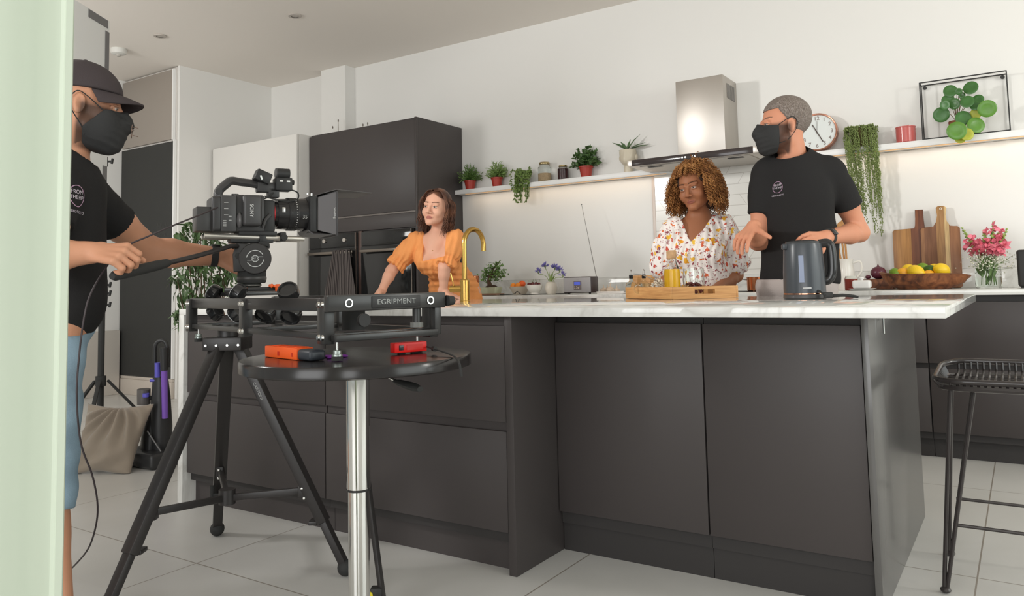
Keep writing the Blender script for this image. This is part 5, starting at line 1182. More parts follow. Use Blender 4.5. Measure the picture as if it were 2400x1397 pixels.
# ================================================================== people: smooth-union volumes meshed as one surface
class SDF:
    """list of soft-blended volumes; mesh(box, h) extracts one continuous surface"""
    def __init__(s): s.p = []
    def cap(s, a, b, ra, rb=None, k=.02, op='u'): s.p.append(('c', np.array(a, float), np.array(b, float), ra, ra if rb is None else rb, k, op)); return s
    def chain(s, pts, rs, k=.02):
        for i in range(len(pts)-1): s.cap(pts[i], pts[i+1], rs[i], rs[i+1], k)
        return s
    def ell(s, c, r, R=None, k=.02, op='u'):
        r = np.array((r,)*3 if isinstance(r, (int, float)) else r, float); R = np.eye(3) if R is None else np.array(R); s.p.append(('e', np.array(c, float), r, R, k, op)); return s
    def cyl(s, a, b, ra, rb, k=.01, rnd=.006, flat=None): s.p.append(('y', np.array(a, float), np.array(b, float), ra, rb, rnd, k, 'u', flat)); return s
    def plane(s, o, n, k=.004): s.p.append(('h', np.array(o, float), np.array(n, float), k)); return s   # keeps the side n points to
    def custom(s, f): s.p.append(('f', f)); return s
    def ev(s, X, lo, hi):
        """X: grids (3, nx, ny, nz)"""
        F = np.full(X.shape[1:], .5, np.float32); ax = [X[0][:, 0, 0], X[1][0, :, 0], X[2][0, 0, :]]
        for q in s.p:
            t = q[0]
            if t == 'h': 
                d = -((X[0]-q[1][0])*q[2][0]+(X[1]-q[1][1])*q[2][1]+(X[2]-q[1][2])*q[2][2]); F = np.maximum(F, d); continue
            if t == 'f': F = q[1](X, F); continue
            if t == 'c': mn = np.minimum(q[1]-q[3], q[2]-q[4]); mx = np.maximum(q[1]+q[3], q[2]+q[4]); k, op = q[5], q[6]
            elif t == 'e': rr = np.abs(q[3]) @ q[2]; mn = q[1]-rr; mx = q[1]+rr; k, op = q[4], q[5]
            else: rr = max(q[3], q[4])*1.05; mn = np.minimum(q[1], q[2])-rr; mx = np.maximum(q[1], q[2])+rr; k, op = q[6], q[7]
            m_ = k+.05; sl = []
            for i in range(3):
                a = np.searchsorted(ax[i], mn[i]-m_); b_ = np.searchsorted(ax[i], mx[i]+m_); sl.append(slice(a, b_))
            if any(x.stop <= x.start for x in sl): continue
            sl = tuple(sl); P = [X[i][sl] for i in range(3)]; f = F[sl]
            if t == 'e':
                d = [P[i]-q[1][i] for i in range(3)]; L = [d[0]*q[3][0, j]+d[1]*q[3][1, j]+d[2]*q[3][2, j] for j in range(3)]
                k0 = np.sqrt(sum((L[j]/q[2][j])**2 for j in range(3))); k1 = np.sqrt(sum((L[j]/q[2][j]**2)**2 for j in range(3)))+1e-9; d = k0*(k0-1)/k1
            else:
                ab = q[2]-q[1]; L2 = ab @ ab+1e-12; pa = [P[i]-q[1][i] for i in range(3)]; h = (pa[0]*ab[0]+pa[1]*ab[1]+pa[2]*ab[2])/L2
                hc_ = np.clip(h, 0, 1); dd = [pa[i]-ab[i]*hc_ for i in range(3)]
                if t == 'c': d = np.sqrt(dd[0]**2+dd[1]**2+dd[2]**2)-(q[3]+(q[4]-q[3])*hc_)
                else:
                    pr = [pa[i]-ab[i]*h for i in range(3)]
                    if q[8] is not None:
                        w_, fl = q[8]; al = pr[0]*w_[0]+pr[1]*w_[1]+pr[2]*w_[2]; pr = [pr[i]+w_[i]*al*(1/fl-1) for i in range(3)]
                    rad = np.sqrt(pr[0]**2+pr[1]**2+pr[2]**2)-(q[3]+(q[4]-q[3])*hc_); axd = np.abs(h-.5)*math.sqrt(L2)-.5*math.sqrt(L2)
                    a_ = rad+q[5]; b_ = axd+q[5]; d = np.minimum(np.maximum(a_, b_), 0)+np.sqrt(np.maximum(a_, 0)**2+np.maximum(b_, 0)**2)-q[5]
            d = d.astype(np.float32)
            if op == 'u': h = np.maximum(k-np.abs(f-d), 0)/max(k, 1e-6); F[sl] = np.minimum(f, d)-h*h*k*.25
            else: d = -d; h = np.maximum(k-np.abs(f-d), 0)/max(k, 1e-6); F[sl] = np.maximum(f, d)+h*h*k*.25
        return F
    def mesh(s, lo, hi, h, skip=()):
        lo = np.array(lo, float); hi = np.array(hi, float); ax = [np.arange(lo[i], hi[i]+h, h, dtype=np.float32) for i in range(3)]
        X = np.array(np.meshgrid(*ax, indexing='ij')); F = s.ev(X, lo, hi); S = F < 0
        c = [F[i:F.shape[0]-1+i, j:F.shape[1]-1+j, k:F.shape[2]-1+k] for i in (0, 1) for j in (0, 1) for k in (0, 1)]
        sg = sum((x < 0).astype(np.int8) for x in c); act = (sg > 0) & (sg < 8); idx = np.full(act.shape, -1, np.int32); n = act.sum(); idx[act] = np.arange(n)
        I = np.argwhere(act); cv = [x[act] for x in c]; off = [(i, j, k) for i in (0, 1) for j in (0, 1) for k in (0, 1)]
        acc = np.zeros((n, 3)); cnt = np.zeros(n)
        for a in range(8):
            for b in range(a+1, 8):
                df = [off[b][i]-off[a][i] for i in range(3)]
                if sum(abs(x) for x in df) != 1: continue
                m_ = (cv[a] < 0) != (cv[b] < 0); t = np.where(m_, cv[a]/np.where(m_, cv[a]-cv[b], 1), 0)
                for i in range(3): acc[:, i] += np.where(m_, off[a][i]+df[i]*t, 0)
                cnt += m_
        P = lo+(I+acc/cnt[:, None])*h; quads = []
        for axis in range(3):
            u, v = [i for i in range(3) if i != axis]
            sl0 = [slice(None)]*3; sl1 = [slice(None)]*3; sl0[axis] = slice(0, -1); sl1[axis] = slice(1, None)
            A = S[tuple(sl0)]; B = S[tuple(sl1)]; e = A != B
            E = np.argwhere(e); ok = np.ones(len(E), bool)
            for w_ in (u, v): ok &= (E[:, w_] > 0) & (E[:, w_] < act.shape[w_])
            E = E[ok]; fl = A[tuple(E.T)]
            def g(du, dv): Q = E.copy(); Q[:, u] -= du; Q[:, v] -= dv; return idx[tuple(Q.T)]
            q = np.stack([g(1, 1), g(0, 1), g(0, 0), g(1, 0)], 1)
            flip = fl if axis != 1 else ~fl
            q[~flip] = q[~flip][:, ::-1]; quads.append(q)
        Q = np.concatenate(quads); Q = Q[(Q >= 0).all(1)]
        if skip:
            cc = P[Q].mean(1); keep = np.ones(len(Q), bool)
            for a, b in skip: keep &= ~((cc > np.array(a)) & (cc < np.array(b))).all(1)
            Q = Q[keep]
        return P, Q
def join(parts):
    V_, F_ = [], []; n = 0
    for P, Q in parts: V_.append(P); F_.append(Q+n); n += len(P)
    return np.concatenate(V_), np.concatenate(F_)
def np_mesh(name, P, Q, m, parent, col=None, smooth=0):
    used = np.unique(Q); mp = np.full(len(P), -1); mp[used] = np.arange(len(used)); P = P[used]; Q = mp[Q]
    for _ in range(smooth):
        s_ = np.zeros_like(P); c = np.zeros(len(P))
        for i in range(4):
            a, b = Q[:, i], Q[:, (i+1) % 4]; np.add.at(s_, a, P[b]); np.add.at(c, a, 1); np.add.at(s_, b, P[a]); np.add.at(c, b, 1)
        P = P*.5+.5*s_/np.maximum(c, 1)[:, None]
    org = np.zeros(3); q = parent
    while q is not None: org += np.array(q.location); q = q.parent
    me = bpy.data.meshes.new(name); me.from_pydata((P-org).tolist(), [], Q.tolist())
    if col is not None:
        ca = me.color_attributes.new('Col', 'FLOAT_COLOR', 'POINT'); C_ = np.ones((len(P), 4), np.float32); C_[:, :3] = col(P); ca.data.foreach_set('color', C_.ravel())
    o = link(name, me, m, parent, 0); return o
def skin_mat(name):
    m = mat(name, (200, 150, 125), .5, spec=.35, bump=(160, .04)); nt, b, N, L = nodes(m); a = N('ShaderNodeVertexColor', layer_name='Col'); L(a.outputs['Color'], b.inputs['Base Color'])
    b.inputs['Subsurface Weight'].default_value = .06; b.inputs['Subsurface Radius'].default_value = (.012, .005, .003); b.inputs['Subsurface Scale'].default_value = .6; return m
npv = lambda v: np.array(v, float)
LIN = lambda c: np.array(lin(c))
class Fig:
    """one figure: axes and key points in room coordinates"""
    def __init__(s, name, label, base, face_dir, skin, lips, brow, eye=(70, 50, 38)):
        s.root = thing('person', label, 'person', base); s.S = SDF(); s.skin = LIN(skin); s.lips = LIN(lips); s.brow = LIN(brow); s.eye = LIN(eye); s.hb = []; s.paint = []; s.extra = []; s.name = name
    def head(s, c, f, up, k=1.0, fem=False, jaw=1.0):
        f = npv(f); f /= np.linalg.norm(f); up = npv(up); r = np.cross(f, up); r /= np.linalg.norm(r); u = np.cross(r, f)
        R = np.stack([r, f, u], 1); c = npv(c); s.hc, s.hR, s.hk = c, R, k; S = s.S; s.h0 = len(S.p)
        L = lambda x, y, z: c+R @ (npv((x, y, z))*k)
        s.hL = L
        S.ell(L(0, -.015, .036), npv((.0745, .094, .083))*k, R, .02); S.ell(L(0, .028, -.025), npv((.060, .058, .085))*k, R, .03)
        jw = (.046 if not fem else .040)*jaw
        for q in (-1, 1):
            S.cap(L(q*jw, .012, -.062), L(q*.012, .068, -(.099 if not fem else .096)), .021*k, .015*k, .02)
            S.ell(L(q*.041, .058, -.034), npv((.022, .022, .024))*k, R, .022)
            S.cap(L(q*.044, .072, .018), L(q*.012, .085, .014), .0085*k, .008*k, .012)
            S.ell(L(q*.0315, .098, -.002), npv((.020, .016, .013))*k, R, .010, 's')
            S.ell(L(q*.077, -.008, -.012), npv((.007, .017, .03))*k, R, .006); S.ell(L(q*.084, -.004, -.010), npv((.006, .009, .017))*k, R, .004, 's')
            S.ell(L(q*.0315, .0715, -.002), npv((.0135, .0125, .0125))*k, R, .003)
            S.chain([L(q*.0475, .072, .0005), L(q*.039, .0805, .0048), L(q*.029, .0855, .0050), L(q*.0175, .083, .0005)], [.0034*k, .0042*k, .0042*k, .0030*k], .003); S.chain([L(q*.0465, .072, -.0045), L(q*.036, .0805, -.0092), L(q*.027, .0825, -.0092), L(q*.018, .082, -.004)], [.0028*k, .0032*k, .0032*k, .0026*k], .003)
        S.ell(L(0, .072, -.1), npv((.017, .016, .014))*k, R, .018)
        nl = .115 if not fem else .108
        S.cap(L(0, .088, .006), L(0, nl, -.036), .0075*k, .0105*k, .010); 
        for q in (-1, 1): S.ell(L(q*.0125, .096, -.040), npv((.0085, .010, .0075))*k, R, .006)
        lf = 1.08 if fem else 1
        S.cap(L(-.020, .079, -.0675), L(-.004, .0905, -.0645), .0036*k, .0048*k*lf, .006); S.cap(L(.020, .079, -.0675), L(.004, .0905, -.0645), .0036*k, .0048*k*lf, .006)
        S.cap(L(-.015, .0805, -.0735), L(.015, .0805, -.0735), .0042*k, .0042*k, .006); S.ell(L(0, .0845, -.0745), npv((.013, .0072*lf, .0056*lf))*k, R, .006)
        s.h1 = len(S.p)
        def paint(P, C):
            l = (P-c) @ R / k; x, y, z = np.abs(l[:, 0]), l[:, 1], l[:, 2]; fr = (y > .045)
            w = lambda d: np.clip(1-d, 0, 1)[:, None]
            ml = fr*1.0*((np.hypot(x/.0215, (z+.0700)/.0098)) < 1.0); ml = ml*(y > .074)
            C += (s.lips-C)*(ml*.85)[:, None]
            mo = fr*np.exp(-((z+.0692)/.0014)**2)*(x < .02)*(y > .07); C *= (1-.45*mo[:, None])
            bz = .0215+.005*np.sin(np.clip((x-.012)/.036, 0, 1)*2.4); br = fr*np.exp(-((z-bz)/.0036)**2)*(x > .011)*(x < .05)
            C += (s.brow-C)*np.clip(br*.95, 0, 1)[:, None]
            ly = fr*np.exp(-((z-.0012-.9*0-.0022*np.sin(np.clip((x-.017)/.03,0,1)*3.14))/.0016)**2)*(x > .016)*(x < .048)*(y > .06); C += (s.brow*.5-C)*(ly*.85)[:, None]
            ll = fr*np.exp(-((z+.0095)/.0018)**2)*(x > .018)*(x < .045)*(y > .06); C += (s.brow*.8-C)*(ll*.4)[:, None]
            ey = fr*(np.hypot((x-.0315)/.0125, (z+.0022)/.0040) < 1)*(y > .06); C += (LIN((176, 160, 150))-C)*(ey*.9)[:, None]  # eye white toned down, lid shade put into the colour
            return C
        s.paint.append(paint)
        s.hb.append((c-npv((.15, .15, .16))*k, c+npv((.15, .15, .15))*k))
        s.eyes = [(L(q*.0315, .0735, -.002), R) for q in (-1, 1)]
    def eyeballs(s, gaze, P, Q):
        parts = [(P, Q)]; g = npv(gaze); g /= np.linalg.norm(g); eyes = []
        for c, R in s.eyes:
            fz, uz = R[:, 1]*.7+g*.6, R[:, 2]; fz = fz/np.linalg.norm(fz); rz = np.cross(fz, uz); rz /= np.linalg.norm(rz); uz = np.cross(rz, fz); V_ = []; F_ = []; nr, ns = 12, 20
            for i in range(nr+1):
                a = .62*PI*i/nr
                for j in range(ns): b = 2*PI*j/ns; V_.append(c+s.hk*.0118*(fz*math.cos(a)+math.sin(a)*(rz*math.cos(b)+uz*math.sin(b))))
            for i in range(nr):
                for j in range(ns): F_.append((i*ns+j, i*ns+(j+1) % ns, (i+1)*ns+(j+1) % ns, (i+1)*ns+j))
            parts.append((np.array(V_), np.array(F_)[:, ::-1])); eyes.append((c, fz))
        s.eyec = eyes; return join(parts)
    def arm(s, sh, el, wr, r=(.046, .041, .036, .038, .026)):
        sh, el, wr = npv(sh), npv(el), npv(wr); m_ = sh*.5+el*.5; fm = el*.7+wr*.3
        s.S.chain([sh, m_, el], [r[0], r[1], r[2]], .03); s.S.chain([el, fm, wr], [r[2], r[3], r[4]], .02)
    def hand(s, wr, d, n, side, curl=(.25,)*4, k=1.0, spread=.12, thumb=(.5, .3), tcurl=.3):
        """d: along the palm, n: out of the back of the hand, side=+1 thumb towards d x n"""
        wr = npv(wr); d = npv(d)/np.linalg.norm(d); n = npv(n); n = n-d*(n @ d); n /= np.linalg.norm(n); t = np.cross(d, n)*side; S = s.S; L = .088*k
        S.cap(wr-d*.015*k, wr+d*.02*k, .023*k, .021*k, .015)
        for i, (o, ln) in enumerate(((.030, .072), (.010, .079), (-.011, .074), (-.031, .060))):
            kn = wr+d*(L-(.004, 0, .003, .010)[i]*k)+t*o*k; S.cap(wr+d*.02*k+t*o*.6*k, kn, .0125*k, .0108*k, .012)
            a = curl[i]; dd = d*1.0+t*(o/.03)*spread; dd /= np.linalg.norm(dd); p = kn; seg = [ln*.47, ln*.30, ln*.25]; tot = 0
            for j, (sl_, f_) in enumerate(zip(seg, (.8, 1.1, .7))):
                tot += a*f_; v = dd*math.cos(tot)-n*math.sin(tot); q = p+v*sl_*k; S.cap(p, q, (.0098-.0011*j)*k, (.0090-.0011*j)*k, .0035); p = q
        p = wr+d*.018*k+t*.02*k; v1 = d*.55+t*thumb[0]-n*thumb[1]; v1 /= np.linalg.norm(v1); q = p+v1*.048*k; S.cap(p, q, .0155*k, .0115*k, .012)
        v2 = v1+d*tcurl-n*.1; v2 /= np.linalg.norm(v2); q2 = q+v2*.033*k; S.cap(q, q2, .0105*k, .0095*k, .004); v3 = v2+d*tcurl*.6-t*tcurl*.5; v3 /= np.linalg.norm(v3); S.cap(q2, q2+v3*.026*k, .0095*k, .0078*k, .004)
        c = wr+d*.085*k; s.hb.append((c-.115*k, c+.115*k))
    def finish(s, lo, hi, h=.006, hh=.0026, gaze=None):
        parts = [s.S.mesh(lo, hi, h, [(a+h*1.0, b-h*1.0) for a, b in s.hb])]
        for i, (a, b) in enumerate(s.hb): parts.append(s.S.mesh(a, b, hh, [(c+hh*2, d-hh*2) for c, d in s.hb[:i]]))
        P, Q = join(parts); P, Q = s.eyeballs(s.hR[:, 1] if gaze is None else gaze, P, Q)
        def col(P):
            C = np.tile(s.skin, (len(P), 1)); rng = np.random.RandomState(1); C *= 1+.03*np.sin(P[:, :1]*40)*np.sin(P[:, 2:]*31)
            for f in s.paint: C = f(P, C)
            for c, fz in s.eyec:
                v = (P-c); r = np.linalg.norm(v, axis=1); on_ = np.abs(r-s.hk*.0118) < .0003*s.hk; ang = np.arccos(np.clip((v @ fz)/np.maximum(r, 1e-6), -1, 1))
                C[on_] = LIN((190, 180, 174)); C[on_ & (ang < .56)] = s.eye; C[on_ & (ang < .22)] = .004  # eyeball white darkened the same way, shade in the colour
            return C
        return np_mesh('body', P, Q, skin_mat('skin_'+s.name), s.root, col)
def cloth(fig, S, name, m, lo, hi, h=.006, wr=(0, 0, 0), smooth=1, label=None, parent=None, seed=0):
    if wr[0]:
        def f(X, F):
            a, k1, k2 = wr; x, y, z = X; return F+a*(np.sin(k1*(x+.6*z)+seed+2*np.sin(7*z+seed))*np.sin(k2*(z-.35*x-.3*y)+1.3*np.sin(9*x+seed)))
        S.custom(f)
    P, Q = S.mesh(lo, hi, h); return np_mesh(name, P, Q, m, parent or fig.root, None, smooth)
def bvh(o):
    bpy.context.view_layer.update(); me = o.data; M = Matrix.Translation(V(o.parent.location) if o.parent else V()); return BVHTree.FromPolygons([M @ v.co for v in me.vertices], [tuple(p.vertices) for p in me.polygons])
def wp(px, py, D): return npv(at(px, py, D=D))
def hdir(px, right=1.0, toward=0.0):
    """horizontal unit direction: image-right and towards-camera mix as seen along px"""
    f = ray(px, 533); f.z = 0; f.normalize(); r = V((f.y, -f.x, 0)); return npv((r*right-f*toward).normalized())
tee_m = mat('black_cotton', (39, 38, 38), .85, spec=.2, bump=(220, .12))
UP = npv((0, 0, 1))
def rot_mat(f):
    f = npv(f); f = f/np.linalg.norm(f); r = np.cross(f, UP); r /= np.linalg.norm(r); return np.stack([r, f, np.cross(r, f)], 1)
def legs(S, hipc, R, L, knee_y=0, w=.095, r=(.085, .058, .045), foot_z=.0, foot=True, wd=None):
    for q in (-1, 1):
        hp_ = hipc+R[:, 0]*q*w; kn = np.array((hp_[0], hp_[1], hipc[2]*.53))+R[:, 1]*.01+R[:, 0]*q*.015; an = np.array((hp_[0], hp_[1], .09))+R[:, 0]*q*.02-R[:, 1]*.015
        S.chain([hp_, kn, an], [r[0], r[1], r[2]*.8], .03)
        cf = an*.4+kn*.6-R[:, 1]*.015; S.ell(cf, (r[2]*1.25, r[2]*1.3, .12), R, .04)
def shoes(fig, hipc, R, m, w=.095, ank=None):
    for q in (-1, 1):
        an = np.array((hipc[0], hipc[1], 0))+R[:, 0]*q*(w+.02) if ank is None else ank[0 if q < 0 else 1]
        S = SDF(); S.ell(an+R[:, 1]*.05+UP*.035, (.046, .13, .045), R, .02); S.ell(an-R[:, 1]*.03+UP*.06, (.045, .06, .055), R, .03); S.plane(an+UP*.002, UP)
        P, Q = S.mesh(an-.2, an+.25, .008); np_mesh('shoe', P, Q, m, fig.root, None, 1)

# ------------------------------------------------------------------ man with the kettle
D0 = 3.66
base = at(1865, 660, D=D0); base.z = 0
fig = Fig('kettle_man', 'man in black T-shirt and black face mask standing behind the kettle', base, None, (206, 142, 112), (180, 110, 95), (80, 66, 58))
tf = hdir(1865, -.46, .88); R = rot_mat(tf); rt, fd = R[:, 0], R[:, 1]      # torso: turned towards the left of the camera
neck = wp(1862, 372, D0); hipc = npv((base.x, base.y, .93)); chest = wp(1862, 455, D0)
S = fig.S
hd = hdir(1832, -.93, .30); hu = UP+hdir(1832, 1, 0)*.02
HC = wp(1836, 294, D0-.01)
fig.head(HC, hd, hu, 1.12, jaw=1.06)
S.cap(neck-UP*.03, HC-UP*.05-hd*.025, .064, .058, .03)
shL = wp(1793, 410, D0+.07); shR = wp(1953, 408, D0-.04)      # image left / image right
S.ell(chest-UP*.04, (.170, .105, .19), R, .05); S.ell(wp(1870, 585, D0), (.168, .115, .17), R, .06); S.ell(hipc+UP*.02, (.165, .115, .13), R, .06)
S.cap(shL*.75+neck*.25, shR*.75+neck*.25, .05, .05, .05)
elL = wp(1776, 566, D0+.03); wrL = wp(1766, 532, D0-.19); elR = wp(2014, 545, D0+.0); wrR = wp(1936, 556, D0-.21)
fig.arm(shL, elL, wrL, (.047, .046, .041, .043, .030)); fig.arm(shR, elR, wrR, (.047, .050, .043, .045, .031))
hdL = wp(1733, 566, D0-.27)-wrL; fig.hand(wrL, hdL, hdir(1750, -.45, .75)+UP*.35, -1, (.30, .38, .42, .45), 1.08, .10, (.75, .05), -.1)
hdR = wp(1880, 566, D0-.29)-wrR; fig.hand(wrR, hdR, hdir(1900, .1, .9)+UP*.45, -1, (.4, .45, .5, .5), 1.05, .08, (.5, .5), .2)
legs(S, hipc, R, 1)
skin0 = fig.skin
def stubble(P, C):
    l = (P-fig.hc) @ fig.hR / fig.hk; m_ = np.clip((-.035-l[:, 2])/.03, 0, 1)*np.clip((l[:, 1]+.02)/.03, 0, 1); sb = np.clip((l[:, 2]+.13)/.01, 0, 1)*m_
    side = np.clip((l[:, 1]+.014)/.014, 0, 1)*np.clip((.006-l[:, 2])/.018, 0, 1)*np.clip((l[:, 2]+.135)/.02, 0, 1)*(np.abs(l[:, 0]) > .03)*(l[:, 1] < .075); return C+(LIN((50, 38, 33))-C)*(np.clip(sb*.9+side, 0, 1)*.88)[:, None]
fig.paint.append(stubble)
lo = npv((base.x-.62, base.y-.62, 0)); hi = npv((base.x+.62, base.y+.62, 1.9))
body = fig.finish(lo, hi, .007, .003)
# T-shirt
T = SDF(); o_ = .011
T.ell(chest-UP*.03, (.186, .118, .20), R, .05); T.ell(wp(1872, 570, D0), (.188, .128, .20), R, .06); T.ell(wp(1873, 655, D0), (.194, .135, .15), R, .06)
T.cap(shL*.8+neck*.2, shR*.8+neck*.2, .062, .062, .05); [T.cap(q_*.8+neck*.2, neck-UP*.03, .06, .062, .05) for q_ in (shL, shR)]; T.cap(neck-UP*.06, neck-UP*.012, .095, .074, .07)
slL = shL+(elL-shL)*.60; slR = shR+(elR-shR)*.56
T.cap(shL-UP*.006, shL+(elL-shL)*.3, .062, .062, .05); T.cap(shR-UP*.006, shR+(elR-shR)*.3, .062, .064, .05)
T.cyl(shL+(elL-shL)*.15, slL, .058, .060, .03, .004); T.cyl(shR+(elR-shR)*.15, slR, .060, .070, .03, .004)
hem = wp(1866, 668, D0)[2]
T.plane((0, 0, hem), UP); nkc = neck+fd*.028+UP*.024; T.ell(nkc, (.076, .082, .046), R, .006, 's')
tee = cloth(fig, T, 'black_t_shirt', tee_m, lo+npv((0, 0, .8)), hi, .0065, (.0026, 22, 15), 2)
# trousers
T = SDF(); T.ell(hipc+UP*.03, (.176, .128, .15), R, .05)
for q in (-1, 1):
    hp_ = hipc+rt*q*.095; T.cap(hp_, npv((hp_[0], hp_[1], .5)), .098, .075, .04); T.cyl(npv((hp_[0], hp_[1], .5)), npv((hp_[0], hp_[1], .07))+rt*q*.02, .076, .066, .03, .004)
T.plane((0, 0, hem+.03), -UP)
cloth(fig, T, 'grey_trousers', mat('grey_chino', (178, 168, 164), .85, bump=(200, .1)), lo, npv((hi[0], hi[1], 1.05)), .008, (.002, 18, 22), 1)
shoes(fig, hipc, R, mat('shoe_dark', (60, 58, 58), .6))
# hair, mask
def hair_short(fig, m, name, zf, off=.010):
    L = fig.hL; k = fig.hk; T = SDF(); T.ell(L(0, -.018, .037), npv((.0745+off*.75, .094+off, .083+off))*k, fig.hR, .01)
    def cut(X, F):
        P = np.stack([X[i].ravel() for i in range(3)], 1); l = (P-fig.hc) @ fig.hR / k; return np.maximum(F, (zf(l)*k).reshape(F.shape).astype(np.float32))
    T.custom(cut); P, Q = T.mesh(fig.hc-.16*k, fig.hc+.17*k, .0032); return np_mesh(name, P, Q, m, fig.root, None, 1)
hm = mat('hair_grey_brown', (112, 98, 90), .7, bump=(300, .5)); nt, b_, N, L_ = nodes(hm)
tc = N('ShaderNodeTexCoord'); mp = N('ShaderNodeMapping'); mp.inputs['Scale'].default_value = (420, 420, 90); n = N('ShaderNodeTexNoise', Scale=1.0, Detail=4.0); L_(tc.outputs['Object'], mp.inputs[0]); L_(mp.outputs[0], n.inputs['Vector']); r = ramp(N, [(.3, (84, 73, 66)), (.52, (122, 110, 102)), (.75, (172, 163, 156))]); L_(n.outputs['Fac'], r.inputs[0]); L_(r.outputs[0], b_.inputs['Base Color'])
def zf(l):
    x, y, z = np.abs(l[:, 0]), l[:, 1], l[:, 2]; front = .060+.10*np.clip(x-.03, -.01, .02); fr = np.where(y > .035, front, np.where(y > -.005, -.002+(y+.005)*1.4, np.where(y > -.03, .012, -.066))); 
    return np.maximum(fr-z, -.05)
hair_short(fig, hm, 'hair', zf, .0075)
def mask(fig, m, zt=-.010, zb=-.122, yb=.028, slope=.10, lean=0):
    L = fig.hL; k = fig.hk; T = SDF(); T.p = list(fig.S.p[fig.h0:fig.h1])
    T.ell(L(0, .052, -.062), npv((.056, .056, .056))*k, fig.hR, .03); T.cap(L(0, .092, .004), L(0, .107, -.034), .010*k, .013*k, .02); T.cap(L(0, .098, -.04), L(0, .085, -.10), .012*k, .012*k, .03)
    def cut(X, F):
        P = np.stack([X[i].ravel() for i in range(3)], 1); l = (P-fig.hc) @ fig.hR / k; x, y, z = np.abs(l[:, 0]), l[:, 1], l[:, 2]
        top = z-(zt+(y-.03)*slope+.010*np.exp(-(x/.014)**2)); bot = zb-z-.25*(y-.05); back = yb+lean*np.clip(z+.072, 0, .06)-y
        g = np.maximum(np.maximum(top, bot), back).reshape(F.shape)*k; pl = .0014*np.sin((z*1.0+y*.25).reshape(F.shape)*300)*(x.reshape(F.shape) < .055)
        return np.maximum(F-.0055+pl*.6, g.astype(np.float32))
    T.custom(cut); P, Q = T.mesh(fig.hc-.15*k, fig.hc+.15*k, .0028); o = np_mesh('face_mask', P, Q, m, fig.root, None, 2)
    b = MB()
    for q in (-1, 1):
        b.tube(spline([L(q*.060, yb+.008+lean*.05, zt-.004), L(q*.0775, .010, .012), L(q*.085, -.014, .020), L(q*.087, -.032, -.004)], 12), .0016*k, 5)
        b.tube(spline([L(q*.087, -.032, -.004), L(q*.083, -.022, -.034), L(q*.066, .004, -.07), L(q*.055, yb+.006, zb+.035)], 12), .0016*k, 5)
    b.build('ear_loops', m, o); return o
maskm = mat('mask_black', (42, 42, 42), .8, bump=(200, .1))
mask(fig, maskm, yb=.040)
# watch and shirt badge
b = MB(); ax_ = (wrR-elR)/np.linalg.norm(wrR-elR); wc = wrR-ax_*.022
b.lathe([(.033, -.011), (.037, -.009), (.037, .009), (.033, .011)], wc, 26, axis=V(ax_), cap=False); w_ = b.build('wrist_watch', rubber_m, fig.root)
nW = hdir(1950, .1, 1)+UP*.3; nW = nW-ax_*(nW @ ax_); nW /= np.linalg.norm(nW)
MB().box(wc+nW*.037, (.034, .030, .010), Matrix((V(np.cross(ax_, nW)), V(ax_), V(nW))).transposed(), .005, 3).build('watch_face', blackg_m, w_)
badge = mat('badge_print', (206, 196, 206), .6); ring_m = mat('badge_ring', (186, 150, 176), .6)
def badge_on(fig, tee, c, u, v, s):
    tree = bvh(tee); c = V(c); u = V(u); v = V(v); b = MB(); ring_decal(b, .92*s, s, 40); decal(b, c, u, v, ring_m, 'badge_ring', tee, .0004, 1, tree)
    text('FROM', .56*s, c+v*.36*s, u, v, badge, 'badge_letters', tee, .0004, onto=tree)
    text('THE HIP', .50*s, c-v*.14*s, u, v, badge, 'badge_letters', tee, .0004, onto=tree)
    text('VIDEO PHOTO', .36*s, c-v*1.42*s, u, v, badge, 'badge_letters', tee, .0004, onto=tree)
u_ = V(rt)*-1 if V(rt).dot(RGT) < 0 else V(rt)
badge_on(fig, tee, V(wp(1798, 436, D0-.12)), (u_+V((0, 0, .06))), UP, .027)
# the man's hip hides nothing: pocket seam

# ------------------------------------------------------------------ woman with curly hair in a floral dress
D0 = 3.97
base = at(1640, 660, D=D0+.03); base.z = 0
fig = Fig('floral_woman', 'woman with big curly golden-brown hair in floral dress standing behind the tray', base, None, (152, 98, 68), (142, 82, 70), (40, 28, 23), (52, 34, 26))
tf = hdir(1635, -.12, .99); R = rot_mat(tf); rt, fd = R[:, 0], R[:, 1]; S = fig.S
hd = hdir(1625, -.42, .88)-UP*.10; hu = UP-hdir(1625, 1, 0)*.17
HC = wp(1629, 441, D0-.02); fig.head(HC, hd, hu, 1.0, fem=True)
neck = wp(1638, 512, D0+.02); hipc = npv((base.x, base.y, .92)); chest = wp(1634, 590, D0); waist = wp(1640, 668, D0+.03)
S.cap(neck-UP*.03, HC-UP*.05-hd*.03, .050, .046, .03)
shL = wp(1573, 540, D0+.01); shR = wp(1702, 533, D0+.02)
S.ell(chest+UP*.01, (.135, .09, .14), R, .05); S.ell(waist, (.115, .085, .13), R, .05); S.ell(hipc, (.165, .115, .13), R, .05)
S.cap(shL*.8+neck*.2, shR*.8+neck*.2, .04, .04, .04); S.cap(neck, chest-UP*.02+fd*.03, .05, .06, .05)
for q in (-1, 1): S.ell(chest+rt*q*.07+fd*.075-UP*.02, (.058, .05, .055), R, .03)
elL = wp(1556, 655, D0+.05); wrL = wp(1572, 686, D0-.19); elR = wp(1724, 645, D0+.05); wrR = wp(1676, 684, D0-.19)
wrL[2] = max(wrL[2], .93); wrR[2] = max(wrR[2], .93)
fig.arm(shL, elL, wrL, (.042, .040, .036, .034, .024)); fig.arm(shR, elR, wrR, (.042, .040, .036, .034, .024))
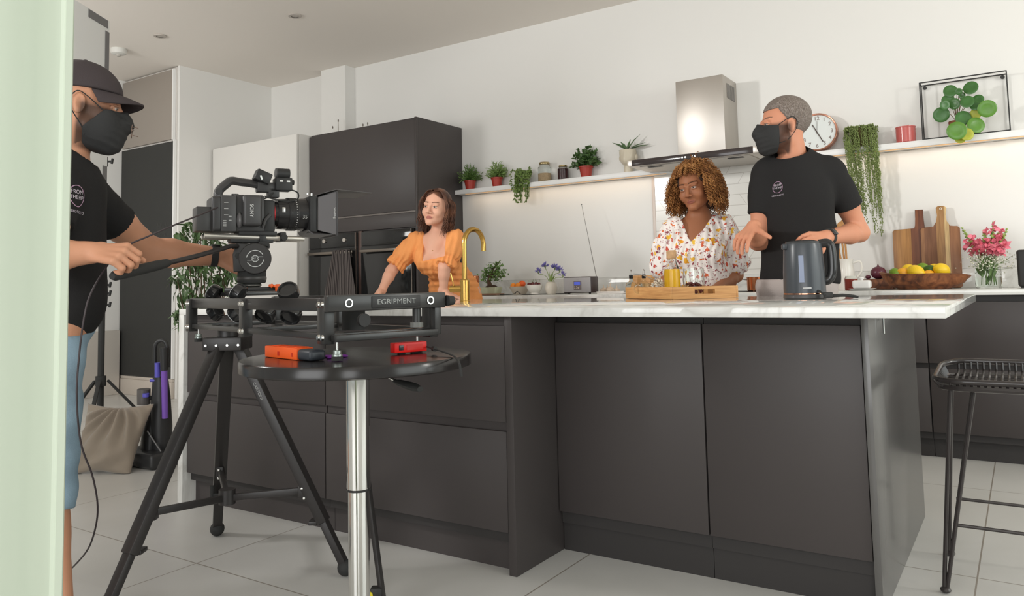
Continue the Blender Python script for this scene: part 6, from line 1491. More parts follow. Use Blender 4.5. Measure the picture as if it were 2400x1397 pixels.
for w_, s_, e_ in ((wrL, 1, 1), (wrR, -1, -1)):
    fig.hand(w_, hdir(1630, .15*e_, .9)-UP*.22, UP+hdir(1630, 0, .1), s_ if False else (1 if e_ < 0 else -1)*1, (.12,)*4, .92, .14, (.5, .1), .2)
legs(S, hipc, R, 1, w=.085, r=(.085, .052, .04))
lo = npv((base.x-.5, base.y-.55, 0)); hi = npv((base.x+.5, base.y+.4, 1.75))
fig.finish(lo, hi, .007, .0026, gaze=hdir(1625, -.75, .6)-UP*.05)
flor = mat('floral_fabric', (236, 230, 226), .85, spec=.2, bump=(60, .15)); nt, b_, N, L_ = nodes(flor); tc = N('ShaderNodeTexCoord'); prev = None
base_c = N('ShaderNodeRGB'); base_c.outputs[0].default_value = (*lin((236, 229, 224)), 1); prev = base_c.outputs[0]
nz = N('ShaderNodeTexNoise', Scale=55.0, Detail=2.0); L_(tc.outputs['Object'], nz.inputs['Vector'])
for i, (sc, thr, lo_, c0, c1) in enumerate(((70, .36, .5, (170, 140, 138), (190, 150, 150)), (52, .36, .68, (136, 84, 92), (156, 72, 76)), (40, .40, .70, (214, 112, 62), (196, 84, 74)), (34, .40, .74, (236, 190, 72), (226, 158, 52)))):
    mp = N('ShaderNodeMapping'); mp.inputs['Location'].default_value = (3.1*i, 1.7*i, .9*i); L_(tc.outputs['Object'], mp.inputs[0])
    vv = N('ShaderNodeTexVoronoi', Scale=float(sc)); mxv = N('ShaderNodeVectorMath', operation='MULTIPLY_ADD'); mxv.inputs[1].default_value = (.035,)*3; L_(nz.outputs['Color'], mxv.inputs[0]); L_(mp.outputs[0], mxv.inputs[2]); L_(mxv.outputs[0], vv.inputs['Vector'])
    lt = N('ShaderNodeMath', operation='LESS_THAN'); lt.inputs[1].default_value = thr; L_(vv.outputs['Distance'], lt.inputs[0])
    sp = N('ShaderNodeSeparateColor'); L_(vv.outputs['Color'], sp.inputs[0]); gt = N('ShaderNodeMath', operation='GREATER_THAN'); gt.inputs[1].default_value = lo_; L_(sp.outputs[0], gt.inputs[0])
    mu = N('ShaderNodeMath', operation='MULTIPLY'); L_(lt.outputs[0], mu.inputs[0]); L_(gt.outputs[0], mu.inputs[1])
    cc = N('ShaderNodeMix', data_type='RGBA'); cc.inputs['A'].default_value = (*lin(c0), 1); cc.inputs['B'].default_value = (*lin(c1), 1); L_(sp.outputs[1], cc.inputs['Factor'])
    mm = N('ShaderNodeMix', data_type='RGBA'); L_(mu.outputs[0], mm.inputs['Factor']); L_(prev, mm.inputs['A']); L_(cc.outputs['Result'], mm.inputs['B']); prev = mm.outputs['Result']
L_(prev, b_.inputs['Base Color'])
T = SDF(); T.ell(chest, (.152, .106, .15), R, .05); T.ell(waist+UP*.03, (.128, .098, .12), R, .06); T.cap(shL*.8+neck*.2-UP*.003, shR*.8+neck*.2-UP*.003, .05, .05, .04); [T.cap(q_*.8+neck*.2, neck-UP*.035, .05, .052, .05) for q_ in (shL, shR)]
for q in (-1, 1): T.ell(chest+rt*q*.07+fd*.078-UP*.02, (.066, .056, .062), R, .04)
T.cap(hipc+UP*.05, npv((hipc[0], hipc[1], .45)), .15, .24, .08)
for sh, el in ((shL, elL), (shR, elR)):
    o_ = (sh-neck); o_[2] = 0; o_ /= np.linalg.norm(o_); m_ = sh+(el-sh)*.38+o_*.012; e_ = sh+(el-sh)*.72+o_*.012
    T.cap(sh, m_, .054, .066, .04); T.cap(m_, e_-UP*.0, .066, .074, .02)
T.plane((0, 0, .5), UP)
# V neck: two planes meeting at the tip
tip = wp(1625, 568, D0-.13); a1 = wp(1597, 500, D0-.08); a2 = wp(1682, 500, D0-.08); vw = npv(FWD)
n1 = np.cross(a1-tip, vw); n2 = np.cross(a2-tip, vw); mid = (a1+a2)/2-tip; n1 = n1/np.linalg.norm(n1)*np.sign(n1 @ mid); n2 = n2/np.linalg.norm(n2)*np.sign(n2 @ mid)
hemL = wp(1560, 631, D0); 
def vcut(X, F):
    d1 = sum((X[i]-tip[i])*n1[i] for i in range(3)); d2 = sum((X[i]-tip[i])*n2[i] for i in range(3)); fr = sum((X[i]-(neck-fd*.03)[i])*fd[i] for i in range(3))
    v = np.minimum(np.minimum(d1, d2), fr)
    # gathered pleats on bodice and sleeves
    l = sum((X[i]-chest[i])*rt[i] for i in range(3)); am = np.clip(-v/.035, .05, 1); return np.maximum(F+am*(.0040*np.sin(l*190+3*np.sin(X[2]*22))*np.clip((X[2]-.9)*6, 0, 1)+.003*np.sin(X[2]*38+l*18)), v)
T.custom(vcut); dress = cloth(fig, T, 'floral_dress', flor, lo+npv((0, 0, .45)), hi, .006, smooth=1)
# curls
def mat_hair(name, stops, sc, rough=.55):
    m = mat(name, stops[0][1], rough, spec=.35); nt, b_, N, L_ = nodes(m); tc = N('ShaderNodeTexCoord'); n = N('ShaderNodeTexNoise', Scale=sc, Detail=3.0); L_(tc.outputs['Object'], n.inputs['Vector']); r = ramp(N, stops); L_(n.outputs['Fac'], r.inputs[0]); L_(r.outputs[0], b_.inputs['Base Color']); return m
curl_m = mat_hair('curl_hair', [(.3, (104, 64, 34)), (.48, (148, 98, 54)), (.62, (176, 124, 72)), (.78, (198, 148, 96))], 26.0)
inner_m = mat('inner_hair', (58, 38, 26), .8, bump=(90, .8))
L = fig.hL; T = SDF(); T.ell(L(0, -.03, .03), (.098, .098, .100), fig.hR, .02); T.ell(L(0, -.055, -.035), (.105, .065, .085), fig.hR, .04)
def fcut(X, F):
    P = np.stack([X[i].ravel() for i in range(3)], 1); l = (P-fig.hc) @ fig.hR; x, y, z = np.abs(l[:, 0]), l[:, 1], l[:, 2]
    lim = np.where(z > .02, .105-(z-.02)*1.15, .02); lim = np.where(x > .058, lim-.05*(x-.058)/.03, lim); g = np.minimum(y-np.minimum(lim, .062), .065-z+.0*x); return np.maximum(F, np.where(x < .10, g, -.1).reshape(F.shape).astype(np.float32))
T.custom(fcut); P, Q = T.mesh(HC-.22, HC+.22, .006); hair = np_mesh('hair', P, Q, inner_m, fig.root, None, 1)
rs = random.Random(11); b = MB(); made = 0
while made < 1900:
    d = V((rs.gauss(0, 1), rs.gauss(0, 1), rs.gauss(0, 1))).normalized(); x, y, z = d
    if z < -.62 or (y > .25 and z < .62 and abs(x) < .72) or (y > .6 and z < .72): continue
    made += 1; Lh = rs.uniform(.075, .145)*(1 if z < .5 else .70 if z < .88 else .5)*(1.12 if z < 0 else 1); n = 36; ph = rs.uniform(0, 6.28); turns = rs.uniform(5, 9); rad = rs.uniform(.0028, .0055)
    root = V(L(d.x*.088, -.022+d.y*.095, .035+d.z*.093)); ow = V(fig.hR @ npv(d)); 
    ow = (ow+V((rs.gauss(0, .18), rs.gauss(0, .18), rs.gauss(0, .12)+.02))).normalized(); pts = []; p = root.copy(); v = ow*1.0
    vout = V((ow.x, ow.y, 0)); 
    for i in range(n+1):
        f = i/n; a = ph+turns*2*PI*f; u, w_, dd = frame_from(v if v.length > .01 else ow); pts.append(p+(u*math.cos(a)+w_*math.sin(a))*rad*min(1, f*5))
        v = (v*.90+V((0, 0, -1))*.105+vout*.02).normalized(); p = p+v*(Lh/n)
    loc = [fig.hR.T @ (npv(q)-HC) for q in pts]
    if any(l[1] > .045 and abs(l[0]) < .060 and l[2] < .060 for l in loc): 
        k_ = next(i for i, l in enumerate(loc) if l[1] > .045 and abs(l[0]) < .060 and l[2] < .060); pts = pts[:k_]
        if len(pts) < 8: continue
    b.tube(pts, [.0021]*(len(pts)-3)+[.0018, .0014, .0008], 3)
b.build('curls', curl_m, hair, sharp=0)

# ------------------------------------------------------------------ woman in the orange dress leaning on the island
D0 = 4.9
base = at(1066, 660, D=D0+.22); base.z = 0
fig = Fig('orange_woman', 'woman with brown hair in orange puff-sleeved dress leaning on the island', base, None, (226, 172, 146), (176, 104, 96), (86, 58, 46), (72, 58, 48))
tf = hdir(1025, -.30, .95); R = rot_mat(tf); rt, fd = R[:, 0], R[:, 1]; S = fig.S
hd = hdir(1015, -.46, .88)+UP*.06; hu = UP+hdir(1015, 1, 0)*.13
HC = wp(1023, 488, D0-.04); fig.head(HC, hd, hu, 1.0, fem=True)
neck = wp(1027, 553, D0); chest = wp(1026, 600, D0+.0); waist = wp(1054, 655, D0+.12); hipc = npv((base.x, base.y, .92))
S.cap(neck-UP*.02, HC-UP*.05-hd*.03, .047, .043, .03)
shL = wp(977, 566, D0+.03); shR = wp(1068, 562, D0-.06)
S.ell(chest+UP*.01, (.13, .088, .13), R, .05); S.ell(waist, (.11, .085, .12), R, .06); S.ell(hipc, (.16, .115, .13), R, .06); S.cap(waist, hipc, .1, .13, .05)
S.cap(shL*.8+neck*.2, shR*.8+neck*.2, .04, .04, .04); S.cap(neck-UP*.02, chest+UP*.02+fd*.035, .045, .055, .05)
for q in (-1, 1): S.cap(neck-UP*.035+rt*q*.02+fd*.035, neck-UP*.015+rt*q*.12-fd*.0, .010, .009, .02)
for q in (-1, 1): S.ell(chest+rt*q*.065+fd*.07-UP*.03, (.056, .05, .053), R, .03)
elL = wp(918, 634, D0-.02); wrL = wp(893, 684, D0-.14); elR = wp(1041, 628, D0-.13); wrR = wp(1039, 681, D0-.13)
fig.arm(shL, elL, wrL, (.042, .039, .035, .033, .023)); fig.arm(shR, elR, wrR, (.042, .039, .035, .033, .024))
hR_ = wp(1082, 699, D0-.14)-wrR; fig.hand(wrR-UP*.008, hR_, UP*.9+hdir(1040, .35, .1), 1, (-.06, -.04, .0, .04), .95, .10, (.5, .0), .2)
hL_ = wp(868, 701, D0-.22)-wrL; fig.hand(wrL, hL_, UP*.9+hdir(890, -.3, .1), -1, (.0,)*4, .95, .14, (.5, .0), .2)
legs(S, hipc, R, 1, w=.085, r=(.085, .052, .04))
lo = npv((base.x-.62, base.y-.62, 0)); hi = npv((base.x+.5, base.y+.5, 1.72))
fig.finish(lo, hi, .007, .0026, gaze=hdir(1015, -.75, .6)+UP*.08)
orm = mat('orange_linen', (244, 162, 98), .85, spec=.2, bump=(120, .2))
T = SDF(); T.ell(chest-UP*.015, (.146, .104, .125), R, .05); T.ell(waist, (.122, .098, .12), R, .06); T.cap(waist, hipc, .115, .15, .06); T.cap(hipc, npv((hipc[0], hipc[1], .4)), .16, .24, .08)
for q in (-1, 1): T.ell(chest+rt*q*.065+fd*.073-UP*.03, (.064, .056, .06), R, .04)
for sh, q in ((shL, 1), (shR, 1)):
    i_ = sh*.66+neck*.34; T.cap(i_+UP*.004-fd*.02, i_-UP*.09+fd*.075, .030, .03, .03); T.cap(i_, sh, .040, .054, .04)
for sh, el in ((shL, elL), (shR, elR)):
    e_ = sh+(el-sh)*.66; m_ = sh+(el-sh)*.35; T.cap(sh+UP*.004, m_, .058, .068, .04); T.cap(m_, e_, .068, .060, .02); ax_ = (el-sh)/np.linalg.norm(el-sh)
    T.cyl(e_+ax_*.0, e_+ax_*.05, .048, .066, .012, .006)
T.plane((0, 0, .5), UP)
c1 = wp(989, 613, D0-.14); c2 = wp(1043, 600, D0-.14); s1 = wp(992, 520, D0-.1); s2 = wp(1046, 520, D0-.1)
def pl(a, b, inside):
    n = np.cross(b-a, vw); n /= np.linalg.norm(n); return n*np.sign(n @ (inside-a)), a
ins = wp(1018, 570, D0-.1); PL = [pl(c1, c2, ins), pl(c1, s1, ins), pl(c2, s2, ins)]
def ncut(X, F):
    d = np.minimum.reduce([sum((X[i]-a[i])*n[i] for i in range(3)) for n, a in PL]+[sum((X[i]-(neck-fd*.02)[i])*fd[i] for i in range(3))]); 
    l = sum((X[i]-chest[i])*rt[i] for i in range(3)); wz = X[2]; sh_ = np.exp(-((wz-waist[2])/.07)**2)
    G = F+.0042*np.sin(wz*170)*sh_+.0030*np.sin(l*150+4*np.sin(wz*16))+.0045*np.sin(wz*34+l*30)*np.sin(l*24+1)
    for sh, el in ((shL, elL), (shR, elR)):
        ax_ = (el-sh)/np.linalg.norm(el-sh); u_ = np.cross(ax_, UP); u_ /= np.linalg.norm(u_); w_ = np.cross(ax_, u_); e_ = sh+(el-sh)*.66; q = [X[i]-e_[i] for i in range(3)]
        h = sum(q[i]*ax_[i] for i in range(3)); an = np.arctan2(sum(q[i]*w_[i] for i in range(3)), sum(q[i]*u_[i] for i in range(3))); rr_ = np.sqrt(sum(c_*c_ for c_ in q)); near = np.exp(-((h-.02)/.05)**2)*(rr_ < .12)
        G = G+.006*np.sin(an*13+h*20)*near+.008*np.exp(-((h-.002)/.010)**2)*(rr_ < .1)
    return np.maximum(G, d)
T.custom(ncut); cloth(fig, T, 'orange_dress', orm, lo+npv((0, 0, .4)), hi, .006, smooth=1)
p = wp(1005, 592, D0-.13); MB().ball(fig_p if False else chest+fd*.098+UP*.03-rt*-.0, .004, seg=8, rings=6).build('pendant', gold, fig.root)
hair_m = mat_hair('brown_hair', [(.3, (62, 40, 32)), (.5, (94, 62, 48)), (.68, (122, 82, 60)), (.82, (152, 110, 80))], 20.0, .45)
k = fig.hk; L = fig.hL
def zf2(l):
    x, y, z = np.abs(l[:, 0]), l[:, 1], l[:, 2]; fr = np.where(y > .02, .078-.55*np.abs(x)*(x > .0)+.010, np.where(y > -.02, .078-.55*x-(.02-y)*2.2, -.09)); return np.maximum(fr-z, -.04)
hair = hair_short(fig, hair_m, 'hair', zf2, .010)
rs = random.Random(5); b = MB()
for i in range(460):
    q = -1 if rs.random() < .5 else 1; t = rs.random(); y0 = .075-.16*t; z0 = .125-.55*max(0, abs(y0+.015)-.03)**1.15; off = rs.uniform(0, .012); wv = rs.uniform(.003, .009); ph = rs.uniform(0, 6.28)
    end = rs.uniform(-.13, -.215) if t > .25 else rs.uniform(-.10, -.19); yb = -.005-.06*t+rs.uniform(-.012, .012); xx = .070+off+rs.uniform(0, .010)
    if t < .12: yb = .035
    P_ = [L(q*.004, y0, min(z0, .123)), L(q*(.045+off*.6), y0*.75, .098-.02*t), L(q*(xx+.008), (y0+yb)/2, .035), L(q*(xx+.014), yb, -.03), L(q*(xx+.006+rs.uniform(-.006, .012)), yb-.006, -.085), L(q*(xx-.002+rs.uniform(-.02, .016)), yb-.012+rs.uniform(-.02, .012), end)]
    pts = spline(P_, 26)
    for j, p_ in enumerate(pts):
        f = max(0, (j-10)/16); p_ += V(fig.hR @ npv((math.sin(j*.75+ph)*wv*f*1.6, math.cos(j*.75+ph)*wv*f*1.6, 0)))
    b.tube(pts, [.0024]*22+[.002, .0016, .0012, .0008, .0005], 4)
b.build('hair_strands', hair_m, hair, sharp=0)

# ------------------------------------------------------------------ camera operator
D0 = 2.5
base = at(128, 690, D=D0); base.z = 0
fig = Fig('operator', 'man in black cap, face mask and T-shirt operating the camera at left', base, None, (196, 142, 112), (170, 100, 88), (70, 56, 48))
tf = hdir(130, .97, .05); R = rot_mat(tf); rt, fd = R[:, 0], R[:, 1]; S = fig.S
hd = hdir(190, .985, .06)-UP*.10; hu = UP+hdir(190, .08, 0)
HC = wp(197, 250, D0); fig.head(HC, hd, hu, 1.14)
neck = wp(150, 385, D0); chest = wp(143, 500, D0); belly = wp(143, 660, D0); hipc = npv((base.x, base.y, .90))-fd*.0
S.cap(neck-UP*.03, HC-UP*.06-hd*.03, .064, .060, .03)
shF = wp(196, 452, D0+.18); shN = wp(118, 455, D0-.17); elF = wp(352, 590, CD-.0); wrF = wp(507, 601, CD+.10); elN = wp(105, 600, D0-.26); wrN = wp(214, 592, D0-.22)
S.ell(chest, (.17, .115, .19), R, .05); S.ell(belly, (.15, .115, .18), R, .05); S.ell(hipc, (.16, .115, .13), R, .05); S.cap(shF*.8+neck*.2, shN*.8+neck*.2, .052, .052, .05)
fig.arm(shF, elF, wrF, (.055, .056, .052, .053, .035)); fig.arm(shN, elN, wrN, (.055, .052, .046, .044, .032))
hF = wp(556, 606, CD+.13)-wrF; fig.hand(wrF, hF, UP*.45+hdir(520, .0, .8), 1, (.45, .5, .55, .6), 1.1, .08, (.4, -.1), .45)
hN = wp(276, 594, D0-.23)-wrN; fig.hand(wrN, hN, UP*.62+hdir(260, .25, .65), -1, (1.05, 1.1, 1.15, 1.15), 1.13, .05, (.35, .6), .5)
fig.paint.append(lambda P, C: stubble(P, C))
kn = npv((wp(106, 1150, D0-.1)[0], wp(106, 1150, D0-.1)[1], .43)); feetp = []
for q, dp in ((1, -.09), (-1, .09)):
    hp_ = hipc+rt*.0-npv(ray(130, 533).xy.to_3d().normalized())*(dp*-1); off = hp_-hipc; k_ = kn+off; an = npv((wp(136, 1400, D0-.24)[0], wp(136, 1400, D0-.24)[1], .085))+off*.6+(fd*.0 if q > 0 else -fd*.34); k_ = k_ if q > 0 else k_-fd*.06
    S.chain([hp_, k_, an], [.085, .056, .040], .03); S.ell(an*.4+k_*.6-fd*.02, (.056, .058, .11), R, .04); feetp.append((hp_, k_, an))
lo = npv((base.x-.75, base.y-.55, 0)); hi = npv((base.x+.6, base.y+.95, 1.9))
fig.finish(lo, hi, .007, .003)
T = SDF(); T.ell(chest+UP*.01, (.182, .128, .20), R, .05); T.ell(belly+UP*.04, (.172, .130, .22), R, .06); T.ell(belly-UP*.08, (.172, .124, .13), R, .06); T.cap(shF*.8+neck*.2, shN*.8+neck*.2, .064, .064, .05); T.cap(neck-UP*.06, neck-UP*.012, .098, .078, .06)
for q_ in (shF, shN): T.cap(q_*.8+neck*.2, neck-UP*.03, .062, .064, .05)
for sh, el in ((shF, elF), (shN, elN)): T.cap(sh, sh+(el-sh)*.25, .066, .066, .05); T.cyl(sh+(el-sh)*.1, sh+(el-sh)*.52, .066, .071, .025, .004)
hem = wp(180, 796, D0)[2]; T.plane((0, 0, hem), UP); T.ell(neck+fd*.03+UP*.028, (.080, .085, .046), R, .006, 's')
tee = cloth(fig, T, 'black_t_shirt', tee_m, lo+npv((0, 0, .75)), hi, .007, (.0035, 20, 13), 1, seed=2)
T = SDF(); T.ell(hipc+UP*.02, (.170, .124, .15), R, .05); hs_ = .335
for hp_, k_, an in feetp: T.cap(hp_, hp_*.3+k_*.7, .098, .078, .04); T.cyl(hp_*.5+k_*.5, k_-UP*(k_[2]-hs_)*1.0+(an-k_)*.2*npv((1, 1, 0)), .086, .074, .03, .004)
T.plane((0, 0, hem+.025), -UP)
denim = mat('light_denim', (136, 160, 176), .85, noise=(11, .35), bump=(250, .15))
cloth(fig, T, 'denim_shorts', denim, lo, npv((hi[0], hi[1], 1.0)), .007, (.006, 30, 34), 1, seed=4)
shoes(fig, hipc, R, mat('shoe_dark', (60, 58, 58), .6), ank=[npv((a_[0], a_[1], 0)) for _, _, a_ in feetp])
mask(fig, maskm, -.018, -.128, .008, .14, .85)
capm = mat('cap_cloth', (62, 54, 55), .85, bump=(220, .12)); L = fig.hL; k = fig.hk
T = SDF(); T.ell(L(0, -.012, .038), npv((.084, .108, .094))*k, fig.hR, .01)
def ccut(X, F):
    P = np.stack([X[i].ravel() for i in range(3)], 1); l = (P-fig.hc) @ fig.hR / k; return np.maximum(F, ((.036+.06*(l[:, 1])-l[:, 2])*k).reshape(F.shape).astype(np.float32))
T.custom(ccut); P, Q = T.mesh(HC-.2, HC+.22, .0045); cap = np_mesh('cap', P, Q, capm, fig.root, None, 1)
b = MB()
def brim(u, v):
    a = (u-.5)*2*1.15; r0 = .086; x = .082*math.sin(a); y0 = -.012+.104*math.cos(a); ext = .072*math.cos(a*1.18)**.8 if abs(a*1.18) < PI/2 else 0
    y = y0-.012+(ext)*v; z = .046-.016*v**1.5*math.cos(a)-.044*(math.sin(a)**2)*(.25+.75*v); return V(L(x*(1+.05*v), y, z))
b.grid(brim, 25, 8); r = bmesh.ops.extrude_face_region(b.bm, geom=b.bm.faces[:])
for x in r['geom']:
    if isinstance(x, bmesh.types.BMVert): x.co -= V(fig.hR[:, 2]*.005)
b.build('brim', capm, cap, sharp=0)
MB().ball(L(0, -.012, .134), (.008, .008, .004), seg=12, rings=6).build('top_button', capm, cap)
b = MB(); gm = mat('glasses_metal', (150, 132, 122), .25, .9)
for q in (-1, 1): b.tube([L(q*.03+.018*math.cos(a_), .128, -.052+.013*math.sin(a_)) for a_ in [2*PI*j/16 for j in range(16)]], .0011*k, 5, closed=True); b.tube([L(q*.048, .126, -.050), L(q*.052, .145, -.052)], .0011*k, 5)
b.tube([L(-.012, .129, -.049), L(0, .133, -.047), L(.012, .129, -.049)], .0012*k, 5); b.build('glasses', gm, fig.root)
ax_ = (wrF-elF)/np.linalg.norm(wrF-elF); wc = wrF-ax_*.006; b = MB(); b.lathe([(.036, -.013), (.041, -.011), (.041, .011), (.036, .013)], wc, 26, axis=V(ax_), cap=False); w_ = b.build('wrist_watch', rubber_m, fig.root)
nW = UP-ax_*ax_[2]; MB().box(wc+nW*.041, (.034, .034, .010), Matrix((V(np.cross(ax_, nW)), V(ax_), V(nW))).transposed(), .004).build('watch_face', blackg_m, w_)
nc = hdir(165, .45, .89); u_ = np.cross(UP, nc); badge_on(fig, tee, V(wp(164, 462, D0-.14)), V(u_), UP, .034)

# ================================================================== left background
# light stand with taped reflector board
t = thing('light_stand', 'black light stand behind the camera operator with spread legs', 'light stand', at(238, 1040, Z=0))
bp = at(236, 900, D=4.7); bp.z = 0; tp_ = at(244, 365, D=4.7); tp_ = V((bp.x, bp.y, tp_.z)); t.location = bp
MB().cyl(bp+V((0, 0, .02)), bp+V((0, 0, 1.10)), .0185, seg=16).build('lower_tube', rubber_m, t); MB().cyl(bp+V((0, 0, 1.05)), tp_, .0125, seg=14).build('upper_tube', rubber_m, t)
for py, r in ((688, .024), (668, .03), (715, .02), (372, .02)):
    z = at(240, py, D=4.7).z; MB().cyl((bp.x, bp.y, z-.03), (bp.x, bp.y, z+.03), r, seg=14).build('collar', rubber_m, t)
    b = MB(); c = V((bp.x, bp.y, z)); b.cyl(c, c+lat*.045, .006, seg=8).beam(c+lat*.045+V((0, 0, -.016)), c+lat*.052+V((0, 0, .018)), .014, .012, .003); b.build('clamp_knob', rubber_m, t)
zc_ = at(240, 893, D=4.7).z
MB().cyl((bp.x, bp.y, zc_-.03), (bp.x, bp.y, zc_+.03), .03, seg=14).build('leg_collar', rubber_m, t)
for a_ in (200, 318, 79):
    o = V((math.cos(math.radians(a_)), math.sin(math.radians(a_)), 0)); MB().beam((bp+o*.04)+V((0, 0, zc_)), bp+o*.42+V((0, 0, .014)), .022, .014, .002).build('leg', rubber_m, t)
    MB().ball(bp+o*.42+V((0, 0, .014)), .014, seg=10, rings=8).build('leg_tip', rubber_m, t)
brd = mat('poly_board', (226, 226, 224), .6); tape = mat('grey_tape', (112, 110, 110), .6)
D1 = 4.55; TR_ = at(257, 50, D=D1); TL_ = at(150, 2, D=D1-.45); BR_ = at(246, 520, D=D1); u = TR_-TL_; u.z = 0; Wb = u.length+.5; u.normalize(); up_ = V((0, 0, 1)); nb = u.cross(up_); O = V((TR_.x, TR_.y, 0))-u*Wb
hB0, hB1 = BR_.z, TR_.z
t = thing('reflector_board', 'white foam reflector board with grey tape edges behind the operator', 'reflector board', O+u*Wb/2+V((0, 0, hB0)))
MB().prism([(0, hB0), (Wb, hB0), (Wb, hB1), (0, hB1)], O, u, up_, -.035, .002).build('board', brd, t)
b = MB(); b.prism([(Wb-.22, hB1-.05), (Wb-.02, hB1-.05), (Wb-.02, hB1-.004), (Wb-.22, hB1-.004)], O+nb*.0005, u, up_, .002); b.build('tape', tape, t)
b = MB(); b.prism([(Wb-.045, hB1-.32), (Wb-.004, hB1-.32), (Wb-.004, hB1-.07), (Wb-.045, hB1-.07)], O+nb*.0005, u, up_, .002); b.build('tape', tape, t)
zt_ = at(246, 395, D=D1).z; b = MB(); b.prism([(Wb-.05, zt_-.11), (Wb-.006, zt_-.11), (Wb-.006, zt_), (Wb-.05, zt_)], O+nb*.0005, u, up_, .002); b.build('tape', tape, t)
# cushion
cu = [(206, 946, 4.42), (362, 946, 4.36), (304, 1120, 4.20), (166, 1112, 4.22)]
C4 = [at(x, y, D=d) for x, y, d in cu]; n_ = (C4[1]-C4[0]).cross(C4[3]-C4[0]).normalized()
if n_.dot(FWD) > 0: n_ = -n_
velvet = mat('velvet_taupe', (142, 130, 116), .9, spec=.2, bump=(14, .25), noise=(5, .12), sheen=.3)
b = MB(); NU = 61
def cush(sg):
    def f(u, v):
        p = C4[0]*(1-u)*(1-v)+C4[1]*u*(1-v)+C4[2]*u*v+C4[3]*(1-u)*v; e = (4*u*(1-u))*(4*v*(1-v)); c = (C4[0]+C4[1]+C4[2]+C4[3])/4
        pin = .13*(math.sin(PI*u)*(1-math.sin(PI*v))+math.sin(PI*v)*(1-math.sin(PI*u))); p = p+(c-p)*pin
        r_u, r_v = u-.55, v+.08; an_ = math.atan2(r_v, r_u); rd = math.hypot(r_u, r_v); wr = .022*math.sin(an_*15+1.5*math.sin(rd*6))*math.exp(-((rd-.42)/.34)**2)+.012*math.sin(17*(u*.5+v)+2*u)*math.exp(-((v-.9)/.22)**2)
        return p+n_*sg*(.085*e**.55+(wr*min(1, e*3) if sg > 0 else 0))
    return f
b.grid(cush(1), NU, NU); b.grid(cush(-1), NU, NU); bmesh.ops.remove_doubles(b.bm, verts=b.bm.verts, dist=.001)
mz = min(v.co.z for v in b.bm.verts)
for v in b.bm.verts: v.co.z = max(v.co.z, .003)
tag(recenter(b.build('cushion', velvet, sharp=0)), 'crumpled taupe velvet cushion on the floor against the light stand', 'cushion')
# upright vacuum cleaner
vD = 4.45; vb = at(362, 1075, D=vD); vb.z = 0; t = thing('vacuum_cleaner', 'black upright vacuum cleaner with purple wand behind the cushion', 'vacuum cleaner', vb)
vp = lambda x, y, o=0: at(x, y, D=vD-o); vk = mat('vacuum_black', (46, 46, 47), .35); vpu = mat('vacuum_purple', (122, 84, 176), .3); vbl = mat('vacuum_blue', (96, 92, 190), .3)
b = MB(); b.tube([vp(378, 1075), vp(378, 1000), vp(377, 930), vp(376, 880)], [.055, .060, .052, .040], 14); b.tube([vp(352, 1082), vp(356, 1020), vp(364, 950)], [.06, .055, .03], 12); b.build('body', vk, t)
b = MB(); q = vp(356, 1090, .02); b.box(V((q.x, q.y, .045)), (.34, .22, .085), None, .02, 3); b.build('floor_head', vk, t)
MB().cyl(vp(387, 980, .07), vp(385, 866, .07), .017, seg=18).build('wand', vpu, t); MB().cyl(vp(369, 884, .06), vp(369, 850, .06), .015, seg=16).build('handle_clip', vbl, t)
MB().cyl(vp(385, 868, .07), vp(384, 815, .07), .02, .024, 16).build('wand_grip', vk, t)
b = MB(); b.tube(spline([vp(363, 850, .05), vp(364, 812, .05), vp(374, 799, .05), vp(388, 803, .05), vp(394, 830, .05), vp(393, 860, .05)], 24), .011, 10); b.build('hose', vk, t)
MB().cyl(vp(337, 947, .0), vp(337, 912, .0), .036, seg=20).build('dust_canister', mat('canister_grey', (96, 92, 90), .3), t); MB().cyl(vp(342, 930, .035), vp(342, 922, .035), .018, seg=14).build('canister_latch', vbl, t); b = MB(); b.cyl(vp(352, 892, .03), vp(364, 892, .03), .008, seg=10); b.build('release_button', vbl, t)
MB().tube([vp(345, 930), vp(362, 935)], .012, 8).build('canister_bracket', vk, t)
MB().cyl(vp(345, 1010, .07), vp(388, 1075, .1), .004, seg=8).build('cord_stay', mat('stay_grey', (110, 108, 108), .4), t)
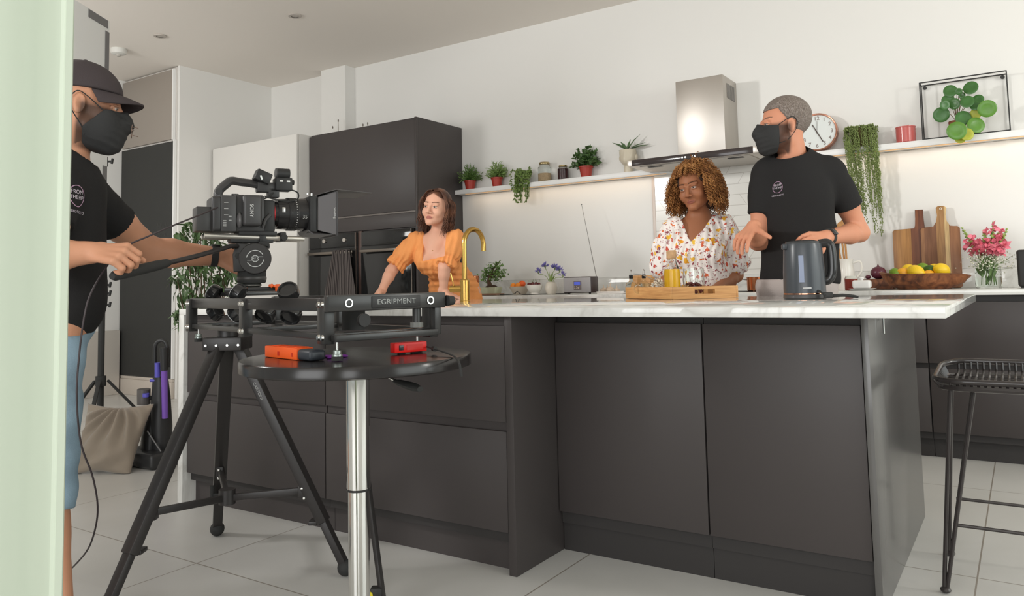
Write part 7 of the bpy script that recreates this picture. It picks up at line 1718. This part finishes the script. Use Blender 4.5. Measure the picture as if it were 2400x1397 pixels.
# leafy houseplant beyond the island end
fD = 5.35; fb_ = at(478, 1000, D=fD); fb_.z = 0; t = thing('indoor_tree', 'leafy dark green houseplant standing beyond the waterfall end of the island', 'plant', fb_)
MB().lathe([(.11, 0), (.14, .26), (.15, .28), (.135, .28), (.12, .24), (0, .24)], fb_, 28).build('pot', mat('planter_grey', (150, 146, 140), .6), t)
rs = random.Random(21); sb = MB(); fb2 = MB()
cl = [(430, 545, 20), (460, 530, 20), (500, 555, 26), (440, 580, 24), (470, 560, 30), (520, 600, 26), (535, 640, 24), (440, 640, 30), (480, 620, 34), (415, 650, 14), (500, 660, 30), (445, 690, 26), (425, 730, 16), (480, 700, 26), (530, 610, 18), (415, 735, 14), (425, 760, 10), (540, 575, 16), (455, 600, 24)]
for cx_, cy_, rr2 in cl:
    c = at(cx_, cy_, D=fD+rs.uniform(-.12, .12)); sb.tube(spline([fb_+V((0, 0, .25)), fb_*.6+c*.4+V((0, 0, .1)), c], 8), [.008]*5+[.004]*4, 5)
    for k_ in range(int(rr2*1.5)):
        p = at(cx_+rs.gauss(0, rr2*.55), cy_+rs.gauss(0, rr2*.5), D=fD+rs.uniform(-.2, .2)); fb2.leaf(p, V((rs.gauss(0, .6), rs.gauss(0, .6), -.5+rs.gauss(0, .4))), V((rs.gauss(0, .4), -.5, 1)), rs.uniform(.055, .085), .026, .35, .12)
sb.build('branches', mat('branch_brown', (88, 70, 52), .8), t, sharp=0); fb2.build('foliage', mat('ficus_green', (70, 94, 54), .42, noise=(9, .45)), t, sharp=0)
# striped towel over the oven handle
hx = (-3.822-3.235)/2; t0 = at(758, 578, Y=2.46); t1 = at(822, 576, Y=2.46); tw = mat('striped_towel', (92, 82, 80), .95, bump=(200, .2)); nt, b_, N, L_ = nodes(tw); tc = N('ShaderNodeTexCoord'); wv = N('ShaderNodeTexWave', Scale=19.0, Distortion=.6); wv.bands_direction = 'X'; wv.inputs['Detail'].default_value = 0; L_(tc.outputs['Object'], wv.inputs['Vector']); r = ramp(N, [(.35, (58, 52, 51)), (.6, (98, 91, 88))]); L_(wv.outputs['Fac'], r.inputs[0]); L_(r.outputs[0], b_.inputs['Base Color'])
b = MB(); xa, xb = at(780, 575, Y=2.47).x, at(820, 575, Y=2.47).x; za = 1.305; zb_ = .74
def tow(u, v):
    w0 = xa+(xb-xa)*u; sp_w = (u-.55)*.16*min(1, v*1.6); return V((w0+sp_w, 2.474-.012*math.sin(u*26+v*2)-.004*v, za-(za-zb_)*v))
b.grid(tow, 40, 16)
def tow2(u, v): return V((xa+(xb-xa)*u, 2.474+.024*v, za+.006*math.sin(PI*v)-.12*max(0, v-.5)))
b.grid(tow2, 40, 5); bmesh.ops.remove_doubles(b.bm, verts=b.bm.verts, dist=.0008); r = bmesh.ops.extrude_face_region(b.bm, geom=b.bm.faces[:])
for x in r['geom']:
    if isinstance(x, bmesh.types.BMVert): x.co.y -= .003
tag(recenter(b.build('kitchen_towel', tw, sharp=0)), 'dark striped tea towel hanging over the left oven handle', 'towel')
